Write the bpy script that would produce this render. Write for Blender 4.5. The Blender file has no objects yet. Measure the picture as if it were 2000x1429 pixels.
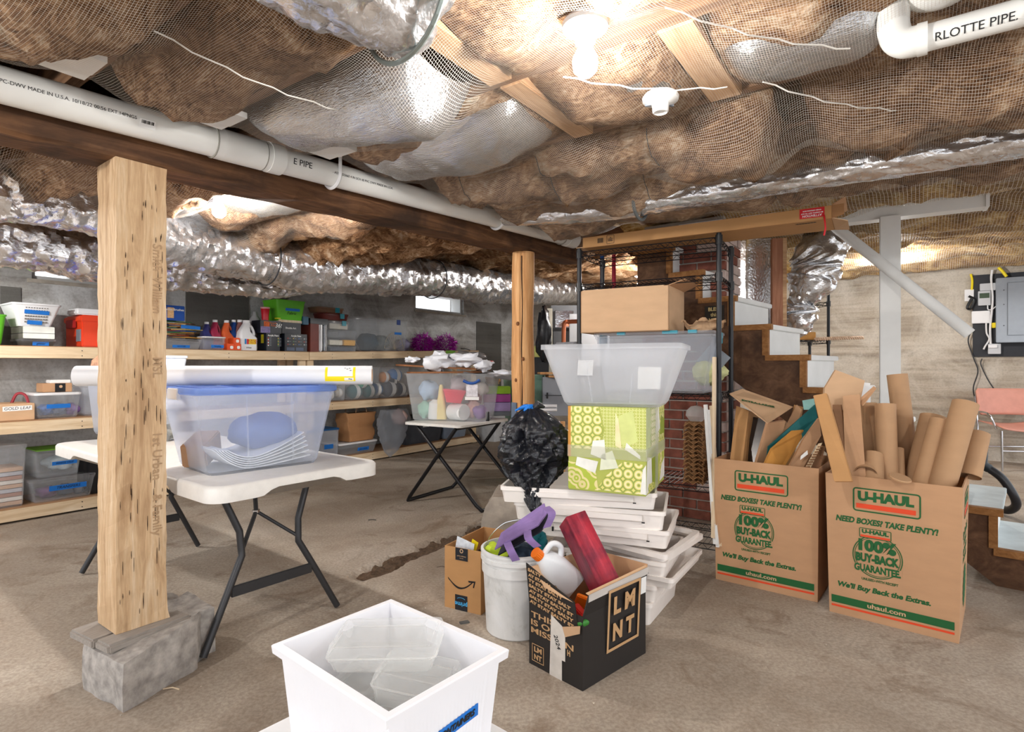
import bpy, bmesh, math, random
import numpy as np
from mathutils import Vector, Matrix

S = bpy.context.scene
COL = S.collection
rnd = random.Random(7)

# ---------------------------------------------------------------- camera, world, exposure
F, HC, CX, CY = 1110.0, 1.15, 1000.0, 714.5      # focal length in pixels (2000 wide), eye height
cam_d = bpy.data.cameras.new('camera')
cam_d.sensor_width = 36.0
cam_d.lens = 36.0 * F / 2000.0
cam_d.clip_start = 0.05
cam = bpy.data.objects.new('camera', cam_d)
cam.location = (0, 0, HC)
cam.rotation_euler = (math.pi / 2, 0, 0)
COL.objects.link(cam)
S.camera = cam

world = bpy.data.worlds.new('world')
S.world = world
world.use_nodes = True
wb = world.node_tree.nodes['Background']
wb.inputs[0].default_value = (0.93, 0.96, 1.0, 1)
wb.inputs[1].default_value = 1.55
S.view_settings.view_transform = 'Standard'
S.view_settings.look = 'None'
S.view_settings.gamma = 1.0
S.view_settings.use_curve_mapping = False
S.view_settings.exposure = 0.3
S.cycles.max_bounces = 7
S.cycles.diffuse_bounces = 4
S.cycles.glossy_bounces = 4
S.cycles.transparent_max_bounces = 16
S.cycles.caustics_reflective = False
S.cycles.caustics_refractive = False
BULB = 1180.0                                    # radiance of the bare bulbs

# ---------------------------------------------------------------- measuring helpers
TC, TS = math.cos(math.radians(54.5)), math.sin(math.radians(54.5))
ROOM = math.radians(54.5)                        # the room's u axis (along the beam and the shelves)

def R(u, v, z=None):
    p = (u * TC - v * TS, u * TS + v * TC)
    return p if z is None else (p[0], p[1], z)

def UV(x, y):
    return (x * TC + y * TS, -x * TS + y * TC)

def at(px, py, Y):
    return Vector(((px - CX) / F * Y, Y, HC - (py - CY) / F * Y))

def onz(px, py, z):
    return at(px, py, (HC - z) * F / (py - CY))

def row(px, v):
    """u of the point seen at column px on the line of constant v (parallel to the shelves)"""
    k = (px - CX) / F
    Y = v / (TC - TS * k)
    return UV(k * Y, Y)[0], Y

def zat(py, Y):
    return HC - (py - CY) / F * Y

def CZ(u):
    """height of the underside of the joists"""
    return 2.10 + 0.022 * (min(max(u, 0), 9) - 0.8) + 0.14 * min(1.0, max(0.0, (u - 3.4) / 0.4))

def lin(c):
    return tuple(((x / 255.0) / 12.92 if x <= 10 else (((x / 255.0) + 0.055) / 1.055) ** 2.4) for x in c)

# ---------------------------------------------------------------- materials
class NT:
    def __init__(self, name):
        self.m = bpy.data.materials.new(name)
        self.m.use_nodes = True
        self.t = self.m.node_tree
        self.p = self.t.nodes['Principled BSDF']
        self.out = self.t.nodes['Material Output']
    def n(self, typ, **kw):
        nd = self.t.nodes.new(typ)
        for k, val in kw.items():
            setattr(nd, k, val)
        return nd
    def l(self, a, b):
        self.t.links.new(a, b)
    def coord(self, scale=(1, 1, 1), kind='Object', rot=(0, 0, 0)):
        tc = self.n('ShaderNodeTexCoord')
        mp = self.n('ShaderNodeMapping')
        mp.inputs['Scale'].default_value = scale
        mp.inputs['Rotation'].default_value = rot
        self.l(tc.outputs[kind], mp.inputs['Vector'])
        return mp.outputs[0]
    def noise(self, vec, scale, detail=4, rough=0.55, dist=0.0):
        nd = self.n('ShaderNodeTexNoise')
        nd.inputs['Scale'].default_value = scale
        nd.inputs['Detail'].default_value = detail
        nd.inputs['Roughness'].default_value = rough
        nd.inputs['Distortion'].default_value = dist
        self.l(vec, nd.inputs['Vector'])
        return nd.outputs[0]
    def ramp(self, fac, stops, interp='LINEAR'):
        nd = self.n('ShaderNodeValToRGB')
        nd.color_ramp.interpolation = interp
        e = nd.color_ramp.elements
        while len(e) < len(stops):
            e.new(0.5)
        for el, (pos, c) in zip(e, stops):
            el.position = pos
            el.color = tuple(c) + (1,) if len(c) == 3 else c
        self.l(fac, nd.inputs[0])
        return nd.outputs[0]
    def mix(self, fac, a, b, mode='MIX'):
        nd = self.n('ShaderNodeMix', data_type='RGBA', blend_type=mode)
        for sock, val in ((nd.inputs[0], fac), (nd.inputs[6], a), (nd.inputs[7], b)):
            if isinstance(val, (int, float)):
                sock.default_value = val
            elif isinstance(val, tuple):
                sock.default_value = val + (1,) if len(val) == 3 else val
            else:
                self.l(val, sock)
        return nd.outputs[2]
    def bump(self, h, strength=0.3, dist=0.01):
        nd = self.n('ShaderNodeBump')
        nd.inputs['Strength'].default_value = strength
        nd.inputs['Distance'].default_value = dist
        self.l(h, nd.inputs['Height'])
        self.l(nd.outputs[0], self.p.inputs['Normal'])

MATS = {}
def mat(name, col, rough=0.6, metal=0.0, var=0.12, scale=12.0, stretch=(1, 1, 1), bump=0.0, bscale=60.0, spec=0.4):
    """plain surface with a little tonal variation"""
    if name in MATS:
        return MATS[name]
    t = NT(name)
    c = lin(col)
    vec = t.coord(stretch)
    if var > 0:
        nz = t.noise(vec, scale, 5)
        dk = tuple(x * (1 - var) for x in c)
        lt = tuple(min(1, x * (1 + var)) for x in c)
        t.l(t.ramp(nz, [(0.3, dk), (0.7, lt)]), t.p.inputs['Base Color'])
    else:
        t.p.inputs['Base Color'].default_value = c + (1,)
    t.p.inputs['Roughness'].default_value = rough
    t.p.inputs['Metallic'].default_value = metal
    t.p.inputs['Specular IOR Level'].default_value = spec
    if bump > 0:
        t.bump(t.noise(vec, bscale, 3), bump, 0.004)
    MATS[name] = t.m
    return t.m

def wood(name, c1, c2, c3, scale=1.0, axis='z', dark=None, rough=0.75, knots=0.5):
    if name in MATS:
        return MATS[name]
    t = NT(name)
    st = {'x': (1.2, 14, 14), 'y': (14, 1.2, 14), 'z': (14, 14, 1.2)}[axis]
    vec = t.coord(tuple(s * scale for s in st))
    a = t.noise(vec, 1.6, 6, 0.6, 1.2)
    col = t.ramp(a, [(0.28, lin(c1)), (0.5, lin(c2)), (0.72, lin(c3))])
    fine = t.noise(vec, 9, 3)
    col = t.mix(t.ramp(fine, [(0.35, (0.0,) * 3), (0.7, (0.35,) * 3)]), col, lin(c1))
    if dark:
        v2 = t.coord((6, 6, 6))
        big = t.noise(v2, 0.5, 5, 0.6, 0.5)
        col = t.mix(t.ramp(big, [(0.48, (0, 0, 0)), (0.66, (0.85,) * 3)]), col, lin(dark))
    t.l(col, t.p.inputs['Base Color'])
    t.p.inputs['Roughness'].default_value = rough
    t.p.inputs['Specular IOR Level'].default_value = 0.25
    t.bump(fine, 0.35, 0.003)
    MATS[name] = t.m
    return t.m

def clear(name, tint=(235, 240, 245), haze=0.22, rough=0.12):
    """thin see-through plastic: mostly transparent with a milky sheen"""
    if name in MATS:
        return MATS[name]
    t = NT(name)
    tr = t.n('ShaderNodeBsdfTransparent')
    tr.inputs[0].default_value = tuple(x ** 0.14 for x in lin(tint)) + (1,)
    mx = t.n('ShaderNodeMixShader')
    lw = t.n('ShaderNodeLayerWeight')
    lw.inputs[0].default_value = 0.25
    mr = t.n('ShaderNodeMapRange')
    mr.inputs[3].default_value = haze * 0.62
    mr.inputs[4].default_value = min(1.0, haze * 0.62 + 0.24)
    t.l(lw.outputs['Facing'], mr.inputs[0])
    t.l(mr.outputs[0], mx.inputs[0])
    t.l(tr.outputs[0], mx.inputs[1])
    tl = t.n('ShaderNodeBsdfTranslucent')
    tl.inputs[0].default_value = lin(tint) + (1,)
    m2 = t.n('ShaderNodeMixShader')
    m2.inputs[0].default_value = 0.45
    t.l(t.p.outputs[0], m2.inputs[1])
    t.l(tl.outputs[0], m2.inputs[2])
    t.l(m2.outputs[0], mx.inputs[2])
    t.l(mx.outputs[0], t.out.inputs[0])
    t.p.inputs['Base Color'].default_value = lin(tint) + (1,)
    t.p.inputs['Roughness'].default_value = rough
    MATS[name] = t.m
    return t.m

def foil(name, rough=0.27, tint=(240, 240, 242), scale=1.0, stretch=(1, 1, 1), strength=0.42):
    if name in MATS:
        return MATS[name]
    t = NT(name)
    vec = t.coord(tuple(s * scale for s in stretch))
    a = t.noise(vec, 9, 5, 0.6, 1.0)
    vo = t.n('ShaderNodeTexVoronoi', feature='DISTANCE_TO_EDGE')
    vo.inputs['Scale'].default_value = 34
    t.l(vec, vo.inputs['Vector'])
    b = t.noise(vec, 60, 2)
    h = t.mix(0.45, a, vo.outputs[0])
    h = t.mix(0.25, h, b)
    t.l(t.ramp(a, [(0.3, tuple(x * 0.72 for x in lin(tint))), (0.6, lin(tint))]), t.p.inputs['Base Color'])
    t.p.inputs['Metallic'].default_value = 0.92
    t.p.inputs['Roughness'].default_value = rough
    t.bump(h, strength, 0.02)
    MATS[name] = t.m
    return t.m

def emit(name, col, strength):
    t = NT(name)
    e = t.n('ShaderNodeEmission')
    e.inputs[0].default_value = col + (1,)
    e.inputs[1].default_value = strength
    t.l(e.outputs[0], t.out.inputs[0])
    return t.m

# ---- the particular surfaces
def m_floor():
    t = NT('concrete_floor')
    vec = t.coord()
    big = t.noise(vec, 0.9, 6, 0.6, 0.6)
    med = t.noise(vec, 5.0, 8, 0.65)
    fine = t.noise(vec, 70, 4, 0.7)
    c = t.ramp(big, [(0.30, lin((138, 122, 106))), (0.5, lin((176, 162, 146))), (0.68, lin((208, 198, 184)))])
    c = t.mix(t.ramp(med, [(0.38, (0,) * 3), (0.72, (0.55,) * 3)]), c, lin((182, 172, 158)))
    c = t.mix(t.ramp(fine, [(0.40, (0.35,) * 3), (0.6, (0.0,) * 3)]), c, lin((98, 82, 68)))
    st = t.noise(t.coord((1, 1, 1)), 2.3, 7, 0.7, 1.5)
    c = t.mix(t.ramp(st, [(0.54, (0,) * 3), (0.70, (0.65,) * 3)]), c, lin((112, 90, 70)))
    t.l(c, t.p.inputs['Base Color'])
    t.p.inputs['Roughness'].default_value = 0.72
    t.p.inputs['Specular IOR Level'].default_value = 0.3
    t.bump(t.mix(0.5, med, fine), 0.25, 0.006)
    return t.m

def m_wall(name, lo, mid, hi, white):
    t = NT(name)
    vec = t.coord((1, 1, 1))
    band = t.noise(t.coord((0.5, 0.5, 9.0)), 1.4, 6, 0.6, 0.4)
    blot = t.noise(vec, 1.6, 7, 0.65, 0.8)
    fine = t.noise(vec, 45, 4, 0.7)
    c = t.ramp(band, [(0.3, lin(lo)), (0.5, lin(mid)), (0.7, lin(hi))])
    c = t.mix(t.ramp(blot, [(0.42, (0,) * 3), (0.6, (0.8,) * 3)]), c, lin(white))
    c = t.mix(t.ramp(fine, [(0.34, (0.22,) * 3), (0.52, (0,) * 3)]), c, lin((92, 84, 76)))
    t.l(c, t.p.inputs['Base Color'])
    t.p.inputs['Roughness'].default_value = 0.85
    t.bump(t.mix(0.5, band, fine), 0.5, 0.012)
    return t.m

def m_insul(name, warm=0.0):
    t = NT(name)
    vec = t.coord((1.0, 1.0, 1.0))
    warp = t.noise(vec, 3.2, 5, 0.6, 2.2)
    fib = t.noise(t.coord((9, 3, 9)), 3.0, 8, 0.7, 3.0)
    blot = t.noise(vec, 1.5, 4, 0.6, 0.6)
    lo, a, b, hi = (58, 38, 26), (134, 96, 66), (190, 150, 112), (236, 214, 186)
    if warm:
        lo, a, b, hi = (96, 66, 34), (168, 126, 72), (212, 176, 112), (244, 228, 184)
    c = t.ramp(t.mix(0.5, warp, fib), [(0.36, lin(lo)), (0.46, lin(a)), (0.54, lin(b)), (0.64, lin(hi))])
    c = t.mix(t.ramp(blot, [(0.45, (0,) * 3), (0.62, (0.6,) * 3)]), c, lin((104, 74, 50)))
    t.l(c, t.p.inputs['Base Color'])
    t.p.inputs['Roughness'].default_value = 0.95
    t.p.inputs['Specular IOR Level'].default_value = 0.1
    t.bump(t.mix(0.6, warp, fib), 0.9, 0.03)
    return t.m

def m_card(name, c, var=0.06, rough=0.75):
    return mat(name, c, rough, var=var, scale=6, stretch=(1, 1, 3), bump=0.05, bscale=120, spec=0.25)

FLOOR = m_floor()
WALL_L = m_wall('concrete_wall_whitewashed', (128, 124, 120), (162, 159, 155), (188, 186, 182), (222, 224, 224))
WALL_B = m_wall('concrete_wall_board_formed', (140, 128, 114), (176, 164, 148), (202, 192, 178), (206, 198, 186))
INS = m_insul('brown_fibreglass')
INSW = m_insul('golden_fibreglass', 1)
FOIL = foil('duct_foil')
FOILB = foil('foil_facing', rough=0.2, tint=(214, 217, 222), strength=0.42, stretch=(5.0, 0.7, 5.0))
BEAMW = wood('old_beam_wood', (70, 46, 30), (104, 72, 48), (136, 98, 68), 1.0, 'x', dark=(52, 38, 30))
POSTW = wood('weathered_post_wood', (158, 124, 90), (204, 172, 134), (222, 198, 166), 1.3, 'z')
LOGW = wood('peeled_log_wood', (176, 122, 76), (212, 160, 108), (226, 182, 132), 0.8, 'z')
JOISTW = wood('joist_wood', (92, 64, 46), (134, 100, 74), (164, 128, 98), 1.0, 'y')
BLOCKW = wood('pale_blocking_wood', (170, 128, 92), (205, 166, 128), (224, 190, 152), 1.0, 'x')
PINE = wood('new_pine', (206, 178, 142), (226, 202, 168), (238, 220, 192), 1.0, 'x')
PLY = wood('plywood_shelf', (150, 112, 80), (178, 138, 102), (196, 160, 122), 0.7, 'x')
BROWNW = wood('brown_stringer_wood', (72, 48, 34), (98, 70, 50), (124, 92, 68), 0.5, 'x', dark=(64, 46, 36))
EDGEW = wood('stained_tread_wood', (122, 80, 42), (150, 104, 60), (170, 122, 76), 1.0, 'x')
PVC = mat('white_pvc', (232, 232, 228), 0.3, var=0.02)
WHITEP = mat('white_plastic', (236, 236, 238), 0.38, var=0.02)
WHITEW = mat('white_painted_wood', (228, 228, 226), 0.55, var=0.05, scale=5)
TABLEP = mat('table_plastic', (222, 218, 212), 0.45, var=0.04, scale=30, bump=0.1, bscale=200)
CREAM = mat('cream_plastic', (244, 237, 231), 0.42, var=0.03)
DARKM = mat('dark_grey_steel', (58, 58, 60), 0.4, metal=0.3, var=0.05)
BLACKM = mat('black_steel', (26, 26, 30), 0.35, metal=0.2, var=0.05)
CHROME = mat('chrome', (205, 205, 208), 0.18, metal=1.0, var=0.03)
STONE = mat('grey_stone', (164, 158, 152), 0.9, var=0.34, scale=26, bump=0.9, bscale=40)
CARD = m_card('kraft_cardboard', (190, 148, 112))
CARD2 = m_card('pale_cardboard', (205, 168, 132))
CARD3 = m_card('tan_cardboard', (186, 140, 92))
CARDIN = m_card('cardboard_inside', (168, 124, 84))
TUBEC = m_card('tube_cardboard', (184, 146, 110), 0.05)
CLEAR = clear('clear_plastic', (240, 243, 247), 0.21)
CLEARB = clear('bluish_clear_plastic', (238, 243, 252), 0.34, 0.2)
FROST = clear('frosted_plastic', (248, 248, 246), 0.42, 0.3)
TAPE = mat('blue_painters_tape', (24, 112, 200), 0.6, var=0.08)
INK = mat('black_ink', (22, 22, 24), 0.6, var=0)
PAPER = mat('white_paper', (238, 238, 236), 0.7, var=0.02)
BLACKP = mat('black_plastic', (24, 24, 26), 0.35, var=0.05)
GREENINK = mat('green_ink', (28, 92, 46), 0.65, var=0.04)
ORANGEINK = mat('orange_ink', (226, 74, 36), 0.6, var=0.03)
GREYP = mat('grey_plastic', (122, 128, 136), 0.45, var=0.05)

# ---------------------------------------------------------------- mesh builder
def frame_axes(d):
    d = d.normalized()
    a = Vector((0, 0, 1)) if abs(d.z) < 0.9 else Vector((1, 0, 0))
    x = a.cross(d).normalized()
    return x, d.cross(x).normalized()

class MB:
    def __init__(self):
        self.v, self.f = [], []
    def loft(self, rings, cap0=True, cap1=True, closed=True):
        b = len(self.v); n = len(rings[0])
        for r in rings:
            self.v += [tuple(p) for p in r]
        m = n if closed else n - 1
        for i in range(len(rings) - 1):
            for j in range(m):
                k = (j + 1) % n
                self.f.append((b + i * n + j, b + i * n + k, b + (i + 1) * n + k, b + (i + 1) * n + j))
        if cap0: self.f.append(tuple(b + j for j in reversed(range(n))))
        if cap1: self.f.append(tuple(b + (len(rings) - 1) * n + j for j in range(n)))
        return self
    def box(self, x0, x1, y0, y1, z0, z1):
        return self.loft([[(x0, y0, z0), (x1, y0, z0), (x1, y1, z0), (x0, y1, z0)],
                          [(x0, y0, z1), (x1, y0, z1), (x1, y1, z1), (x0, y1, z1)]])
    def hexa(self, p):                     # four bottom points counter-clockwise, four top points
        return self.loft([p[:4], p[4:]])
    def slab(self, pts, nrm, th):          # polygon given a thickness along nrm
        n = Vector(nrm) * th
        return self.loft([[Vector(p) for p in pts], [Vector(p) + n for p in pts]])
    def tube(self, pts, r, n=10, cap=True):
        P = [Vector(p) for p in pts]
        rs = r if isinstance(r, (list, tuple)) else [r] * len(P)
        rings = []; x = None
        for i, p in enumerate(P):
            d = (P[min(i + 1, len(P) - 1)] - P[max(i - 1, 0)])
            if d.length < 1e-9: d = Vector((0, 0, 1))
            d.normalize()
            if x is None: x, y = frame_axes(d)
            else:
                x = (x - d * x.dot(d)).normalized()
            y = d.cross(x)
            rings.append([p + (x * math.cos(2 * math.pi * j / n) + y * math.sin(2 * math.pi * j / n)) * rs[i] for j in range(n)])
        return self.loft(rings, cap, cap)
    def lathe(self, prof, n=24, c=(0, 0, 0), cap0=True, cap1=True):
        return self.loft([[(c[0] + r * math.cos(2 * math.pi * j / n), c[1] + r * math.sin(2 * math.pi * j / n), c[2] + z)
                           for j in range(n)] for r, z in prof], cap0, cap1)
    def sphere(self, c, r, n=14, m=8, sq=(1, 1, 1)):
        rings = []
        for i in range(1, m):
            a = math.pi * i / m
            rings.append([(c[0] + r * sq[0] * math.sin(a) * math.cos(2 * math.pi * j / n),
                           c[1] + r * sq[1] * math.sin(a) * math.sin(2 * math.pi * j / n),
                           c[2] - r * sq[2] * math.cos(a)) for j in range(n)])
        return self.loft(rings)
    def build(self, name, m, parent=None, smooth=False, bevel=0.0, M=None, auto=None):
        me = bpy.data.meshes.new(name)
        me.from_pydata(self.v, [], self.f)
        if bevel > 0:
            bm = bmesh.new(); bm.from_mesh(me)
            bmesh.ops.recalc_face_normals(bm, faces=bm.faces)
            es = [e for e in bm.edges if len(e.link_faces) == 2 and e.calc_face_angle(0) > 0.6]
            bmesh.ops.bevel(bm, geom=es, offset=bevel, segments=2, affect='EDGES', clamp_overlap=True)
            bm.to_mesh(me); bm.free()
        if M is not None: me.transform(M)
        return link(name, me, m, parent, smooth, auto)

def link(name, me, m, parent=None, smooth=False, auto=None):
    if isinstance(m, (list, tuple)):
        for x in m: me.materials.append(x)
    else:
        me.materials.append(m)
    if smooth:
        for p in me.polygons: p.use_smooth = True
        ang = auto if auto is not None else 40
        bm = bmesh.new(); bm.from_mesh(me)
        lim = math.radians(ang)
        for e in bm.edges:
            if len(e.link_faces) == 2 and e.calc_face_angle(0) > lim: e.smooth = False
        bm.to_mesh(me); bm.free()
    me.validate()
    o = bpy.data.objects.new(name, me)
    COL.objects.link(o)
    if parent is not None: o.parent = parent
    return o

def tag(o, label, cat, group=None, kind=None):
    o['label'] = label
    if cat: o['category'] = cat
    if group: o['group'] = group
    if kind: o['kind'] = kind
    return o

def thing(name, label, cat, loc=(0, 0, 0), rotz=0.0, group=None):
    o = bpy.data.objects.new(name, None)
    o.empty_display_size = 0.05
    o.location = (loc[0], loc[1], loc[2] if len(loc) > 2 else 0)
    o.rotation_euler = (0, 0, rotz)
    COL.objects.link(o)
    return tag(o, label, cat, group)

def struct(o):
    o['kind'] = 'structure'
    return o

def copy_tree(o, parent=None):
    c = o.copy(); COL.objects.link(c); c.parent = parent
    for ch in [x for x in bpy.data.objects if x.parent == o]:
        copy_tree(ch, c)
    return c

def MX(o, x, y=None, z=None):
    """frame matrix: origin o, x axis, y axis (made square), z = x cross y"""
    x = Vector(x).normalized()
    if y is None: y = Vector((0, 0, 1))
    y = Vector(y); y = (y - x * y.dot(x)).normalized()
    z = x.cross(y)
    M = Matrix.Identity(4)
    for i in range(3):
        M[i][0], M[i][1], M[i][2], M[i][3] = x[i], y[i], z[i], o[i]
    return M

def ring(w, d, r, z, n=4, cx=0, cy=0):
    """rounded rectangle, counter-clockwise"""
    r = min(r, w / 2 - 1e-4, d / 2 - 1e-4)
    pts = []
    for (sx, sy, a0) in ((1, 1, 0), (-1, 1, 90), (-1, -1, 180), (1, -1, 270)):
        for i in range(n + 1):
            a = math.radians(a0 + 90 * i / n)
            pts.append((cx + sx * (w / 2 - r) + r * math.cos(a), cy + sy * (d / 2 - r) + r * math.sin(a), z))
    return pts

def shell(bw, bd, tw, td, h, r=0.03, t=0.004, lip=0.0, n=4, liph=0.012):
    """open tub: outer wall, rim, inner wall, floor"""
    rings = [ring(bw - 2 * r * 0.3, bd - 2 * r * 0.3, r, 0, n), ring(bw, bd, r, min(0.02, h * .1), n), ring(tw, td, r, h - (liph if lip else 0), n)]
    if lip: rings += [ring(tw + 2 * lip, td + 2 * lip, r + lip, h - liph, n), ring(tw + 2 * lip, td + 2 * lip, r + lip, h, n)]
    rings += [ring(tw - 2 * t, td - 2 * t, r, h, n), ring(bw - 2 * t, bd - 2 * t, r, t + min(0.02, h * .1) * .5, n)]
    return MB().loft(rings)

def text(s, size, m, parent, M, bold=0.0, wide=1.0, name='lettering', align='CENTER', shear=0.0, depth=0.0003, space=1.0, fit=None):
    cu = bpy.data.curves.new('t', 'FONT')
    cu.body = s; cu.size = size; cu.align_x = align; cu.align_y = 'CENTER'
    cu.offset = bold; cu.extrude = depth; cu.resolution_u = 3; cu.shear = shear; cu.space_line = 0.85; cu.space_character = space
    to = bpy.data.objects.new('t', cu); COL.objects.link(to)
    bpy.context.view_layer.update()
    me = bpy.data.meshes.new_from_object(to.evaluated_get(bpy.context.evaluated_depsgraph_get()))
    bpy.data.objects.remove(to); bpy.data.curves.remove(cu)
    me.materials.clear()
    if fit:                                     # stretch to a measured width and height, centred
        co = [v.co for v in me.vertices]
        x0, x1 = min(c.x for c in co), max(c.x for c in co); y0, y1 = min(c.y for c in co), max(c.y for c in co)
        fx = fit[0] / (x1 - x0); fy = (fit[1] / (y1 - y0)) if fit[1] else 1.0
        ax = (x0 + x1) / 2 if align == 'CENTER' else x0
        me.transform(Matrix.Diagonal((fx, fy, 1, 1)) @ Matrix.Translation((-ax, -(y0 + y1) / 2, 0)))
        wide = 1.0
    me.transform(M @ Matrix.Diagonal((wide, 1, 1, 1)))
    me.name = name
    return link(name, me, m, parent)

def patch(w, h, m, parent, M, name='label_patch', th=0.0006, r=0.0):
    """thin flat print or sticker, centred on M's origin, in M's xy plane"""
    mb = MB()
    if r > 0: mb.loft([ring(w, h, r, 0), ring(w, h, r, th)])
    else: mb.box(-w / 2, w / 2, -h / 2, h / 2, 0, th)
    return mb.build(name, m, parent, M=M)

def band(w, h, t, m, parent, M, name='print_outline', r=0.01, th=0.0006):
    """rounded rectangular outline of line width t"""
    a, b = ring(w, h, r, 0, 4), ring(w - 2 * t, h - 2 * t, max(r - t, 0.001), 0, 4)
    up = lambda q: [(p[0], p[1], th) for p in q]
    return MB().loft([a, up(a), up(b), b], False, False).build(name, m, parent, M=M)

# ---------------------------------------------------------------- numpy noise
_pr = np.random.RandomState(3)
_perm = np.concatenate([_pr.permutation(256)] * 3)
def vnoise(x, y, z=0.0):
    x, y, z = np.broadcast_arrays(np.asarray(x, float), np.asarray(y, float), np.asarray(z, float))
    xi, yi, zi = np.floor(x).astype(int), np.floor(y).astype(int), np.floor(z).astype(int)
    xf, yf, zf = x - xi, y - yi, z - zi
    sm = lambda a: a * a * a * (a * (a * 6 - 15) + 10)
    wx, wy, wz = sm(xf), sm(yf), sm(zf)
    def h(a, b, c):
        return _perm[(_perm[(_perm[a & 255] + b) & 255] + c) & 255] / 127.5 - 1
    r = 0
    for dx in (0, 1):
        for dy in (0, 1):
            for dz in (0, 1):
                r = r + h(xi + dx, yi + dy, zi + dz) * (wx if dx else 1 - wx) * (wy if dy else 1 - wy) * (wz if dz else 1 - wz)
    return r
def fbm(x, y, z=0.0, o=4):
    r, a, f = 0, 1.0, 1.0
    for i in range(o):
        r = r + a * vnoise(np.asarray(x) * f + 17 * i, np.asarray(y) * f + 5 * i, np.asarray(z) * f)
        a *= 0.5; f *= 2.03
    return r
def grid_mesh(name, P, closed_u=False):
    """P: array (n, m, 3) of points -> mesh of quads"""
    n, m = P.shape[:2]
    idx = np.arange(n * m).reshape(n, m)
    if closed_u:
        idx2 = np.concatenate([idx, idx[:, :1]], 1)
    else:
        idx2 = idx
    q = np.stack([idx2[:-1, :-1], idx2[:-1, 1:], idx2[1:, 1:], idx2[1:, :-1]], -1).reshape(-1, 4)
    me = bpy.data.meshes.new(name)
    me.from_pydata(P.reshape(-1, 3).tolist(), [], q.tolist())
    return me
# ================================================================ THE SETTING
def room(o):
    o.rotation_euler[2] = ROOM
    return o

# floor with the broken trench that runs to the log post
def axis_pts(lo, a, b, hi, step):
    return np.concatenate([np.linspace(lo, a, 8)[:-1], np.arange(a, b, step), np.linspace(b, hi, 8)])
TR0, TR1 = onz(690, 1128, 0), onz(958, 1018, 0)
xs = axis_pts(-7.5, -1.1, 0.1, 9.5, 0.02)
ys = axis_pts(-2.5, 2.8, 4.6, 11.5, 0.02)
gx, gy = np.meshgrid(xs, ys)
d = np.array([TR1.x - TR0.x, TR1.y - TR0.y]); L = np.hypot(*d); d /= L
tt = (gx - TR0.x) * d[0] + (gy - TR0.y) * d[1]
nn = -(gx - TR0.x) * d[1] + (gy - TR0.y) * d[0]
wd = 0.075 + 0.035 * vnoise(tt * 4, 3.1) + 0.02 * vnoise(gx * 18, gy * 18)
trench = np.clip((wd - np.abs(nn)) / 0.04, 0, 1) * np.clip((tt + 0.02) / 0.1, 0, 1) * np.clip((L + .1 - tt) / 0.1, 0, 1)
gz = -0.045 * trench
floor = struct(link('floor', grid_mesh('floor', np.stack([gx, gy, gz], -1)), FLOOR, smooth=False))
floor['label'] = 'stained grey brown concrete basement floor with a broken trench'
sel = (gx > -1.1) & (gx < .1) & (gy > 2.8) & (gy < 4.6)
ix = np.where((xs > -1.1) & (xs < .1))[0]; iy = np.where((ys > 2.8) & (ys < 4.6))[0]
sx, sy, st = gx[np.ix_(iy, ix)], gy[np.ix_(iy, ix)], trench[np.ix_(iy, ix)]
sz = np.where(st > 0.15, -0.026 + 0.016 * fbm(sx * 25, sy * 25), -0.06)
DIRT = mat('dark_loose_dirt', (92, 74, 58), 0.95, var=0.45, scale=60, bump=0.8, bscale=90)
tag(link('trench_dirt', grid_mesh('trench_dirt', np.stack([sx, sy, sz], -1)), DIRT),
    'dark loose dirt and grit lying in the broken floor trench', 'dirt', kind='stuff')

def wall_with_holes(name, u0, u1, z1, th, m, holes, along_u=True, off=0.0):
    """holes: (a0, a1, z0, z1) along the wall"""
    mb = MB()
    cuts = sorted({u0, u1, *[h[0] for h in holes], *[h[1] for h in holes]})
    for a, b in zip(cuts[:-1], cuts[1:]):
        hs = [h for h in holes if h[0] <= a + 1e-6 and h[1] >= b - 1e-6]
        segs = [(0, z1)] if not hs else [(0, hs[0][2]), (hs[0][3], z1)]
        for s in segs:
            if along_u: mb.box(a, b, off, off + th, *s)
            else: mb.box(off, off + th, a, b, *s)
    return struct(room(mb.build(name, m)))

VW, UW = 5.95, 9.0
wa0, wa1 = row(62, VW)[0], row(232, VW)[0]
wb0, wb1 = row(812, VW)[0], row(906, VW)[0]
wall_with_holes('wall_left', -0.5, UW, 2.55, 0.3, WALL_L, [(wa0, wa1, 1.87, 2.22), (wb0, wb1, 1.97, 2.25)], True, VW)
wall_with_holes('wall_back', -2.2, VW + .3, 2.55, 0.3, WALL_B, [], False, UW)
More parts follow.
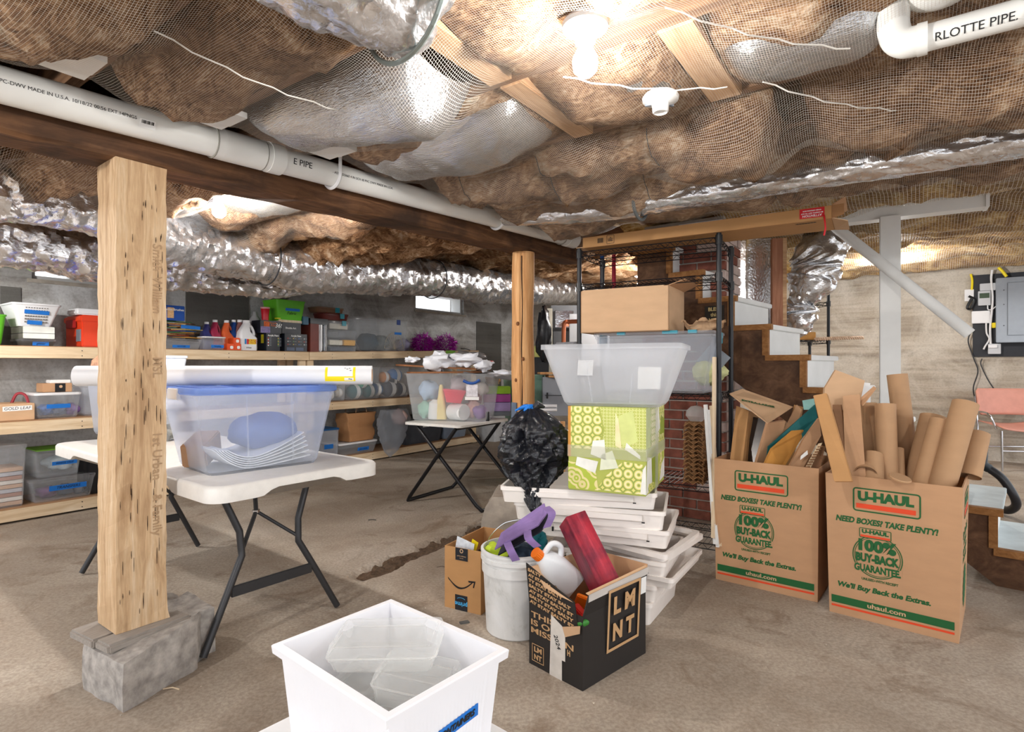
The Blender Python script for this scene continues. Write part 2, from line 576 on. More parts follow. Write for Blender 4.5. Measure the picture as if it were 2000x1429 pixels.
# darker unpainted panels of the left wall
DKC = m_wall('bare_grey_concrete', (84, 82, 78), (98, 96, 92), (112, 110, 106), (104, 102, 98))
for px0, px1, y0, y1 in ((362, 485, 556, 664), (1000 - 70, 1000 - 22, 630, 760), (0, 40, 560, 680)):
    a, Ya = row(px0, VW); b, Yb = row(px1, VW); Y = (Ya + Yb) / 2
    o = room(MB().box(a, b, VW - .012, VW, zat(y1, Y), zat(y0, Y)).build('wall_patch', DKC)); struct(o)
    o.parent = bpy.data.objects['wall_left']; o.rotation_euler[2] = 0
for k, (a, b, z0, z1) in enumerate(((wa0, wa1, 1.87, 2.22), (wb0, wb1, 1.97, 2.25)), 1):
    w = struct(room(MB().box(a, b, VW + .2, VW + .205, z0, z1).build('window_%d' % k, clear('window_glass', (245, 250, 255), 0.05, .05))))
    fr = MB()
    fr.box(a, b, VW + .05, VW + .24, z0, z0 + .035).box(a, b, VW + .05, VW + .24, z1 - .03, z1)
    fr.box(a, a + .035, VW + .05, VW + .24, z0 + .035, z1 - .03).box(b - .035, b, VW + .05, VW + .24, z0 + .035, z1 - .03)
    fr.build('window_frame', WHITEW, w)
    MB().box((a + b) / 2 - .015, (a + b) / 2 + .015, VW + .15, VW + .22, z0 + .035, z1 - .03).build('mullion', WHITEW, w) if k == 1 else None
    MB().box(a - .03, b + .03, VW - .02, VW + .2, z0 - .03, z0).build('window_sill', mat('stained_sill', (176, 168, 156), .8, var=.2), w)

# ---- ceiling: subfloor, joists, blocking
VR, VL = -1.7, VW
cl = MB()
cl.hexa([(-1.5, VR - .6, 2.34), (-1.5, VL + .3, 2.34), (UW + .3, VL + .3, 2.50), (UW + .3, VR - .6, 2.50),
         (-1.5, VR - .6, 2.38), (-1.5, VL + .3, 2.38), (UW + .3, VL + .3, 2.55), (UW + .3, VR - .6, 2.55)])
ceiling = struct(room(cl.build('ceiling', JOISTW)))
JU = [-0.58, -0.16, 0.28, 0.70, 1.12, 1.56, 2.13, 2.57] + [2.57 + .42 * k for k in range(1, 16)]
for u in JU:
    z = CZ(u)
    MB().box(u - .02, u + .02, VR - .4, VL, z, z + (.24 if u < 3.5 else .12)).build('joist', JOISTW, ceiling)
for v0, w in ((1.135, .09), (0.56, .11)):
    MB().box(1.58, 2.11, v0 - w / 2, v0 + w / 2, CZ(1.8) - .012, CZ(1.8) + .1).build('blocking', BLOCKW, ceiling, bevel=.004)
MB().box(1.14, 1.54, 1.10, 1.19, CZ(1.3) - .005, CZ(1.3) + .1).build('blocking', BLOCKW, ceiling)
for u0, u1, v0 in ((0.42, 0.66, 1.97), (0.95, 1.11, 2.02), (1.40, 1.56, 1.97)):
    MB().box(u0, u1, v0 - .06, v0 + .06, CZ(u0) - .065, CZ(u0) - .045).build('white_bridging_board', WHITEW, ceiling)
    MB().box(u0, u1, v0 + .062, v0 + .12, CZ(u0) - .062, CZ(u0) - .045).build('white_bridging_board', WHITEW, ceiling)

# ---- fibreglass batts, each its own object
HU0, HV0, HRES = 0.0, -1.8, 0.025
HN = (int(9.2 / HRES), int(8.0 / HRES))
HM = np.full(HN, 9.0)
def beam_v(u): return 2.317 - .036 * (u - .826)
def batt(u0, u1, v0, v1, drop, label, m=None, seed=0.0, amp=.035, name='insulation_batt', cat='insulation', group='batts in the joist bays', fine=.035, relief=1.0, pinch=()):
    nv = max(6, int((v1 - v0) / fine)); nu = 22
    s = np.linspace(-1, 1, nu)[None, :]; v = np.linspace(v0, v1, nv)[:, None]
    hw = (u1 - u0) / 2; uc = (u0 + u1) / 2
    e = np.clip(np.minimum((v - v0), (v1 - v)) / .12, 0.02, 1); ends = np.sqrt(1 - (1 - e) ** 2)
    bm_ = np.abs(v - (beam_v(uc) + .06)); over = np.clip((bm_ - .17) / .2, 0, 1)
    over = over * over * (3 - 2 * over)
    dr = drop * (1 + .35 * vnoise(v * .9 + seed, seed * 3.1)) * ends
    for pv in pinch: dr = dr * (1 - .3 * np.exp(-((v - pv) / .03) ** 2))
    a = s * math.pi / 2 * 1.02
    bulge = np.clip(np.cos(a), 0, 1) ** .75
    nz = fbm(v * 2.6 + seed * 7, s * 1.3 + seed, seed, 4) * amp * 1.6 + fbm(v * 9 + seed, s * 4, seed + 2, 3) * amp * .6 * relief
    z0 = CZ(uc)
    hang = (dr * bulge + nz * (.35 + .65 * bulge) * ends)
    lim = np.maximum(dr * .15, -1)
    hang = np.where(over < 1, np.minimum(hang, -.03 + over * .2), hang)
    z = z0 + .07 * (1 - bulge) - hang + 0 * s
    u = uc + hw * np.sin(a) * (1 - .03 * (1 - ends)) + .012 * fbm(v * 4, s * 2, seed, 2)
    u = np.clip(u, u0 + .003, u1 - .003)
    P = np.stack(np.broadcast_arrays(u, v, z), -1)
    iu = np.clip(((P[..., 0] - HU0) / HRES).astype(int), 0, HN[0] - 1); iv = np.clip(((P[..., 1] - HV0) / HRES).astype(int), 0, HN[1] - 1)
    np.minimum.at(HM, (iu, iv), P[..., 2])
    o = room(link(name, grid_mesh(name, P), m or INS, smooth=True, auto=75))
    for pv in pinch:
        i = int((pv - v0) / (v1 - v0) * (nv - 1))
        MB().tube([Vector(P[i, j]) + Vector((0, 0, -.004)) for j in range(2, nu - 2)], .0018, 5).build('tie_wire', DARKM, o)
    return tag(o, label, cat, group)

ORD = ('first', 'second', 'third', 'fourth', 'fifth', 'sixth', 'seventh', 'eighth', 'ninth', 'tenth', 'eleventh', 'twelfth', 'thirteenth', 'fourteenth')
G1 = 'brown batts between the near joists'
batt(-.14, .26, .6, 2.1, .12, 'brown fibreglass batt nearest the camera in the upper left corner', seed=1.3, group=G1)
batt(.30, .68, .3, 2.12, .13, 'brown fibreglass batt sagging in netting at the upper left', seed=2.1, group=G1)
batt(.72, 1.10, 1.25, 2.12, .12, 'brown fibreglass batt left of the foil wrapped duct end', seed=3.7, group=G1)
batt(1.14, 1.54, .2, 1.09, .06, 'light lit fibreglass batt beside the glowing bulb base', seed=4.4, group=G1)
batt(1.14, 1.54, -1.6, .15, .09, 'brown fibreglass batt at the top right beyond the bulb', seed=5.9, group=G1)
batt(1.58, 2.11, .62, 1.09, .07, 'lit fibreglass batt under the glowing bulb between two blockings', seed=6.1, group=G1)
batt(1.60, 2.11, -1.6, .50, .05, 'brown fibreglass batt beside the white pipe elbow', seed=7.5, group=G1)
batt(1.58, 2.11, 1.19, 2.12, .05, 'brown fibreglass batt edge behind the foil strip above the pipe', seed=8.6, group=G1)
batt(2.17, 2.52, .42, 2.14, .20, 'big pale brown fibreglass roll running from the pipe to the centre', seed=9.2, group=G1, amp=.05, pinch=(.9, 1.45, 1.9))
batt(2.17, 2.52, -1.6, .33, .22, 'big round brown fibreglass roll below the white pipe elbow', seed=10.8, group=G1, amp=.05, pinch=(-.4,))
batt(2.60, 2.94, -1.6, 2.12, .13, 'dark brown fibreglass batt behind the long foil tube', seed=11.4, group=G1, pinch=(.2, 1.1))
batt(3.03, 3.38, -1.6, 2.12, .17, 'dark brown fibreglass batt just above the long flat box', seed=12.9, group=G1, pinch=(.6, 1.5))
n_b = ['fifth', 'sixth', 'seventh', 'eighth', 'ninth', 'tenth', 'eleventh', 'twelfth', 'thirteenth']
for k, u in enumerate(JU[9:-1]):
    if u < 3.3: continue
    batt(u + .02, u + .40, -1.9, 2.12, .075 + .03 * rnd.random(), 'netted golden fibreglass batt at the right, %s bay behind the long flat box' % ORD[k - 1], INSW if u > 4.2 else INS,
         seed=20 + k * 1.7, group='far batts in the right joist bays', fine=.05)
for k, (u, lab) in enumerate(((.30, 'brown batt above the silver duct at the left edge'), (.72, 'brown batt seen above the silver duct beside the square post'),
                              (1.14, 'brown batt behind the square post beyond the beam'), (2.15, 'brown batt sagging just right of the second bulb beyond the beam'),
                              (2.60, 'brown batt bulging above the middle of the silver duct'), (3.01, 'brown batt above the silver duct left of the log post'))):
    batt(u, u + .39, 2.55, 5.2, .13, lab, seed=40 + k * 2.3, group='batts beyond the beam', amp=.05)
batt(1.58, 2.11, 2.55, 5.2, .06, 'brown batt lit by the second bulb beyond the beam', seed=52.0, group='batts beyond the beam')
for k, u in enumerate(JU[9:-1]):
    if u < 3.3: continue
    batt(u + .02, u + .40, 2.5, 5.85, .10, 'brown batt beyond the beam above the silver duct, %s bay past the log post' % ORD[k - 1], seed=60 + k * 1.9, group='far batts beyond the beam', fine=.06)

# ---- foil-faced strips hanging in the bays
def strip(u0, u1, v0, v1, drop, label, seed):
    return batt(u0, u1, v0, v1, drop, label, FOILB, seed, amp=.016, name='foil_strip', cat='foil insulation', group='foil faced strips in the joist bays', relief=.6, fine=.02)
strip(1.16, 1.50, 1.22, 2.10, .16, 'crinkled foil faced strip left of the foil duct end', 71.0)
strip(1.66, 2.06, 1.20, 2.12, .10, 'smooth foil faced strip just above the coupling of the white pipe', 72.0)
strip(1.66, 2.06, .63, 1.07, .075, 'bright foil faced strip under the glowing bulb', 73.0)
strip(1.70, 2.00, .06, .48, .10, 'foil faced strip at the top right between blocking and elbow', 74.0)
strip(1.62, 2.08, 2.62, 3.9, .07, 'foil faced strip glowing under the second bulb beyond the beam', 75.0)

# ---- foil ducts
def cr(P, n=12):
    P = [Vector(p) for p in P]; Q = [P[0] * 2 - P[1]] + P + [P[-1] * 2 - P[-2]]; out = []
    for i in range(1, len(Q) - 2):
        for k in range(n):
            t = k / n; a, b, c, d_ = Q[i - 1], Q[i], Q[i + 1], Q[i + 2]
            out.append(.5 * ((2 * b) + (c - a) * t + (2 * a - 5 * b + 4 * c - d_) * t * t + (3 * b - a - 3 * c + d_) * t ** 3))
    return out + [Q[-2]]
def duct(path, rad, name, m=None, parent=None, n=56, step=.02, wr=.012, seed=0.0, sag=.02, flat=1.0, round_end=False):
    pts = cr(path, 40); rads = [r.x for r in cr([(r, 0, 0) for r in rad], 40)]
    s = [0.0]
    for a, b in zip(pts[:-1], pts[1:]): s.append(s[-1] + (b - a).length)
    N = max(4, int(s[-1] / step)); tt_ = np.linspace(0, s[-1], N)
    X = np.stack([np.interp(tt_, s, [p[i] for p in pts]) for i in range(3)], -1); rr = np.interp(tt_, s, rads)
    if round_end:
        for arr in (tt_, s[-1] - tt_):
            e = np.clip(arr / .10, .02, 1); rr = rr * np.sqrt(1 - (1 - e) ** 2)
    T = np.gradient(X, axis=0); T /= np.linalg.norm(T, axis=1)[:, None]
    up = np.array([0, 0, 1.0]); A = np.cross(up[None], T); A /= np.maximum(np.linalg.norm(A, axis=1), 1e-6)[:, None]; B = np.cross(T, A)
    th = np.linspace(0, 2 * np.pi, n, endpoint=False)[None, :]
    ca, sa = np.cos(th), np.sin(th)
    S_ = tt_[:, None]
    w = np.abs(fbm(S_ * 14 + seed, ca * 1.6 + S_ * 2, sa * 1.6, 3)) * -wr * 2 + fbm(S_ * 40 + seed, ca * 3, sa * 3, 2) * wr * .5 + fbm(S_ * 2.5 + seed, ca, sa, 2) * sag
    r_ = rr[:, None] + w * np.minimum(1, rr[:, None] / .1)
    P = X[:, None, :] + A[:, None, :] * (ca * r_)[..., None] + B[:, None, :] * (sa * r_ * flat)[..., None]
    me = grid_mesh(name, P, True)
    return link(name, me, m or FOIL, parent, smooth=True, auto=38)

def rowp(px, py, v):
    u, Y = row(px, v)
    return at(px, py, Y)
t = thing('foil_duct', 'large silver foil wrapped duct running along the shelves under the ceiling', 'duct', (0, 0, 0))
main = [rowp(-160, 355, 3.3), rowp(0, 380, 3.4), rowp(190, 402, 3.5), rowp(306, 452, 3.8), rowp(440, 492, 3.98), rowp(650, 530, 4.0), rowp(850, 545, 4.0), rowp(1000, 563, 4.0), rowp(1170, 568, 4.0)]
duct(main, [.15, .145, .15, .185, .185, .185, .185, .19, .19], 'duct_sleeve', parent=t, wr=.014)
for p, r_ in ((rowp(845, 545, 4.0), .195), (rowp(520, 506, 3.99), .195)):
    q = [p + Vector(R(.0, math.cos(a) * r_, math.sin(a) * r_)) for a in np.linspace(0, 2 * math.pi, 40)]
    MB().tube(q, .006, 5).build('duct_strap', DARKM, t)
t = thing('foil_duct', 'lower sagging silver duct beside the window left of the square post', 'duct', (0, 0, 0))
duct([rowp(-160, 462, 4.2), rowp(0, 472, 4.2), rowp(190, 505, 4.25), rowp(310, 522, 4.35), rowp(520, 556, 4.4), rowp(640, 560, 4.4)], [.15, .15, .16, .15, .10, .04], 'duct_sleeve', parent=t, seed=9, wr=.016, sag=.03)
REDP = mat('red_print', (196, 60, 50), .5, var=.1)
# hanging duct end top centre and the long thin tube
pA, pB, pC = onz(845, 28, 2.10), onz(700, -60, 2.10), onz(480, -190, 2.12)
t = thing('foil_duct', 'bulging foil wrapped duct end hanging at the top centre', 'duct')
duct([pA, pB, pC], [.155, .17, .18], 'duct_sleeve', parent=t, seed=4, wr=.016, sag=.03, round_end=True)
pm = pA.lerp(pB, .42); dx_, dy_ = frame_axes(pB - pA)
q = [pm + dx_ * (math.cos(a) * .163) + dy_ * (math.sin(a) * .163) for a in np.linspace(0, 2 * math.pi, 40)]
MB().tube(q, .007, 6).build('duct_strap', mat('galvanised_strap', (150, 160, 156), .4, metal=.8), t)
t = thing('foil_duct', 'long thin foil tube slung along the ceiling in dark straps', 'duct')
TUV = [(2.80, 2.05, 2.05), (2.80, 1.5, 2.005), (2.79, .8, 1.985), (2.78, 0, 1.98), (2.78, -.8, 1.985), (2.78, -1.8, 1.985)]
duct([R(*p) for p in TUV], [.05, .075, .075, .08, .08, .08], 'duct_sleeve', parent=t, seed=14, wr=.009, sag=.012, flat=.8)
for v in (1.17, -.62):
    q = [Vector(R(2.785 + math.cos(a) * .088, v, 1.985 + math.sin(a) * .075)) for a in np.linspace(math.radians(150), math.radians(390), 20)]
    MB().tube(q, .009, 5).build('duct_strap', mat('dark_grey_strap', (96, 100, 100), .6), t)

# ---- netting stapled under the batts: real threads
H = HM.copy()
H[H > 5] = np.nan
base = np.array([CZ(HU0 + i * HRES) for i in range(HN[0])])
H = np.where(np.isnan(H), base[:, None], np.minimum(H, base[:, None]))
for _ in range(3):
    H = np.minimum.reduce([H, np.roll(H, 1, 0), np.roll(H, -1, 0), np.roll(H, 1, 1), np.roll(H, -1, 1)])
for _ in range(10):
    H = (H + np.roll(H, 1, 0) + np.roll(H, -1, 0) + np.roll(H, 1, 1) + np.roll(H, -1, 1)) / 5
def netz(u, v):
    iu = np.clip((u - HU0) / HRES, 0, HN[0] - 2); iv = np.clip((v - HV0) / HRES, 0, HN[1] - 2)
    a, b = iu.astype(int), iv.astype(int); fa, fb = iu - a, iv - b
    return (H[a, b] * (1 - fa) * (1 - fb) + H[a + 1, b] * fa * (1 - fb) + H[a, b + 1] * (1 - fa) * fb + H[a + 1, b + 1] * fa * fb) - .006
def net(label, u0, u1, v0, v1, pitch=.0075, wd_=.00062, seg=.035, skip=None):
    V_, Q_ = [], []; off = 0
    for along in (0, 1):
        c = np.arange(u0 if along else v0, u1 if along else v1, pitch)
        a0, a1 = (v0, v1) if along else (u0, u1)
        s_ = np.linspace(a0, a1, int((a1 - a0) / seg))
        Cc, Ss = np.meshgrid(c, s_, indexing='ij')
        wob = .006 * vnoise(Cc * 2, Ss * 2) + .03 * vnoise(Cc * .7, Ss * .7)
        for e in (-wd_ / 2, wd_ / 2):
            U_ = (Cc + wob + e) if along else Ss; W_ = Ss if along else (Cc + wob + e)
            V_.append(np.stack([U_, W_, netz(U_, W_)], -1).reshape(-1, 3))
        n, m_ = Cc.shape; idx = np.arange(n * m_).reshape(n, m_) + off; k = n * m_
        q = np.stack([idx[:, :-1], idx[:, 1:], idx[:, 1:] + k, idx[:, :-1] + k], -1).reshape(-1, 4)
        if skip is not None:
            U_, W_ = ((Cc, Ss) if along else (Ss, Cc))
            keep = ~skip(U_, W_)[:, :-1].reshape(-1); q = q[keep]
        Q_.append(q); off += 2 * k
    V_ = np.concatenate(V_); Q_ = np.concatenate(Q_)
    me = bpy.data.meshes.new('netting'); me.from_pydata(V_.tolist(), [], Q_.tolist())
    return tag(room(link('netting', me, mat('white_net_thread', (214, 206, 194), .6, var=0))), label, 'netting', kind='stuff')
net('fine white netting stapled under the near joists on the camera side of the beam', .25, 3.55, -1.2, 2.13)
net('fine white netting under the batts on the far side of the beam', .3, 2.3, 2.56, 3.9, .010)
net('pale netting over the golden batts at the far right', 3.6, 8.8, -1.9, 1.2, .02, .0022, .05)
# loose twine across the net
TW = mat('white_twine', (236, 232, 224), .7, var=0)
for k, (a, b, lab) in enumerate((((1300, 15), (1660, 95), 'white twine slung across the netting at the top right'), ((1100, 150), (1420, 170), 'white twine slung under the bright foil strip'),
                                 ((300, 60), (660, 215), 'white cord of the netting edge above the square post'), ((0, 35), (120, 75), 'white cord curling at the upper left corner'),
                                 ((1490, 160), (1760, 215), 'white twine beside the round brown roll'))):
    A_, B_ = onz(*a, 2.0), onz(*b, 2.0)
    pts = [A_.lerp(B_, i / 12) + Vector((0, 0, -.02 * math.sin(math.pi * i / 12) + .004 * math.sin(i * 2.1))) for i in range(13)]
    tag(MB().tube(pts, .0022, 5).build('twine', TW), lab, 'twine')

# ---- beam, posts
A0 = Vector((-1.406, 2.018, 0)); BD = Vector((.61, .7924, 0)).normalized(); BN = Vector((-BD.y, BD.x, 0))
BROT = math.atan2(BD.y, BD.x)
zb = lambda t_: 1.893 + .028 * t_
t0, t1 = -1.4, 3.25
mb = MB()
N = 40
rings = []
for i in range(N + 1):
    x = t0 + (t1 - t0) * i / N; z = zb(x); w = .006 * math.sin(i * 1.7) + .004 * math.sin(i * 4.1)
    rings.append([(x, .0 + w, z + .012 + w), (x, .012, z + w), (x, .175, z - w * .5), (x, .19, z + .01), (x, .19, z + .2), (x, 0, z + .2)])
mb.loft([list(reversed(r)) for r in rings])
o = mb.build('support_beam', BEAMW); o.location = A0; o.rotation_euler[2] = BROT
tag(o, 'long dark brown timber beam carrying the joists on two posts', 'beam')
# square post on its plate and boulder
t = thing('timber_post', 'square weathered timber post with stencilled lettering on a stone block', 'post', (A0.x, A0.y, .195), ROOM)
mb = MB(); rings = []
PW = .166; nn_ = 60
for i in range(nn_ + 1):
    z = 1.70 * i / nn_; g = .012 * max(0, 1 - z / .12) ** 2
    e = lambda k: .0012 * math.sin(i * .9 + k * 2.2) + .001 * math.sin(i * 2.3 + k)
    rings.append([(e(0), -.0 + e(1), z), (PW * .33, e(5) * .5, z), (PW * .66, e(6) * .5, z), (PW + e(2) + g, e(3) * .6 - g * .3, z), (PW + e(4), PW, z), (e(7), PW + e(8), z), (e(9) * .6, PW * .5, z)])
mb.loft(rings); mb.build('post_shaft', POSTW, t)
CRK = mat('dark_wood_crack', (58, 40, 28), .9, var=.1)
for k in range(70):
    z = rnd.uniform(.02, 1.62); x = rnd.uniform(.012, PW - .012); l = rnd.uniform(.01, .06); w = rnd.uniform(.0006, .0018)
    MB().slab([(x, -.0022, z), (x + w, -.0022, z + l * .4), (x + w * .3, -.0022, z + l), (x - w * .6, -.0022, z + l * .5)], (0, 1, 0), .01).build('crack', CRK, t)
STEN = mat('faded_stencil', (168, 138, 106), .9, var=.15)
for s_, z in (('MSL', .95), ('William', 1.22), ('1st Urban', .62), ('& Family', .40), ('Smith', 1.36)):
    text(s_, .045, STEN, t, Matrix.Translation((PW * .80, -.0026, z)) @ MX((0, 0, 0), (0, 0, -1), (1, 0, 0)), name='stencil', bold=.0004)
# plate of two planks and the block
t = thing('post_plate', 'grey plank plate wedged between the square post and the stone block', 'plate', (A0.x, A0.y, .16), ROOM + .1)
MB().box(-.055, .235, -.065, .03, 0, .034).build('plank', mat('grey_weathered_plank', (150, 142, 134), .85, var=.15, stretch=(2, 12, 12)), t, bevel=.008)
MB().box(-.06, .20, .034, .20, 0, .032).build('plank', MATS['grey_weathered_plank'], t, bevel=.006)
pts_b = [onz(240, 1392, 0), onz(432, 1278, 0), onz(432, 1278, 0) + Vector((-.28, .22, 0)), onz(163, 1345, 0)]
mb = MB(); nb = 22; mbz = [0, .04, .08, .12, .145, .158]
def blk(a, b):
    p = pts_b[0].lerp(pts_b[1], a); q_ = pts_b[3].lerp(pts_b[2], a); return p.lerp(q_, b)
P = []
for z in mbz:
    sh = 0 if z < .14 else (.14 - z) * .35
    r = []
    for k in range(60):
        f = k / 60 * 4; sd = int(f); g = f - sd
        a, b = [(g, 0), (1, g), (1 - g, 1), (0, 1 - g)][sd]
        a2 = .5 + (a - .5) * (1 + sh * 2); b2 = .5 + (b - .5) * (1 + sh * 2)
        p = blk(a2, b2)
        rnd_end = max(0, a - .72) / .28
        zz = z * (1 + .38 * a - .25 * rnd_end ** 2)
        nzv = float(fbm(p.x * 14, p.y * 14, z * 14 + 3, 3)) * .007
        c_ = blk(.5, .5); dd = Vector((p.x - c_.x, p.y - c_.y, 0)).normalized()
        p = p + dd * (nzv + (-.07 * rnd_end if (b < .08 or b > .92) else 0))
        r.append((p.x, p.y, max(0, zz - (.0 if a < .1 else .0))))
    P.append(r)
mb.loft(P)
tag(mb.build('stone_block', STONE, smooth=True, auto=45), 'rough grey stone block under the square post', 'stone block')
# log post
LC = (.0806, 4.097)
t = thing('log_post', 'round peeled log post with a long crack standing on concrete', 'post', (LC[0], LC[1], .25))
rings = []
for i in range(50):
    z = 1.715 * i / 49; rr_ = .077 + .006 * (1 - z / 1.7) + .0025 * math.sin(z * 9)
    r = []
    for k in range(36):
        a = 2 * math.pi * k / 36; cr_ = .016 * max(0, 1 - abs(((a - math.radians(262) + math.pi) % (2 * math.pi)) - math.pi) / .1)
        q = rr_ * (1 + .02 * math.sin(2 * a + z)) - cr_
        r.append((q * math.cos(a) + .004 * math.sin(z * 4), q * math.sin(a), z))
    rings.append(r)
MB().loft(rings).build('log_shaft', LOGW, t, smooth=True)
a0 = math.radians(262)
MB().tube([((.077 - .004) * math.cos(a0) + .003 * math.sin(i * .9), (.079 - .004) * math.sin(a0), .05 + 1.63 * i / 20) for i in range(21)], .0035, 5).build('long_crack', CRK, t)
for z, a in ((.35, 250), (.62, 285), (.95, 268), (1.2, 240), (.8, 230)):
    a = math.radians(a); MB().sphere((.079 * math.cos(a), .079 * math.sin(a), z), .012, 8, 6, (1, 1, 1.3)).build('knot', mat('knot_wood', (122, 78, 46), .8), t, smooth=True)
a = math.radians(215)
MB().box(-.03, .03, -.003, .003, 0, .12).build('paint_smear', mat('slate_blue_paint', (92, 104, 122), .7), t, M=Matrix.Translation((.0805 * math.cos(a), .0805 * math.sin(a), .52)) @ Matrix.Rotation(a + math.pi / 2, 4, 'Z'))
mb = MB(); n = 5
pr = [(-.30, -.26), (.35, -.3), (.38, .3), (-.25, .3)]
rings = []
for s_, z in ((1.0, 0), (.97, .1), (.86, .19), (.72, .25)):
    r = []
    for k in range(40):
        f = k / 40 * 4; i = int(f); g = f - i; a_, b_ = pr[i], pr[(i + 1) % 4]
        x = (a_[0] + (b_[0] - a_[0]) * g) * s_; y = (a_[1] + (b_[1] - a_[1]) * g) * s_
        e = .012 * float(fbm(x * 12, y * 12, z * 10))
        r.append((x * (1 + e * 2), y * (1 + e * 2), z))
    rings.append(r)
o = MB().loft(rings).build('concrete_footing', mat('rough_concrete', (166, 156, 144), .9, var=.2, scale=14, bump=.5, bscale=40), smooth=True, auto=40)
o.location = (LC[0], LC[1], 0); tag(o, 'rough concrete footing under the round log post', 'footing')

# ---- white drain pipe under the beam
PA = A0 + BN * -.075
pp = lambda t_: PA + BD * t_ + Vector((0, 0, 2.010 + .0335 * t_))
t = thing('drain_pipe', 'long white plastic drain pipe with couplings hung beside the beam', 'pipe')
MB().tube([pp(-1.2), pp(.55)], .0555, 28).build('pipe_length', PVC, t, smooth=True)
MB().tube([pp(.55), pp(2.86)], .0545, 28).build('pipe_length', PVC, t, smooth=True)
for a, b, r in ((.30, .33, .060), (.33, .52, .0605), (.52, .58, .063)):
    MB().tube([pp(a), pp(b)], r, 28).build('coupling', PVC, t, smooth=True)
for a, b, r in ((2.80, 2.86, .0585), (2.86, 2.98, .063)):
    MB().tube([pp(a), pp(b)], r, 28).build('coupling', PVC, t, smooth=True)
GR = mat('grey_joint_cement', (150, 148, 140), .6)
for a in (.30, .50, 2.80): MB().tube([pp(a - .004), pp(a)], .0612, 28).build('joint_ring', GR, t, smooth=True)
for a in (.84, 2.05):
    q = [pp(a) + BN * (math.cos(x) * .062) + Vector((0, 0, math.sin(x) * .062)) for x in np.linspace(math.pi * .95, 2 * math.pi, 22)]
    q = [q[0] + Vector((0, 0, .09))] + q
    MB().tube(q, .008, 6).build('hanger', WHITEP, t, smooth=True)
for s_, a, sz in (('/CP-110-FPC-DWV MADE IN U.S.A. 10/18/22 00:56 EXT.14PNGS', -.19, .0155), ('E PIPE', .655, .036), ('- ASTM D2665 4 IN SCH 40 PVC DWV MADE IN U.S.A.', .98, .015), ('ASTM D1785 NSF-PW-DWV 4 IN SCH 40', 2.35, .018)):
    ang = math.radians(-8)
    nrm = (BN * -math.cos(ang) + Vector((0, 0, math.sin(ang))))
    M_ = MX(pp(a) + nrm * .0556, BD + Vector((0, 0, .0335)), nrm.cross(BD + Vector((0, 0, .0335))))
    text(s_, sz, INK, t, M_, name='pipe_print')
ang = math.radians(-20); nrm = (BN * -math.cos(ang) + Vector((0, 0, math.sin(ang))))
M_ = MX(pp(.055) + nrm * .0556, BD + Vector((0, 0, .0335)), nrm.cross(BD))
patch(.05, .03, PAPER, t, M_, 'barcode_sticker')
for i in range(9): patch(.0016 + .001 * (i % 3), .011, INK, t, M_ @ Matrix.Translation((-.018 + i * .0044, .006, .0007)), 'barcode_line')
# elbow pipe top right
u_e = 2.17
t = thing('drain_pipe', 'white plastic pipe with an elbow at the upper right corner', 'pipe')
pe = onz(1745, 92, 1.985); dv = Vector(R(0, -1, 0))
corner = [pe + Vector((0, 0, .25)), pe + Vector((0, 0, .10)), pe + Vector((0, 0, .05)), pe + Vector((0, 0, .02)) + dv * .008, pe + Vector((0, 0, .004)) + dv * .024, pe + dv * .045, pe + dv * .07]
MB().tube(cr(corner, 6), .037, 24).build('elbow', PVC, t, smooth=True)
MB().tube([pe + dv * .050, pe + dv * .072], .0395, 24).build('coupling', PVC, t, smooth=True)
MB().tube([pe + dv * .05, pe + dv * 1.3], .0325, 24).build('pipe_length', PVC, t, smooth=True)
q = [pe + dv * .275 + Vector(R(math.cos(x) * .036, 0, math.sin(x) * .036)) for x in np.linspace(math.pi, 2 * math.pi, 16)]
q = [q[0] + Vector((0, 0, .1))] + q + [q[-1] + Vector((0, 0, .1))]
MB().tube(q, .01, 6).build('hanger', WHITEP, t, smooth=True)
nrm = Vector(R(-.86, 0, -.5)).normalized()
text('RLOTTE PIPE.', .030, INK, t, MX(pe + dv * .165 + nrm * .0327, dv, nrm.cross(dv)), name='pipe_print', fit=(.155, .020))
text('TrueFit System', .017, INK, t, MX(pe + dv * .36 + nrm * .0327 + Vector((0, 0, .008)), dv, nrm.cross(dv)), name='pipe_print', fit=(.10, .012))
pe2 = onz(1800, -10, 2.10)
t = thing('drain_pipe', 'short white pipe stub poking down above the upper right elbow', 'pipe')
MB().tube([pe2 + Vector((0, 0, .2)), pe2 + Vector((0, 0, .03))], .04, 20).build('pipe_length', PVC, t, smooth=True)
MB().tube(cr([pe2 + Vector((0, 0, .06)), pe2 + Vector((0, 0, .015)), pe2 + dv * .04 + Vector((0, 0, .0)), pe2 + dv * .1 + Vector((0, 0, .02))], 5), .047, 20).build('elbow', PVC, t, smooth=True)

# ---- lamp holders and bulbs
BULBM = emit('glowing_bulb', (1.0, .97, .93), BULB)
BULBN = emit('near_glowing_bulb', (1.0, .97, .93), BULB * .46)
CERAM = mat('white_ceramic', (236, 236, 234), .3, var=.02)
def lamp(label, p, bulb=True, m=None):
    t = thing('ceiling_lamp', label, 'lamp', p)
    MB().lathe([(.055, 0), (.06, -.008), (.058, -.018), (.042, -.026), (.028, -.03), (.026, -.055), (.022, -.058), (.016, -.05)], 28).build('lamp_holder', CERAM, t, smooth=True)
    if bulb:
        MB().lathe([(.014, -.05), (.016, -.065), (.03, -.09), (.033, -.105), (.03, -.125), (.018, -.138), (.004, -.141)], 14).build('bulb', m or BULBM, t, smooth=True)
    else:
        for a in (20, 160): MB().box(.03, .05, -.004, .004, -.03, -.019).build('screw_slot', GREYP, t, M=Matrix.Rotation(math.radians(a), 4, 'Z'))
    return t
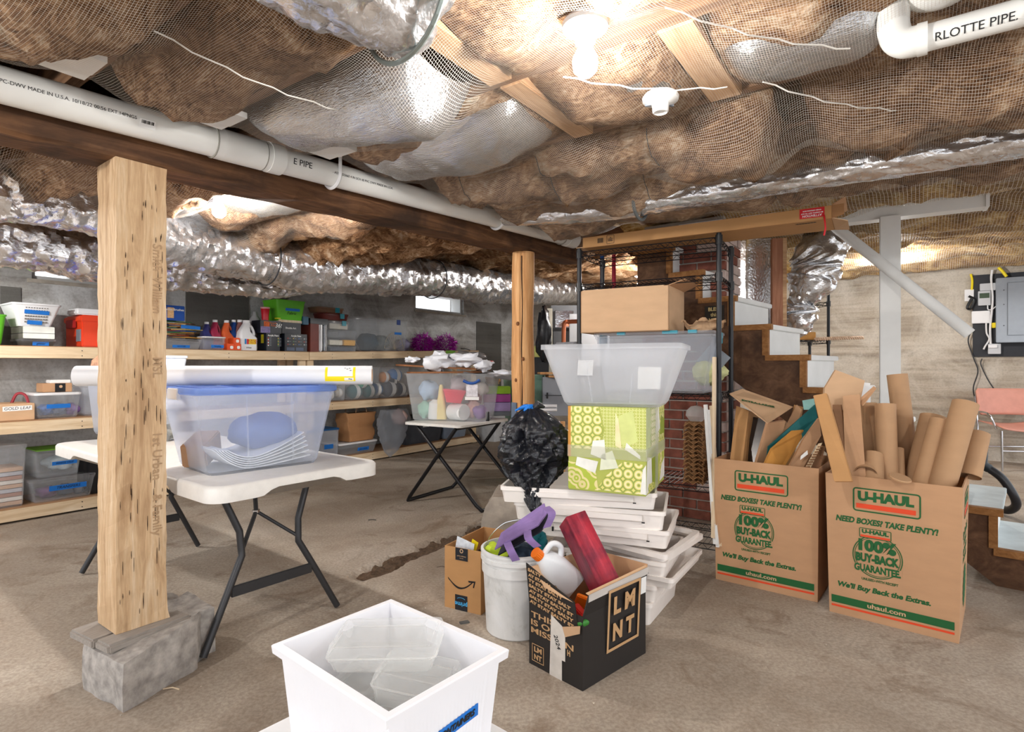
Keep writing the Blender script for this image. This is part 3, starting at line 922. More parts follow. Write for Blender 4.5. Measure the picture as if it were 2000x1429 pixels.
lamp('white lamp holder with a glowing bare bulb at the top centre', onz(1143, 42, 2.035), m=BULBN)
lamp('glowing bare bulb beyond the beam right of the square post', onz(428, 372, 2.06))
lamp('bare bulb on the ceiling hidden behind the white post', Vector((.667 * 6, 6.0, 2.235)))
lamp('unseen bare bulb added at the left to brighten the shelving', Vector((-3.6, 2.95, 1.95)))  # out of view, put in to lift the dark left wall and shelves
lamp('added bare bulb far behind the wire rack lighting the left wall', Vector((1.42, 6.3, 2.16)))  # added deep in the room to light the far left wall and duct
lamp('added fill bulb over the floor to the right behind the camera', Vector((1.9, -.6, 2.02)))  # extra unseen bulb, added as general fill
lamp('bare bulb over the floor to the left behind the camera', Vector((-2.2, .35, 2.02)))
lamp('empty white ceramic lamp holder without a bulb', onz(1290, 186, 2.05), False)
# ================================================================ STAIRS, WHITE POST, BRICKS
NOS = lambda k: Vector((2.72 - .17 * k, 2.80 + .155 * k, .195 + .205 * k))
SD = Vector((.17, -.155, 0)).normalized()            # downhill
SWD = Vector((.155, .17, 0)).normalized()            # across, away from the camera
st = thing('staircase', 'open staircase with white risers and brown edges descending to the right', 'staircase', (0, 0, 0))
SW_ = .74
WORN = mat('worn_blue_white_paint', (206, 216, 218), .6, var=.12, scale=9)
for k in range(0, 10):
    n_ = NOS(k); back = .265; th = .032
    Mt = MX(n_, SWD, -SD)
    tr_ = MB().box(0.03, SW_, 0, back, -th, 0).build('tread', WORN if k < 2 else WHITEW, st, M=Mt, bevel=.004)
    MB().box(-.012, .03, -.004, back, -th - .003, .002).build('tread_edge', EDGEW, tr_, M=Mt)
    rs0 = MB().box(.03, SW_, .03, .045, -.205, -th).build('riser', WHITEW, st, M=Mt)
    MB().box(-.006, .03, .018, .055, -.205, -th).build('riser_edge', EDGEW, rs0, M=Mt)
side = []
for k in range(0, 10):
    n_ = NOS(k); side += [n_ - SD * .056 + Vector((0, 0, -.036 - .168)), n_ - SD * .056 + Vector((0, 0, -.036))]
side = [p for p in side if p.z > 0.0] 
top_ = NOS(9) - SD * .30 + Vector((0, 0, -.036)); low_ = NOS(9) - SD * .30 + Vector((0, 0, -.42))
kf = (.42 - .195) / .205
foot2 = NOS(kf); foot2.z = 0.0
foot1 = NOS(0) - SD * .056; foot1.z = 0.0
poly = [foot1] + side[0:] + [top_, low_, foot2]
MB().slab([p + SWD * .004 for p in poly], SWD, .022).build('stringer', BROWNW, st)
# small sign on the stringer
sgn = at(1398, 615, 3.98); Ms = MX(sgn - SWD * .02, SD, (0, 0, 1))
t = thing('wall_sign', 'small black sign with gold lettering hung on the staircase side', 'sign')
patch(.135, .125, mat('black_sign_face', (40, 36, 30), .6), t, Ms, 'sign_board', .008)
GOLD = mat('gold_lettering', (206, 184, 128), .6)
for i, s_ in enumerate(('BLESS', 'this', 'MESS')): text(s_, .035, GOLD, t, Ms @ Matrix.Translation((0, .038 - .038 * i, .009)), bold=.001)
# handrail
h0, h1 = at(1628, 440, 4.12), at(1894, 652, 3.6)
t = thing('handrail', 'round white handrail slanting down toward the electrical panel', 'handrail')
MB().tube([h0 + (h0 - h1).normalized() * .3, h1], .036, 20).build('rail', WHITEW, t, smooth=True)
# white post and boxed beam
t = thing('white_post', 'tall flat white painted post below the boxed white beam', 'post', at(1738, 900, 4.0).to_2d().to_tuple() + (0,), math.radians(-30))
MB().box(-.061, .061, -.045, .045, 0, 2.20).build('post_shaft', WHITEW, t, bevel=.004)
b0, b1 = onz(1600, 441, 2.195), onz(1925, 403, 2.195)
bd = (b1 - b0).normalized(); bn = Vector((-bd.y, bd.x, 0))
Lb = (b1 - b0).length
t = thing('boxed_beam', 'short white boarded beam under the ceiling at the right', 'beam', b0, math.atan2(bd.y, bd.x))
MB().box(0, Lb, 0, .02, 0, .088).build('beam_board', WHITEW, t)
MB().box(0, Lb, 0, .02, .090, .185).build('beam_board', WHITEW, t)
MB().box(0, Lb, .02, .12, 0, .012).build('beam_soffit', WHITEW, t)
MB().box(Lb, Lb + .02, -.015, .13, -.003, .19).build('end_cap', WHITEW, t)

# brick pier under the stairs
BR = mat('red_brick', (126, 74, 60), .9, var=.3, scale=14, bump=.4)
BRW = mat('whitewashed_brick', (196, 176, 168), .9, var=.2, scale=18, bump=.4)
MORT = mat('mortar', (168, 160, 150), .95, var=.1)
pc = Vector((1.55, 4.14, 0))
t = thing('brick_pier', 'whitewashed red brick pier standing behind the staircase', 'brick pier', (pc.x, pc.y, 0), ROOM)
MB().box(.012, .44, .012, .62, 0, 2.25).build('mortar_core', MORT, t)
bl, bh, jt = .21, .062, .012
for c in range(30):
    z = .006 + c * (bh + jt)
    off = 0 if c % 2 else bl / 2
    y = -off
    while y < .62:
        y0, y1 = max(0, y), min(.632, y + bl - jt)
        if y1 - y0 > .03:
            e = rnd.uniform(-.003, .003)
            MB().box(e, .05, y0, y1, z, z + bh).build('brick', BR if (y0 > .02 or c % 3) else BRW, t)
        y += bl
    x = .055 - (0 if c % 2 else bl / 2)
    while x < .45:
        x0, x1 = max(.055, x), min(.452, x + bl - jt)
        if x1 - x0 > .03:
            e = rnd.uniform(-.003, .003)
            MB().box(x0, x1, e, .05, z, z + bh).build('brick', BRW if rnd.random() < .7 else BR, t)
        x += bl

# foil ducts behind the stairs
t = thing('foil_duct', 'tall flat foil wrapped duct rising behind the staircase', 'duct')
a = at(1480, 600, 5.0)
mb = MB()
grid = []
for i in range(40):
    z = .9 + 1.35 * i / 39; r = []
    for k in range(32):
        q = ring(.28, .2, .03, 0, 7)[k]
        e = float(fbm(q[0] * 20, q[1] * 20, z * 26)) * .006
        r.append((a.x + q[0] * (1 + e * 5), a.y + q[1] * (1 + e * 5), z))
    grid.append(r)
mb.loft(grid).build('duct_sleeve', FOIL, t, smooth=True, auto=40)
t = thing('foil_duct', 'puffy round foil wrapped elbow duct left of the handrail', 'duct')
duct([at(1640, 440, 5.0), at(1600, 500, 4.7), at(1588, 545, 4.7), at(1564, 590, 4.75), at(1562, 620, 4.75), at(1548, 665, 4.8)], [.17, .2, .19, .12, .15, .06], 'duct_sleeve', parent=t, seed=31, wr=.018, sag=.02, round_end=True)
t = thing('wood_stud', 'reddish wooden stud and pale edge board behind the stairs', 'stud', (at(1522, 700, 4.7).x, 4.7, 0), -.2)
MB().box(-.06, .02, -.03, .03, 0, 2.2).build('stud_face', wood('reddish_stud', (140, 92, 70), (172, 120, 94), (190, 142, 114), 1, 'z'), t)
MB().box(.021, .05, -.03, .03, 0, 2.2).build('stud_edge', BLOCKW, t)

# ================================================================ WIRE RACK WITH ITS LOAD
rk_fr = Vector((1.165, 3.2, 0)); rl = Vector((-.867, .5, 0)).normalized(); rs_ = Vector((.5, .867, 0)).normalized()
RL, RS = .85, .41
rk = thing('wire_rack', 'black wire shelving rack loaded with bins and cartons', 'rack', rk_fr, math.atan2(rl.y, rl.x))
# local x runs along rl, local y = -rs
for x in (0, RL):
    for y in (0, -RS):
        MB().tube([(x, y, .0), (x, y, 1.898)], .0145, 12).build('rack_post', BLACKM, rk, smooth=True)
def wire_shelf(z, parent, L_, D_, name='wire_shelf', pitch=.028):
    mb = MB()
    for y in (0, -D_):
        mb.tube([(0, y, z), (L_, y, z)], .003, 5).tube([(0, y, z - .03), (L_, y, z - .03)], .003, 5)
        k = int(L_ / .03); mb.tube([(L_ * i / k, y, z if i % 2 else z - .03) for i in range(k + 1)], .002, 4)
    for x in (0, L_):
        mb.tube([(x, 0, z), (x, -D_, z)], .003, 5).tube([(x, 0, z - .03), (x, -D_, z - .03)], .003, 5)
        k = int(D_ / .03); mb.tube([(x, -D_ * i / k, z if i % 2 else z - .03) for i in range(k + 1)], .002, 4)
    for i in range(1, int(L_ / pitch)): mb.tube([(i * pitch, 0, z + .002), (i * pitch, -D_, z + .002)], .0017, 4)
    for f in (.33, .66): mb.tube([(0, -D_ * f, z - .002), (L_, -D_ * f, z - .002)], .0028, 4)
    mb.build(name, BLACKM, parent)
    for x in (0, L_):
        for y in (0, -D_): MB().tube([(x, y, z - .04), (x, y, z + .012)], .020, 12).build('collar', BLACKP, parent, smooth=True)
for z in (.14, .46, .985, 1.665, 1.875): wire_shelf(z, rk, RL, RS)
def RK(a, b, z): return rk_fr + rl * a + rs_ * b + Vector((0, 0, z))

# long flat carton on top
z0 = 1.905
BLp, BRp = onz(1134, 483, z0), onz(1624, 423, z0)
dx = (BRp - BLp); Lx = dx.length; dx.normalize(); dy = Vector((-dx.y, dx.x, 0))
off = dy * .03
t = thing('long_carton', 'long flat tan carton with a red sticker lying across the rack top', 'carton', BLp + off + Vector((0, 0, .0)), math.atan2(dx.y, dx.x))
MB().box(0, Lx, 0, .30, 0, .066).build('carton_body', CARD3, t, bevel=.002)
MB().slab([(Lx, 0, 0), (Lx, .3, 0), (Lx + .07, .29, -.01), (Lx + .07, .02, -.02)], (0, 0, 1), .004).build('flap', CARD2, t)
MB().slab([(Lx, .0, .0), (Lx + .055, -.03, .005), (Lx + .055, -.03, .06), (Lx, 0, .066)], (0, 1, 0), .004).build('flap', CARDIN, t)
MB().slab([(Lx, .0, .066), (Lx, .3, .066), (Lx + .06, .3, .10), (Lx + .06, .0, .10)], (0, 0, 1), .004).build('flap', CARDIN, t)
MB().box(-.045, 0, 0, .2, .004, .008).build('flap', CARD2, t)
Fm = lambda x, z: MX((x, -.0008, z), (1, 0, 0), (0, 0, 1))
RED = mat('red_sticker', (204, 24, 34), .5, var=.04)
stk = patch(.115, .05, RED, t, Fm(Lx - .09, .038), 'red_sticker')
for i, s_ in enumerate(('ATTENTION', 'BE CAREFUL NOT TO CUT', 'WHEN OPENING BOX')):
    text(s_, .016 if i == 0 else .0085, PAPER, stk, MX((Lx - .09, -.0018, .025 + i * .013), (-1, 0, 0), (0, 0, -1)), bold=.0003)
for i in range(10): patch(.002, .03, INK, t, Fm(.105 + i * .004, .035), 'barcode_line')
band(.05, .055, .0022, INK, t, Fm(.19, .035), 'printed_frame', .006)
text('16\nCRAFT\nPAPER', .011, INK, t, Fm(.19, .036), bold=.0004)
for i in range(22): patch(.0018 + (i % 3) * .001, .02, INK, t, MX((Lx - .17 + i * .0045, .05, -.0008), (1, 0, 0), (0, -1, 0)), 'barcode_line')
text('PAPER STRONG', .02, mat('brown_print', (120, 92, 62), .7), t, MX((Lx * .45, .05, -.0008), (1, 0, 0), (0, -1, 0)))
MB().tube([(Lx - .035, -.004, .02), (Lx - .03, -.01, -.02), (Lx - .028, -.006, -.05), (Lx - .035, .0, -.085)], .0045, 6).build('red_ribbon', RED, t)
for i, (x, y, l, h) in enumerate(((.35, .06, .3, .004), (.6, .05, .25, .008), (.95, .03, .22, .003))):
    o = MB().box(0, l, 0, .12, 0, h + .006).build('paper_sheet', PAPER if i != 1 else WHITEP)
    o.location = BLp + off + dx * x + dy * y + Vector((0, 0, .0665)); o.rotation_euler[2] = math.atan2(dx.y, dx.x) + .05 * (i - 1)
    tag(o, ['white paper pad lying on the left of the long carton', 'white plastic sheet lying on the middle of the long carton', 'small white card lying on the long carton near the red sticker'][i], 'paper')

# teal-latched clear bin on the middle shelf, brown carton on it
def clear_bin(label, loc, rotz, bw, bd, tw, td, h, body=None, lid=None, lidc=WHITEP, latch=None, tape=None, group=None, lidh=.02, rim=True, name='storage_bin'):
    t = thing(name, label, 'storage bin', loc, rotz, group)
    shell(bw, bd, tw, td, h, .035, .003, lip=.008 if rim else 0).build('bin_body', body or CLEAR, t, smooth=True)
    if lid:
        MB().loft([ring(tw + .02, td + .02, .04, h + .001), ring(tw + .028, td + .028, .042, h + .006), ring(tw + .024, td + .024, .04, h + lidh), ring(tw - .03, td - .03, .03, h + lidh), ring(tw - .05, td - .05, .03, h + lidh - .008)]).build('bin_lid', lidc, t, smooth=True)
    if latch:
        for s in (-1, 1):
            MB().box(s * (tw / 2 + .012) - .008, s * (tw / 2 + .012) + .008, -td * .16, td * .16, h - .05, h + lidh * .9).build('latch', latch, t, bevel=.003)
    if tape:
        tw_, th_, tx, tz, s_ = tape
        k = tz / h; y = -(bd / 2 + (td - bd) / 2 * k) - .0012
        tp_ = patch(tw_, th_, TAPE, t, MX((tx, y, tz), (1, 0, 0), (0, (bd - td) / 2 / h, 1)), 'tape_label')
        if s_: text(s_, th_ * .8, INK, tp_, MX((tx, y - .0012, tz), (1, 0, 0), (0, (bd - td) / 2 / h, 1)), name='handwriting', shear=.2)
    return t
TEAL = mat('teal_plastic', (24, 140, 160), .4, var=.04)
rrot = math.atan2(-rl.y, -rl.x)
c = RK(.40, .21, .99)
t = clear_bin('clear bin with teal latches on the middle rack shelf', c, rrot, .62, .30, .71, .37, .345, CLEARB, True, CLEARB, TEAL)
for i, (x, w) in enumerate(((-.18, .05), (.12, .09), (.25, .05))): MB().box(x - w / 2, x + w / 2, -.198, -.17, .35, .37).build('lid_clip', TEAL, t, bevel=.002)
def blob(c, r, m, name, label, cat, seed=0, sq=(1, 1, 1), amp=.25, group=None, n=20):
    mb = MB(); rings = []
    for i in range(1, 13):
        a = math.pi * i / 13; rr_ = []
        for k in range(n):
            b = 2 * math.pi * k / n; d_ = Vector((math.sin(a) * math.cos(b), math.sin(a) * math.sin(b), -math.cos(a)))
            q = r * (1 + amp * float(fbm(d_.x * 2 + seed, d_.y * 2, d_.z * 2 + seed, 3)))
            rr_.append((d_.x * q * sq[0], d_.y * q * sq[1], d_.z * q * sq[2]))
        rings.append(rr_)
    o = mb.loft(rings).build(name, m, smooth=True, auto=60)
    o.location = c; return tag(o, label, cat, group)
blob(c + Vector((.27, -.15, .12)), .095, mat('yellow_green_cloth', (206, 206, 150), .9, var=.2), 'fabric_scrap', 'crumpled pale yellow cloth inside the teal latched bin', 'cloth', 3, (1, 1, .8))
o = MB().box(-.07, .07, -.003, .003, -.07, .07).build('grey_tag', GREYP); o.location = c + Vector((.285, -.17, .2)); o.rotation_euler = (0, math.radians(40), rrot); tag(o, 'grey square card standing inside the teal latched bin', 'card')
c2 = RK(.555, .175, 1.358)
t = thing('cardboard_box', 'tan carton with open flaps wedged on the rack above the bins', 'carton', c2, rrot)
mb = MB(); W_, D_, H_ = .555, .38, .265
for b_ in ((-W_ / 2, W_ / 2, -D_ / 2 - .0, -D_ / 2 + .005), (-W_ / 2, W_ / 2, D_ / 2 - .005, D_ / 2), (-W_ / 2, -W_ / 2 + .005, -D_ / 2, D_ / 2), (W_ / 2 - .005, W_ / 2, -D_ / 2, D_ / 2)): mb.box(*b_, 0, H_)
mb.box(-W_ / 2, W_ / 2, -D_ / 2, D_ / 2, 0, .005).build('carton_body', CARD2, t)
MB().slab([(-W_ / 2 + .01, -D_ / 2, H_), (W_ / 2 - .03, -D_ / 2, H_), (W_ / 2 - .02, D_ * .1, H_ + .03), (-W_ / 2 + .03, D_ * .12, H_ + .025)], (0, 0, 1), .004).build('flap', CARD2, t)
MB().slab([(-W_ / 2, D_ / 2, H_), (-W_ / 2 + .04, -D_ * .1, H_ + .012), (W_ / 2 - .05, -D_ * .1, H_ + .02), (W_ / 2, D_ / 2, H_)], (0, 0, 1), .004).build('flap', CARD, t)
MB().slab([(W_ / 2, -D_ / 2, H_), (W_ / 2 + .09, -D_ / 2 + .02, H_ + .03), (W_ / 2 + .09, D_ / 2, H_ + .04), (W_ / 2, D_ / 2, H_)], (0, 0, 1), .004).build('flap', CARD, t)
t = thing('crumpled_paper', 'crumpled brown packing paper on the teal latched bin', 'paper', RK(.10, .14, 1.365), rrot)
P = np.zeros((16, 16, 3)); gu, gv = np.meshgrid(np.linspace(-.12, .10, 16), np.linspace(-.1, .1, 16))
P[..., 0], P[..., 1], P[..., 2] = gu, gv, .03 + .035 * fbm(gu * 14, gv * 14, 1.0)
link('sheet', grid_mesh('sheet', P), CARD2, t)

# egg cartons, sticks
PULP = mat('brown_pulp', (150, 110, 72), .95, var=.15, bump=.3)
base = at(1363, 943, 3.30); base.z = .468
for i in range(14):
    t = None
    mb = MB(); w = .10
    P = np.zeros((9, 13, 3)); gu, gv = np.meshgrid(np.linspace(-.057, .057, 9), np.linspace(-.08, .08, 13), indexing='ij')
    P[..., 0], P[..., 1] = gu, gv; P[..., 2] = .012 * (np.cos(gu * 2 * np.pi / .057) * np.cos(gv * 2 * np.pi / .0513)) + .012
    o = link('egg_tray', grid_mesh('egg_tray', P), PULP)
    md = o.modifiers.new('solid', 'SOLIDIFY'); md.thickness = .004
    o.location = (base.x + rnd.uniform(-.004, .004), base.y + .03, base.z + .0255 * i); o.rotation_euler[2] = rrot + rnd.uniform(-.05, .05)
    tag(o, 'brown pulp egg tray beside the green box, %s from the bottom of its stack' % ORD[i], 'egg tray', 'stacked egg trays')
o = MB().lathe([(.035, 0), (.06, .03), (.055, .06), (.03, .085), (.005, .09)], 14).build('plastic_wrap', clear('soft_bag', (240, 240, 238), .6, .3), smooth=True)
o.location = (base.x, base.y + .03, base.z + .36); tag(o, 'puffed clear bag on top of the egg tray stack', 'bag')
PALEW = wood('pale_stick_wood', (204, 178, 146), (224, 204, 174), (236, 220, 196), 1, 'z')
for i, (a, b, w, m_, lab) in enumerate((((1378, 790), (1397, 1062), .012, WHITEW, 'white painted wooden strip leaning nearest the egg trays'), ((1384, 800), (1402, 1068), .011, WHITEW, 'white painted wooden strip leaning between two others by the rack'),
                                        ((1389, 792), (1408, 1066), .011, PALEW, 'pale wooden strip leaning at the right of the white strips'), ((1399, 697), (1393, 1050), .012, PALEW, 'tall thin pale stick rising in front of the rack post'))):
    p, q = at(a[0], a[1], 3.16), at(b[0], b[1], 3.06); p.y += .03 * (i == 3); q.z = max(q.z, .0)
    o = MB().tube([q, p], w, 4).build('wood_strip', m_); tag(o, lab, 'wood strip')

# ================================================================ NEAR FOLDING TABLE
def folding_table(label, c, rot, L_, D_, H_):
    t = thing('folding_table', label, 'table', (c[0], c[1], 0), rot)
    tp = MB()
    r0 = ring(L_, D_, .07, H_ - .055, 8); r1 = ring(L_, D_, .07, H_ - .01, 8)
    r0 = [(x, y, z + (.022 if (abs(x) < L_ * .30 or (abs(y) < D_ * .22 and abs(x) > L_ * .45)) else 0)) for x, y, z in r0]
    # dense outline so that the scalloped skirt shows
    def dense(q, n=8):
        out = []
        for a, b in zip(q, q[1:] + q[:1]):
            m_ = max(1, int((Vector(a) - Vector(b)).length / .03))
            out += [tuple(Vector(a).lerp(Vector(b), i / m_)) for i in range(m_)]
        return out
    base_ = dense(ring(L_, D_, .07, 0, 8))
    def sk(x, y):
        s = max(0, min(1, (L_ * .33 - abs(x)) / .05)) if abs(y) > D_ / 2 - .03 else max(0, min(1, (D_ * .25 - abs(y)) / .05))
        return .028 * s
    lo = [(x, y, H_ - .062 + sk(x, y)) for x, y, _ in base_]
    sc = lambda q, s, z: [(x * s, y * (1 - (1 - s) * L_ / D_), z) for x, y, _ in q]
    tp.loft([sc(lo, .985, 0) and [(x * .985, y * (1 - .015 * L_ / D_), z) for x, y, z in lo], lo, [(x, y, H_ - .012) for x, y, _ in base_], sc(base_, .993, H_ - .002), sc(base_, .985, H_)])
    tp.build('table_top', TABLEP, t, smooth=True, auto=50)
    for s in (-1, 1):
        x0 = s * L_ * .34
        for y in (-1, 1):
            pts = [(x0, y * .17, H_ - .04), (x0 + s * .0, y * .19, H_ - .12), (x0 + s * .02, y * .135, H_ - .26), (x0 + s * .03, y * .13, H_ - .36), (x0 + s * .05, y * .2, .22), (x0 + s * .075, y * .305, .012)]
            pts2 = [Vector(pts[0])]
            for i in range(1, len(pts) - 1):
                p, a, b = Vector(pts[i]), Vector(pts[i - 1]), Vector(pts[i + 1])
                pts2 += [p.lerp(a, .25), p, p.lerp(b, .25)]
            pts2.append(Vector(pts[-1]))
            MB().tube(pts2, .0145, 12).build('leg', DARKM, t, smooth=True)
        MB().box(x0 + s * .05 - .006, x0 + s * .05 + .006, -.185, .185, .20, .245).build('cross_bar', DARKM, t, bevel=.003)
        MB().tube([(x0 + s * .03, .13, H_ - .34), (x0 - s * .10, 0, H_ - .22), (x0 - s * .16, -.02, H_ - .06)], .010, 8).build('brace', DARKM, t, smooth=True)
        MB().tube([(x0 + s * .03, -.13, H_ - .34), (x0 - s * .10, 0, H_ - .22)], .008, 8).build('brace', DARKM, t, smooth=True)
        MB().lathe([(.016, -.006), (.016, .006)], 12, (x0 - s * .10, 0, H_ - .22)).build('brace_ring', CHROME, t)
    return t
TBL = math.atan2(.616, -.788)
TC_ = (-1.600, 2.915); TH_ = .715
folding_table('white folding table carrying the blue lidded bin and paper roll', TC_, TBL, 1.95, .76, TH_)
# big blue-lidded bin
def corners_to(c_near, c_right, c_left):
    a = (c_right - c_near); b = (c_left - c_near); ang = math.atan2(a.y, a.x)
    return ang, a.length, b.length
n0, r0, l0 = onz(408, 932, TH_), onz(618, 902, TH_), onz(345, 905, TH_)
ang = math.radians(47)
BWv, BDv = .47, .38
cen = n0 + Vector((math.cos(ang), math.sin(ang), 0)) * BWv / 2 + Vector((-math.sin(ang), math.cos(ang), 0)) * BDv / 2
BLUEL = clear('blue_lid_plastic', (132, 164, 228), .75, .3)
t = thing('storage_bin', 'large clear bin with a blue lid on the near folding table', 'storage bin', (cen.x, cen.y, TH_), ang)
shell(BWv, BDv, .58, .46, .325, .04, .003, lip=.006).build('bin_body', CLEARB, t, smooth=True)
MB().loft([ring(.60, .48, .05, .322), ring(.612, .492, .05, .328), ring(.608, .488, .05, .347), ring(.57, .45, .04, .349), ring(.55, .43, .04, .343)]).build('bin_lid', BLUEL, t, smooth=True)
for x in (-.18, 0, .18): MB().box(x - .07, x + .07, -.15, .15, .343, .349).build('lid_panel', BLUEL, t, bevel=.002)
for s in (-1, 1): MB().box(s * .303 - .008, s * .303 + .008, -.06, .06, .30, .345).build('latch', WHITEP if s < 0 else BLUEL, t, bevel=.003)
for x in (-.09, .1): MB().box(x - .002, x + .002, -.215, -.205, .02, .3).build('moulded_rib', CLEAR, t, M=Matrix.Rotation(math.radians(-4), 4, 'X'))
BL = (math.cos(ang), math.sin(ang)); 
def inb(x, y, z): return Vector((cen.x + x * BL[0] - y * BL[1], cen.y + x * BL[1] + y * BL[0], TH_ + z))
# stack of white sheets curling in the bin
for i in range(6):
    P = np.zeros((30, 4, 3)); x = np.linspace(-.215 + .012 * i, .20 - .006 * i, 30)[:, None]
    zz = .010 + .009 * i + .09 * np.clip((-x - .06) / .15, 0, 1) ** 2 + .10 * np.clip((x + .05) / .25, 0, 1) ** 1.4 * (.25 + .15 * i)
    P[..., 0] = x; P[..., 1] = np.linspace(-.165, .165, 4)[None]; P[..., 2] = zz
    o = link('paper_sheet', grid_mesh('paper_sheet', P), PAPER); md = o.modifiers.new('solid', 'SOLIDIFY'); md.thickness = .004
    o.location = (cen.x, cen.y, TH_); o.rotation_euler[2] = ang
    tag(o, 'thick curling white sheet in the blue lidded bin, %s from the bottom' % ORD[i], 'paper', 'sheets in the blue lidded bin')
blob(inb(.06, 0, .145), .115, mat('dusty_blue_cloth', (96, 122, 176), .9, var=.1, bump=.3), 'folded_cloth', 'dusty blue cloth bundle inside the blue lidded bin', 'cloth', 5, (1.35, 1.2, .72), .12)
o = MB().box(-.09, .09, -.05, .05, 0, .1).build('kraft_packet', CARD, bevel=.006); o.location = inb(-.16, .1, .03); o.rotation_euler = (0, -.25, ang + .9); tag(o, 'brown packet at the left end of the blue lidded bin', 'packet')
# white paper roll
ra, rb = at(150, 737, 2.42), at(727, 731, 2.62); zr = TH_ + .350 + .043; ra.z = rb.z = zr
t = thing('paper_roll', 'long white paper roll with a yellow label on the blue lid', 'paper roll')
ROLLM = mat('roll_paper', (226, 227, 230), .45, var=.02)
MB().tube([ra, rb], .043, 32, False).build('roll', ROLLM, t, smooth=True)
rd = (rb - ra).normalized()
for p_, s in ((ra, 1), (rb, -1)):
    x_, y_ = frame_axes(rd)
    rings = [[p_ + rd * s * (.002 if j else 0) + (x_ * math.cos(a) + y_ * math.sin(a)) * rr_ for a in np.linspace(0, 2 * math.pi, 24, endpoint=False)] for j, rr_ in enumerate((.0425, .03))]
    MB().loft(rings, False, False).build('roll_end', PAPER, t)
    MB().tube([p_, p_ + rd * s * .2], .03, 20, False).build('roll_core', CARD2, t)
def wrap(t, p, rd, r, half, a0, a1, m, name):
    up = Vector((0, 0, 1)); sd = rd.cross(up).normalized()
    rings = [[p - rd * half + (sd * math.cos(a) + up * math.sin(a)) * r, p + rd * half + (sd * math.cos(a) + up * math.sin(a)) * r] for a in np.linspace(a0, a1, 10)]
    return MB().loft(rings, False, False, False).build(name, m, t, smooth=True)
pl = ra.lerp(rb, .888)
YEL = mat('yellow_label', (246, 222, 30), .5, var=.02)
wrap(t, pl, rd, .0434, .066, math.radians(-38), math.radians(58), YEL, 'yellow_label')
wrap(t, pl, rd, .0437, .055, math.radians(-6), math.radians(58), PAPER, 'label_window')
wrap(t, pl + rd * .038, rd, .0437, .02, math.radians(-32), math.radians(-14), PAPER, 'label_code')
for i, (x, a) in enumerate(((.02, 48), (.03, 40), (.04, 46), (.045, 30), (.04, -22), (.048, -24))):
    wrap(t, pl + rd * x, rd, .0439, .004, math.radians(a - 3), math.radians(a + 3), GREYP, 'label_print')
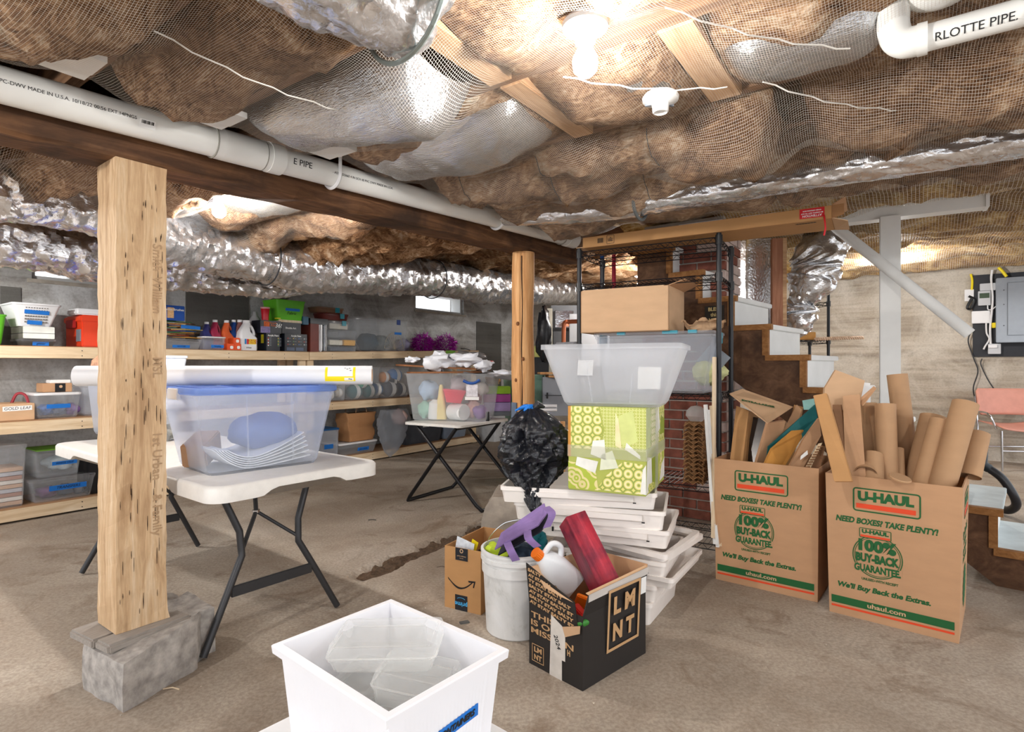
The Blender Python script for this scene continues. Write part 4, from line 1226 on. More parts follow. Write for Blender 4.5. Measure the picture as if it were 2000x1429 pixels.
# ================================================================ MOVING BOXES WITH CARDBOARD
def carton(name, label, loc, rotz, w, d, h, m, flare=0.0, th=.005, cat='carton', inside=None, parts='box_body'):
    t = thing(name, label, cat, loc, rotz)
    f = flare
    mb = MB()
    B = [(0, 0, 0), (w, 0, 0), (w, d, 0), (0, d, 0)]; T = [(-f, -f, h), (w + f, -f, h), (w + f, d + f, h), (-f, d + f, h)]
    Ti = [(-f + th, -f + th, h), (w + f - th, -f + th, h), (w + f - th, d + f - th, h), (-f + th, d + f - th, h)]
    Bi = [(th, th, th), (w - th, th, th), (w - th, d - th, th), (th, d - th, th)]
    mb.loft([B, T, Ti, Bi]).build(parts, m, t)
    return t
def print_moving(t, w, h, y=-.0012, lean=0.0):
    fm = lambda x, z: MX((x, y - lean * z / h, z), (1, 0, 0), (0, -lean / h, 1))
    X = lambda f: f * w
    up = Matrix.Translation((0, 0, .0012))
    lf = band(w * .53, h * .165, .006, GREENINK, t, fm(X(.47), h * .840), 'logo_frame', .014)
    text('U-HAUL', .1, GREENINK, lf, fm(X(.465), h * .866), bold=.0060, name='logo_lettering', fit=(w * .44, h * .070))
    patch(w * .465, h * .032, ORANGEINK, lf, fm(X(.465), h * .797), 'logo_bar')
    text('NEED BOXES? TAKE PLENTY!', .05, GREENINK, t, fm(X(.46), h * .690), bold=.0022, shear=.2, name='slogan', fit=(w * .80, h * .043))
    cz = h * .455; r = w * .20
    rg = lambda r0, r1: MB().loft([[(math.cos(a) * q, math.sin(a) * q, z) for a in np.linspace(0, 2 * math.pi, 48, endpoint=False)] for q, z in ((r0, 0), (r0, .0006), (r1, .0006), (r1, 0))], False, False)
    er = rg(r, r - .004).build('emblem_ring', GREENINK, t, M=fm(X(.40), cz))
    rg(r - .008, r - .0105).build('emblem_line', GREENINK, er, M=fm(X(.40), cz))
    ep = patch(w * .255, h * .068, CARD, t, fm(X(.385), h * .612), 'emblem_plate', .0008)
    band(w * .255, h * .068, .003, GREENINK, ep, fm(X(.385), h * .612) @ up, 'emblem_frame', .006)
    text('U-HAUL', .05, GREENINK, ep, fm(X(.385), h * .623) @ up, bold=.0032, name='logo_lettering', fit=(w * .215, h * .030))
    patch(w * .235, h * .014, ORANGEINK, ep, fm(X(.385), h * .591) @ up, 'logo_bar')
    ef = patch(w * .37, h * .052, CARD, t, fm(X(.41), h * .368), 'emblem_field', .0009)
    for s_, zz, ww, hh_, b in (('100%', .527, .30, .085, .0048), ('BUY-BACK', .440, .345, .062, .0044), ('GUARANTEE.', .368, .37, .052, .004)):
        text(s_, .08, GREENINK, ef, fm(X(.40), h * zz) @ up, bold=b, name='emblem_lettering', fit=(w * ww, h * hh_))
    text('UNUSED-WITH RECEIPT', .03, GREENINK, t, fm(X(.42), h * .290), bold=.0008, name='emblem_lettering', fit=(w * .29, h * .018))
    text("We'll Buy Back the Extras.", .05, GREENINK, t, fm(X(.44), h * .215), bold=.0022, shear=.2, name='slogan', fit=(w * .73, h * .050))
    ps = patch(w * .95, h * .052, GREENINK, t, fm(X(.495), h * .105), 'printed_stripe')
    patch(w * .95, h * .014, ORANGEINK, t, fm(X(.495), h * .058), 'printed_stripe')
    text('uhaul.com', .05, CARD2, ps, fm(X(.47), h * .107) @ up, bold=.0012, name='web_address', fit=(w * .30, h * .032))
ua = math.atan2(-.306, .388)
L0, R0 = onz(1398, 1130, 0), onz(1597, 1176, 0)
wL = (R0 - L0).length
uh1 = carton('moving_box', 'brown moving box stuffed with folded cartons, left of its twin', L0, math.atan2((R0 - L0).y, (R0 - L0).x), wL, .47, .652, CARD, .006)
print_moving(uh1, wL, .652, lean=.006)
L1, R1 = onz(1620, 1193, 0), onz(1873, 1257, 0)
wR = (R1 - L1).length; ra2 = math.atan2((R1 - L1).y, (R1 - L1).x)
uh2 = carton('moving_box', 'brown moving box filled with cardboard tubes at the right', L1, ra2, wR, .49, .65, CARD, .014)
print_moving(uh2, wR, .65, lean=.014)
sm = lambda y, z: MX((wR + .014 * z / .65 + .0012, y, z), (0, 1, 0), (.014 / .65, 0, 1))
band(.27, .11, .006, GREENINK, uh2, sm(.26, .545), 'logo_frame', .014)
text('U-HAUL', .075, GREENINK, uh2, sm(.26, .56), bold=.0046, name='logo_lettering', fit=(.235, .044))
patch(.24, .022, ORANGEINK, uh2, sm(.26, .512), 'logo_bar')
for i, (s_, sz) in enumerate((('Save Your Back!', .048), ('Furniture and', .036), ('Appliance Dollies', .036), ('for Rent or Sale', .036))):
    text(s_, sz, GREENINK, uh2, sm(.23, .425 - .038 * i), bold=.001, wide=.9, name='slogan')
MB().loft([[((.10 if k % 2 else .08) * math.cos(a), (.10 if k % 2 else .08) * math.sin(a), z) for k, a in enumerate(np.linspace(0, 2 * math.pi, 36, endpoint=False))] for z in (0, .0006)]).build('starburst', GREENINK, uh2, M=sm(.26, .175))

def inbox(L_, ang_, x, y, z): return Vector((L_.x + x * math.cos(ang_) - y * math.sin(ang_), L_.y + x * math.sin(ang_) + y * math.cos(ang_), z))
def sheet(label, pts, th, m, name='cardboard_sheet', cat='cardboard', group=None, bevel=0):
    """pts: (px, py, depth) corners of a flat piece, thickness away from the camera"""
    P = [at(*p) for p in pts]
    n = (P[1] - P[0]).cross(P[-1] - P[0]).normalized()
    if n.dot(P[0] - Vector((0, 0, HC))) < 0: n = -n
    o = MB().slab(P, n, th).build(name, m, bevel=bevel)
    return tag(o, label, cat, group)
G = 'folded cartons in the left moving box'
CARDA = m_card('amber_cardboard', (196, 138, 66)); CARDD = m_card('dark_cardboard', (128, 92, 64))
sheet('taped tan carton edge standing at the left end of the left moving box', [(1424, 915, 3.16), (1438, 792, 3.22), (1462, 802, 3.16), (1449, 915, 3.10)], .12, CARD3, 'folded_carton', group=G)
sheet('folded carton wrapped in dark film behind the taped tan carton', [(1450, 925, 3.16), (1458, 812, 3.22), (1498, 818, 3.12), (1474, 925, 3.06)], .09, mat('dark_film', (48, 40, 36), .25, var=.3, scale=9), 'folded_carton', group=G)
o = sheet('pale carton flap printed with a size name in the left moving box', [(1425, 768, 3.20), (1500, 826, 2.98), (1549, 794, 3.10), (1450, 759, 3.30)], .005, CARD2, 'carton_flap', group=G)
P4 = [at(1425, 768, 3.20), at(1500, 826, 2.98), at(1549, 794, 3.10), at(1450, 759, 3.30)]
cx_ = (P4[0] + P4[1] + P4[2] + P4[3]) / 4
ax = (P4[2] - P4[0]); ay = (P4[3] - P4[0])
nm = ax.cross(ay).normalized()
if nm.dot(cx_ - Vector((0, 0, HC))) > 0: nm = -nm
for i, s_ in enumerate(('EXTRA GRANDE', 'EXTRA-LARGE')):
    text(s_, .036, GREENINK, o, MX(cx_ + nm * .003 - ax.normalized() * .0 + nm.cross(ax).normalized() * (.022 - .045 * i), ax, nm.cross(ax)), bold=.0015, name='printed_size', fit=(.17, .026))
sheet('brown carton body hanging under the pale printed flap', [(1473, 920, 3.02), (1500, 826, 2.98), (1534, 822, 3.02), (1516, 920, 3.04)], .02, CARD, 'folded_carton', group=G)
sheet('thin brown carton sheet leaning behind the printed flap', [(1505, 915, 3.14), (1535, 830, 3.12), (1556, 790, 3.10), (1566, 800, 3.08), (1530, 915, 3.10)], .01, CARD, group=G)
sheet('brown carton sheet leaning just left of the teal folder', [(1516, 915, 3.10), (1551, 790, 3.14), (1567, 794, 3.10), (1545, 915, 3.04)], .012, CARD3, group=G)
DTEAL = mat('dark_teal_board', (18, 96, 98), .6, var=.12)
sheet('dark teal folder slanting among the folded cartons', [(1496, 905, 2.98), (1500, 872, 2.98), (1592, 790, 3.02), (1597, 815, 3.00), (1530, 905, 2.96)], .012, DTEAL, 'teal_folder', 'folder')
sheet('pale aqua card tip showing above the teal folder', [(1570, 800, 3.06), (1567, 782, 3.06), (1590, 778, 3.05), (1593, 800, 3.04)], .003, mat('aqua_card', (160, 212, 206), .6), 'aqua_card', 'card')
sheet('amber carton sheet bent open in front of the teal folder', [(1487, 915, 2.92), (1505, 876, 2.92), (1546, 841, 2.98), (1576, 838, 3.0), (1530, 915, 2.92)], .005, CARDA, group=G)
sheet('brown shipping carton with a white address sticker in the left moving box', [(1538, 918, 2.86), (1571, 855, 2.90), (1600, 815, 2.94), (1604, 850, 2.92), (1566, 918, 2.86)], .02, CARD, 'folded_carton', group=G)
sheet('small white sticker on the leaning brown carton', [(1563, 898, 2.855), (1564, 890, 2.86), (1577, 879, 2.865), (1578, 887, 2.86)], .001, PAPER, 'address_sticker', 'sticker')
sheet('corrugated carton edge with open flutes at the right of the left moving box', [(1569, 920, 2.80), (1598, 866, 2.84), (1606, 864, 2.83), (1580, 920, 2.79)], .01, mat('fluted_edge', (214, 190, 156), .8, var=.3, scale=60, stretch=(1, 1, 6)), 'fluted_sheet', group=G)
sheet('dark brown carton sheet behind the fluted edge', [(1576, 920, 2.84), (1602, 868, 2.86), (1612, 872, 2.84), (1600, 920, 2.82)], .01, CARDD, group=G)
for i in range(9):
    f = i / 9; p0 = at(1573 + 27 * f, 912 - 44 * f, 2.797 + .04 * f)
    o = MB().tube([p0, p0 + Vector((.018, -.01, .004))], .004, 6, False).build('flute_cell', CARDD); o.parent = bpy.data.objects['fluted_sheet']
G2 = 'flat cartons in the right moving box'
sheet('long narrow tan carton standing in the right moving box', [(1629, 940, 2.50), (1588, 772, 2.62), (1614, 767, 2.60), (1664, 940, 2.46)], .05, CARD3, 'long_carton', 'carton', G2, .002)
sheet('upright brown carton sheet behind the long narrow carton', [(1652, 940, 2.66), (1646, 773, 2.74), (1679, 770, 2.72), (1692, 940, 2.62)], .012, CARD, group=G2)
sheet('wide pale folded carton rising behind the long narrow carton', [(1608, 800, 2.80), (1611, 757, 2.82), (1632, 722, 2.84), (1689, 743, 2.80), (1677, 800, 2.78)], .02, CARD2, 'folded_carton', group=G2)
sheet('small brown carton flap sticking out right of the wide folded carton', [(1678, 785, 2.74), (1679, 778, 2.74), (1706, 754, 2.72), (1710, 758, 2.72), (1684, 792, 2.72)], .006, CARD, 'carton_flap', group=G2)
sheet('white sheet tucked behind the wide folded carton', [(1676, 800, 2.86), (1682, 746, 2.86), (1700, 748, 2.86), (1694, 800, 2.86)], .003, PAPER, 'paper_sheet', 'paper')
sheet('dark brown carton scrap between the boxes and the tubes', [(1640, 935, 2.70), (1626, 790, 2.74), (1642, 790, 2.74), (1664, 935, 2.66)], .012, CARDD, group=G2)
dirR = Vector((math.cos(ra2), math.sin(ra2), 0)); inR = Vector((-dirR.y, dirR.x, 0))
def yfront(px):
    k = (px - CX) / F; s_ = (k * L1.y - L1.x) / (dirR.x - k * dirR.y); return L1.y + dirR.y * s_
def ctube(label, a, b, wpx, dy):
    """a: pixel of the top centre, b: pixel where the tube leaves the box rim, dy: how far behind the front panel"""
    q = at(b[0], b[1], yfront(b[0]) + dy); p = at(a[0], a[1], q.y + .05); r = wpx * p.y / F / 2
    d_ = (p - q).normalized()
    for i in range(60):
        n_ = q - d_ * .012; rel = n_ - L1; lx_, ly_ = rel.dot(dirR), rel.dot(inR)
        if n_.z < .02 or ly_ < r + .012 or ly_ > .49 - r or lx_ < r + .01 or lx_ > wR - r - .01: break
        q = n_
    x_, y_ = frame_axes(d_)
    rg = lambda c_, rr_: [c_ + (x_ * math.cos(k) + y_ * math.sin(k)) * rr_ for k in np.linspace(0, 2 * math.pi, 28, endpoint=False)]
    o = MB().loft([rg(q, r), rg(p, r), rg(p, r - .005), rg(q, r - .005)], False, False).build('cardboard_tube', TUBEC, smooth=True)
    return tag(o, label, 'tube', 'tubes in the right moving box')
ctube('tallest cardboard tube, rising before the white post', (1752, 731), (1773, 900), 35, 0.36)
ctube('cardboard tube half hidden just left of the wide upright tube', (1694, 787), (1704, 920), 32, 0.24)
ctube('wide upright cardboard tube left of the tallest tube', (1729, 789), (1733, 920), 36, 0.17)
ctube('short cardboard tube in front of the wide upright tube', (1704, 889), (1704, 925), 38, 0.10)
ctube('slim short cardboard tube right of the wide upright tube', (1755, 876), (1757, 925), 18, 0.20)
ctube('slanting cardboard tube hidden behind the shorter slanting one', (1824, 814), (1796, 925), 46, 0.26)
ctube('shorter slanting cardboard tube in the middle of the right moving box', (1838, 822), (1808, 930), 38, 0.17)
ctube('long slanting cardboard tube leaning right in front', (1886, 787), (1845, 930), 44, 0.15)
ctube('cardboard tube at the far right corner of the right moving box', (1911, 846), (1893, 930), 38, 0.26)
ctube('low cut cardboard tube with a ragged rim near the box front', (1690, 918), (1690, 930), 42, 0.06)
o = MB().lathe([(.042, 0), (.044, .006), (.041, .010), (.001, .010)], 24).build('tube_lid', TUBEC, smooth=True); o.location = at(1757, 935, 2.46); o.rotation_euler = (.3, .1, 0); tag(o, 'round cardboard lid lying among the cardboard tubes', 'lid')

# ================================================================ STACK OF CREAM TRAYS
def tray(label, cx_, cy_, rot, z, w, d, h, open_=False, tilt=(0, 0), slot=True):
    t = thing('plastic_tray', label, 'tray', (cx_, cy_, z), math.radians(rot), 'stacked cream trays')
    t.rotation_euler[0], t.rotation_euler[1] = tilt
    if open_:
        a, b = ring(w, d, .02, 0), ring(w - .05, d - .05, .015, 0)
        up = lambda q, zz: [(p[0], p[1], zz) for p in q]
        MB().loft([a, up(a, h), up(b, h), b, a], False, False).build('tray_frame', CREAM, t, smooth=True)
    else:
        MB().loft([ring(w - .03, d - .03, .02, 0), ring(w - .012, d - .012, .02, h - .018), ring(w, d, .022, h - .018), ring(w, d, .022, h), ring(w - .022, d - .022, .02, h), ring(w - .045, d - .045, .02, .006)]).build('tray_body', CREAM, t, smooth=True)
        if slot:
            MB().box(-w * .30, w * .36, -d / 2 - .003, -d / 2 + .004, h * .42, h * .80).build('tray_handle', CREAM, t, bevel=.004)
            MB().box(w * .352, w * .372, -d / 2 - .0035, -d / 2, h * .36, h * .42).build('slot', BLACKP, t)
            MB().box(-w * .312, -w * .30, -d / 2 - .0035, -d / 2, h * .36, h * .62).build('slot', BLACKP, t)
    return t
tray('cream plastic tray at the very bottom of the stack on the floor', .49, 2.83, -32, 0, .56, .44, .10)
tray('cream plastic tray second from the floor in the stack', .50, 2.84, -30, .085, .57, .45, .09)
tray('cream plastic tray with a wide rim jutting right in the stack', .58, 2.83, -33, .175, .60, .50, .05, slot=False)
tray('cream plastic tray above the wide rimmed one in the stack', .51, 2.80, -27, .205, .58, .44, .085)
tray('open cream frame jutting right, lower of the two in the stack', .60, 2.85, -40, .292, .56, .46, .022, True, (.02, .03))
tray('open cream frame jutting right, upper of the two in the stack', .58, 2.82, -36, .318, .56, .46, .022, True, (.0, .05))
tray('cream plastic tray resting on the open frames', .46, 2.80, -22, .345, .66, .43, .08)
tray('long cream plastic tray second from the top of the stack', .40, 2.79, -17, .425, .70, .43, .085)
tray('long cream plastic tray on top under the black bag', .34, 2.80, -13, .510, .72, .43, .075)

# ---- green collage box
gz0 = .595
gc, gl, gr_ = onz(1262, 970, gz0), onz(1110, 955, gz0), onz(1348, 938, gz0)
gx_ = (gc - gl); gw = gx_.length; gx_.normalize(); gd = (gr_ - gc).length
garot = math.atan2(gx_.y, gx_.x)
gd = .40
gy_ = Vector((-gx_.y, gx_.x, 0)); gh = .375
t = thing('collage_box', 'square box covered in lime green patterned paper and clear tape', 'box', gl, garot)
LIME = mat('lime_paper', (172, 180, 84), .55, var=.06)
MB().box(0, gw, 0, gd, 0, gh).build('box_body', LIME, t, bevel=.003)
def m_rings(name, base, c1, c2, scale, rnd_=0.0):
    tt = NT(name); vo = tt.n('ShaderNodeTexVoronoi'); vo.inputs['Scale'].default_value = scale; vo.inputs['Randomness'].default_value = rnd_
    tt.l(tt.coord(), vo.inputs['Vector'])
    tt.l(tt.ramp(vo.outputs['Distance'], [(0, lin(c1)), (.13, lin(base)), (.22, lin(c2)), (.34, lin(base)), (.44, lin(c1)), (.58, lin(base))], 'CONSTANT'), tt.p.inputs['Base Color'])
    tt.p.inputs['Roughness'].default_value = .55
    return tt.m
SCAL = m_rings('scallop_paper', (222, 214, 124), (150, 166, 72), (234, 228, 178), 22)
FLOW = m_rings('flower_paper', (172, 188, 62), (226, 214, 150), (222, 208, 146), 16, 1.0)
DOTS = m_rings('dotted_paper', (172, 182, 76), (224, 224, 160), (172, 182, 76), 70)
OLIVE = mat('olive_paper', (140, 156, 38), .6); WPAP = mat('off_white_paper', (232, 232, 224), .6)
LACE = m_rings('lace_paper', (230, 226, 200), (150, 166, 70), (226, 220, 190), 34)
fm = lambda y: (lambda q: [(x * gw, -.0006 - .0006 * y, z * gh) for x, z in q])
def cpoly(poly, m_, lay, face='f'):
    if face == 'f': pts = [(x * gw, -.0005 - .0005 * lay, z * gh) for x, z in poly]; n_ = (0, 1, 0)
    else: pts = [(gw + .0005 + .0005 * lay, y * gd, z * gh) for y, z in poly]; n_ = (-1, 0, 0)
    MB().slab(pts, n_, .0005).build('paper_scrap', m_, t)
for poly, m_, lay in (([(.0, .5), (.38, .5), (.46, .72), (.40, 1), (0, 1)], SCAL, 1), ([(.44, .52), (1, .5), (1, 1), (.42, 1), (.48, .74)], DOTS, 1), ([(.6, .62), (.76, .55), (.90, .62), (.84, .97), (.66, .9)], mat('pale_lime_paper', (204, 212, 134), .6), 2),
                     ([(.30, .44), (.5, .38), (.48, .62), (.33, .60)], WPAP, 3), ([(0, .02), (.40, .02), (.36, .3), (.0, .34)], FLOW, 1), ([(.38, .03), (.96, .02), (.96, .36), (.72, .38), (.5, .2)], SCAL, 2), ([(.1, .30), (.36, .22), (.4, .36), (.12, .40)], WPAP, 3),
                     ([(.42, .26), (.66, .30), (.58, .5), (.44, .44)], mat('dotted_white_paper', (222, 226, 200), .6), 3), ([(.93, .03), (1, .02), (1, .36), (.96, .3)], WPAP, 3), ([(.62, .56), (.70, .52), (.66, .86), (.62, .94)], mat('cream_petal', (232, 220, 170), .6), 4), ([(.74, .52), (.93, .42), (.93, .46), (.76, .60)], WPAP, 4)):
    cpoly(poly, m_, lay)
for poly, m_, lay in (([(.0, .45), (.25, .5), (.22, 1), (0, 1)], mat('sage_paper', (190, 200, 150), .6), 1), ([(.22, .5), (.7, .55), (.68, 1), (.24, 1)], LACE, 1), ([(.7, .5), (1, .5), (1, 1), (.68, 1)], SCAL, 1), ([(.72, .62), (1, .62), (1, .8), (.8, .86)], OLIVE, 2), ([(.5, .64), (.74, .7), (.66, .95), (.5, .9)], WPAP, 2),
                     ([(.0, .02), (.3, .05), (.26, .4), (.05, .44)], WPAP, 1), ([(.3, .1), (.62, .06), (.6, .46), (.28, .44)], OLIVE, 1), ([(.6, .05), (1, .2), (1, .44), (.6, .46)], FLOW, 1), ([(.7, .04), (1, .06), (1, .3), (.84, .24)], WPAP, 2), ([(.1, .02), (.4, .02), (.36, .1), (.1, .12)], SCAL, 2)):
    cpoly(poly, m_, lay, 's')
CTAPE = clear('clear_tape', (240, 240, 232), .35, .15)
MB().box(-.002, gw + .004, -.005, -.0042, gh * .40, gh * .54).build('tape_strip', CTAPE, t)
MB().box(gw + .0042, gw + .005, -.004, gd, gh * .40, gh * .54).build('tape_strip', CTAPE, t)
MB().box(gw + .0044, gw + .0052, gd * .42, gd * .58, 0, gh).build('tape_strip', CTAPE, t)
MB().box(-.001, .012, -.0012, .02, gh * .4, gh).build('worn_edge', CARDA, t)
GT = gz0 + gh
# ---- big clear empty bin on it
bx = gl + gx_ * (gw / 2) + gy_ * (gd * .46)
cb_rot = garot + math.radians(3)
t = thing('storage_bin', 'large empty clear bin without a lid on the green collage box', 'storage bin', (bx.x, bx.y, GT + .001), cb_rot)
shell(.44, .33, .60, .44, .275, .045, .003, lip=.012, liph=.022).build('bin_body', clear('empty_bin_plastic', (242, 245, 250), .46, .18), t, smooth=True)
for x in (-.1, .12): MB().tube([(x * .75, -.168, .02), (x, -.213, .25)], .0025, 6).build('moulded_rib', CLEAR, t)
MB().box(-.04, .04, -.001, .001, -.04, .04).build('paper_label', PAPER, t, M=Matrix.Translation((-.20, .175, .17)) @ Matrix.Rotation(-.25, 4, 'X'))
MB().box(-.055, .055, -.001, .001, -.055, .055).build('paper_label', PAPER, t, M=Matrix.Translation((.12, .175, .12)) @ Matrix.Rotation(-.25, 4, 'X'))
q = [(-.10 + .04 * math.cos(a) - (.02 if a > 3 else 0), -.02 + .018 * math.sin(a), .012) for a in np.linspace(0, 2 * math.pi, 12)] + [(.0, .0, .014), (.06, .01, .012), (.11, -.01, .012)]
o = MB().tube(q, .003, 6).build('cord', GREYP, smooth=True); o.location = (bx.x, bx.y, GT + .002); o.rotation_euler[2] = cb_rot; tag(o, 'grey looped cord lying inside the empty clear bin', 'cord')
# ---- black rubbish bag
t = thing('garbage_bag', 'black shiny plastic bag tied in blue standing on the cream trays', 'bag', (.098, 2.76, .0))
BAG = NT('black_bag_plastic'); BAG.p.inputs['Base Color'].default_value = lin((26, 28, 34)) + (1,); BAG.p.inputs['Roughness'].default_value = .17
vv = BAG.coord((1, 1, .6)); BAG.bump(BAG.mix(.5, BAG.noise(vv, 26, 5, .6, 2.5), BAG.noise(vv, 70, 3, .6, 1)), .45, .012)
prof = [(.485, .012), (.50, .03), (.53, .05), (.58, .085), (.63, .125), (.70, .158), (.77, .166), (.84, .15), (.89, .115), (.925, .07), (.945, .035)]
prof = [(.475, .010), (.50, .028), (.53, .046), (.57, .075), (.62, .118), (.68, .155), (.75, .172), (.82, .166), (.875, .135), (.915, .085), (.945, .035)]
nz_, na_ = 110, 120
zz_ = np.linspace(.475, .945, nz_)[:, None]; aa_ = np.linspace(0, 2 * np.pi, na_, endpoint=False)[None]
rr_ = np.interp(zz_, [p[0] for p in prof], [p[1] for p in prof])
ca_, sa_ = np.cos(aa_), np.sin(aa_)
fold = -np.abs(fbm(ca_ * 2.2 + 3, sa_ * 2.2, zz_ * 9, 4)) * .30 + .14
pleat = np.sin(aa_ * 13 + 5 * zz_ + 2 * np.sin(aa_ * 3)) * (.10 * np.clip((zz_ - .84) / .08, 0, 1) + .09 * np.clip((.60 - zz_) / .08, 0, 1))
crk_ = -np.abs(fbm(ca_ * 6 + zz_ * 4, sa_ * 6, zz_ * 22, 3)) * .09
q_ = rr_ * (1 + fold + pleat + crk_)
ox_ = .03 * np.sin((zz_ - .5) * 6) - .016 + .02 * np.clip((.62 - zz_) / .12, 0, 1); oy_ = -.13 * np.clip((.68 - zz_) / .19, 0, 1) ** 1.6
Pb = np.stack(np.broadcast_arrays(q_ * ca_ + ox_, q_ * sa_ + oy_, zz_), -1)
link('bag_body', grid_mesh('bag_body', Pb, True), BAG.m, t, smooth=True, auto=50)
for i in range(5):
    a = -2.6 + i * .5
    MB().tube([(-.01, 0, .94), (.02 * math.cos(a) - .02, .02 * math.sin(a), .955), (.05 * math.cos(a) - .04, .04 * math.sin(a), .935 + .012 * (i % 2))], [.008, .012, .004], 6).build('tie_ribbon', mat('bright_blue_ribbon', (30, 120, 210), .4), t, smooth=True)
MB().tube([(0, 0, .93), (.03, -.01, .965), (.06, .0, .95)], [.02, .02, .006], 8).build('knot', BAG.m, t, smooth=True)

# ================================================================ LMNT CARTON, BUCKET, SHIPPING BOX
q0, ql, qr = onz(1138, 1350, 0), onz(1033.6, 1294, 0), onz(1249, 1270, 0)
lx = (q0 - ql); lw = lx.length; lrot = math.atan2(lx.y, lx.x); ld = (qr - q0).length
t = thing('printed_carton', 'black printed carton with torn open flaps holding odds and ends', 'carton', ql, lrot)
lh = .262; th = .005
BLK = mat('black_carton_print', (38, 34, 32), .6, var=.06)
mb = MB().loft([[(0, 0, 0), (lw, 0, 0), (lw, ld, 0), (0, ld, 0)], [(0, 0, lh), (lw, 0, lh), (lw, ld, lh), (0, ld, lh)], [(th, th, lh), (lw - th, th, lh), (lw - th, ld - th, lh), (th, ld - th, lh)], [(th, th, th), (lw - th, th, th), (lw - th, ld - th, th), (th, ld - th, th)]])
mb.build('box_body', BLK, t)
ins = MB().loft([[(th * 1.1, th * 1.1, lh - .001), (lw - th * 1.1, th * 1.1, lh - .001), (lw - th * 1.1, ld - th * 1.1, lh - .001), (th * 1.1, ld - th * 1.1, lh - .001)], [(th * 1.2, th * 1.2, th + .001), (lw - th * 1.2, th * 1.2, th + .001), (lw - th * 1.2, ld - th * 1.2, th + .001), (th * 1.2, ld - th * 1.2, th + .001)]], False, True); ins.build('box_lining', CARD, t)
# right flap standing up, with tape on its edge
fl = MB().slab([(lw, 0.004, lh), (lw, ld, lh), (lw + .012, ld, lh + .085), (lw + .012, .02, lh + .075)], (-1, 0, .14), .004).build('flap', BLK, t)
MB().slab([(lw + .008, .022, lh + .048), (lw + .011, ld, lh + .058), (lw + .014, ld, lh + .088), (lw + .014, .018, lh + .078)], (1, 0, 0), .0008).build('clear_tape', mat('whitish_tape', (206, 200, 194), .4, var=.1), t)
MB().slab([(lw + .010, .02, lh + .075), (lw + .010, ld, lh + .085), (lw - .002, ld, lh + .088), (lw - .002, .02, lh + .078)], (0, 0, 1), .002).build('torn_edge', CARD2, t)
# back flap and left front flap
MB().slab([(0.0, ld, lh), (lw, ld, lh), (lw - .01, ld + .03, lh + .085), (.01, ld + .03, lh + .08)], (0, -1, 0), .004).build('flap', CARD, t)
MB().slab([(-.002, 0.03, lh), (-.002, ld - .02, lh), (-.05, ld - .02, lh + .075), (-.05, .03, lh + .085)], (1, 0, 0), .004).build('flap', CARD2, t)
ff = [(.0, 0, lh - .03), (lw * .93, 0, lh - .062), (lw * .88, -.008, lh + .045), (lw * .62, -.010, lh + .068), (lw * .30, -.012, lh + .098), (-.004, -.014, lh + .128)]
flap = MB().slab(ff, (0, 1, 0), .004).build('flap', BLK, t)
TAN = mat('tan_print', (196, 156, 112), .65, var=.05)
fmx = lambda x, y, z: MX((x, y, z), (1, 0, 0), (0, -.09, 1))
rows = (('SALTY', .27), ('AY STAY SA', .46), ('TY STAY SALTY', .66), ('SALTY STAY SALT', .80), ('AY STAY SALTY ST', .84), ('SALTY STAY SALTY', .84), ('AY STAY SALTY ST', .84))
for i, (s_, ww) in enumerate(rows):
    k = lh + .106 - i * .0205
    text(s_, .02, TAN, flap, MX((.006, -.0135 + (lh + .128 - k) * .085 - .0016, k), (1, 0, -.13), (0, -.09, 1)), bold=.0010, align='LEFT', name='repeat_print', fit=(lw * ww, .0135))
MB().slab([(lw * .28, -.0145, lh + .085), (lw * .60, -.0125, lh + .062), (lw * .86, -.0105, lh + .045), (lw * .66, -.0135, lh + .050), (lw * .34, -.0145, lh + .062)], (0, 1, 0), .001).build('torn_edge', CARD2, t)
wf = lambda x, z: MX((x, -.0012, z), (1, 0, 0), (0, 0, 1))
for s_, z, ww in (('THIS', .196, .46), ('IS OUR', .166, .66), ('MISSION', .136, .80)):
    text(s_, .046, TAN, t, wf(.012, z), bold=.0009, align='LEFT', name='print', fit=(lw * ww, .022))
text('H', .04, TAN, t, wf(lw * .76, .112), bold=.0016, name='print', fit=(.014, .022))
lf = band(.062, .066, .0025, TAN, t, wf(.048, .052), 'logo_frame', .001)
for i, s_ in enumerate(('LM', 'NT')): text(s_, .032, TAN, lf, wf(.048, .066 - .029 * i), bold=.0012, name='logo_lettering', fit=(.040, .020))
WT = mat('white_packing_tape', (214, 208, 200), .35, var=.1, scale=20)
MB().slab([(lw * .41, -.0026, .0), (lw * .64, -.0026, .0), (lw * .64, -.0026, .075), (lw * .70, -.0026, .075), (lw * .70, -.0026, .185), (lw * .64, -.0026, .20), (lw * .44, -.0026, .225)], (0, 1, 0), .001).build('packing_tape', WT, t)
text('2024', .026, INK, t, MX((lw * .555, -.0042, .135), (.35, 0, -.9), (.9, 0, .35)), name='handwriting', shear=.2)
MB().slab([(lw * .70, -.003, .165), (lw * .98, -.012, .205), (lw, -.016, .235), (lw * .66, -.006, .20)], (0, 1, 0), .003).build('torn_flap', CARD2, t)
rf = lambda y, z: MX((lw + .0095 + (z - .205) * .05, y, z), (0, 1, 0), (.05, 0, 1))
band(.205, .235, .011, TAN, t, rf(.235, .205), 'logo_frame', .001)
for i, (s_, z) in enumerate((('L M', .256), ('N T', .156))):
    text(s_, .098, TAN, t, rf(.235, z), bold=.0045, name='logo_lettering', fit=(.135, .068))
patch(.035, .065, PAPER, t, rf(ld - .035, .285), 'paper_label')
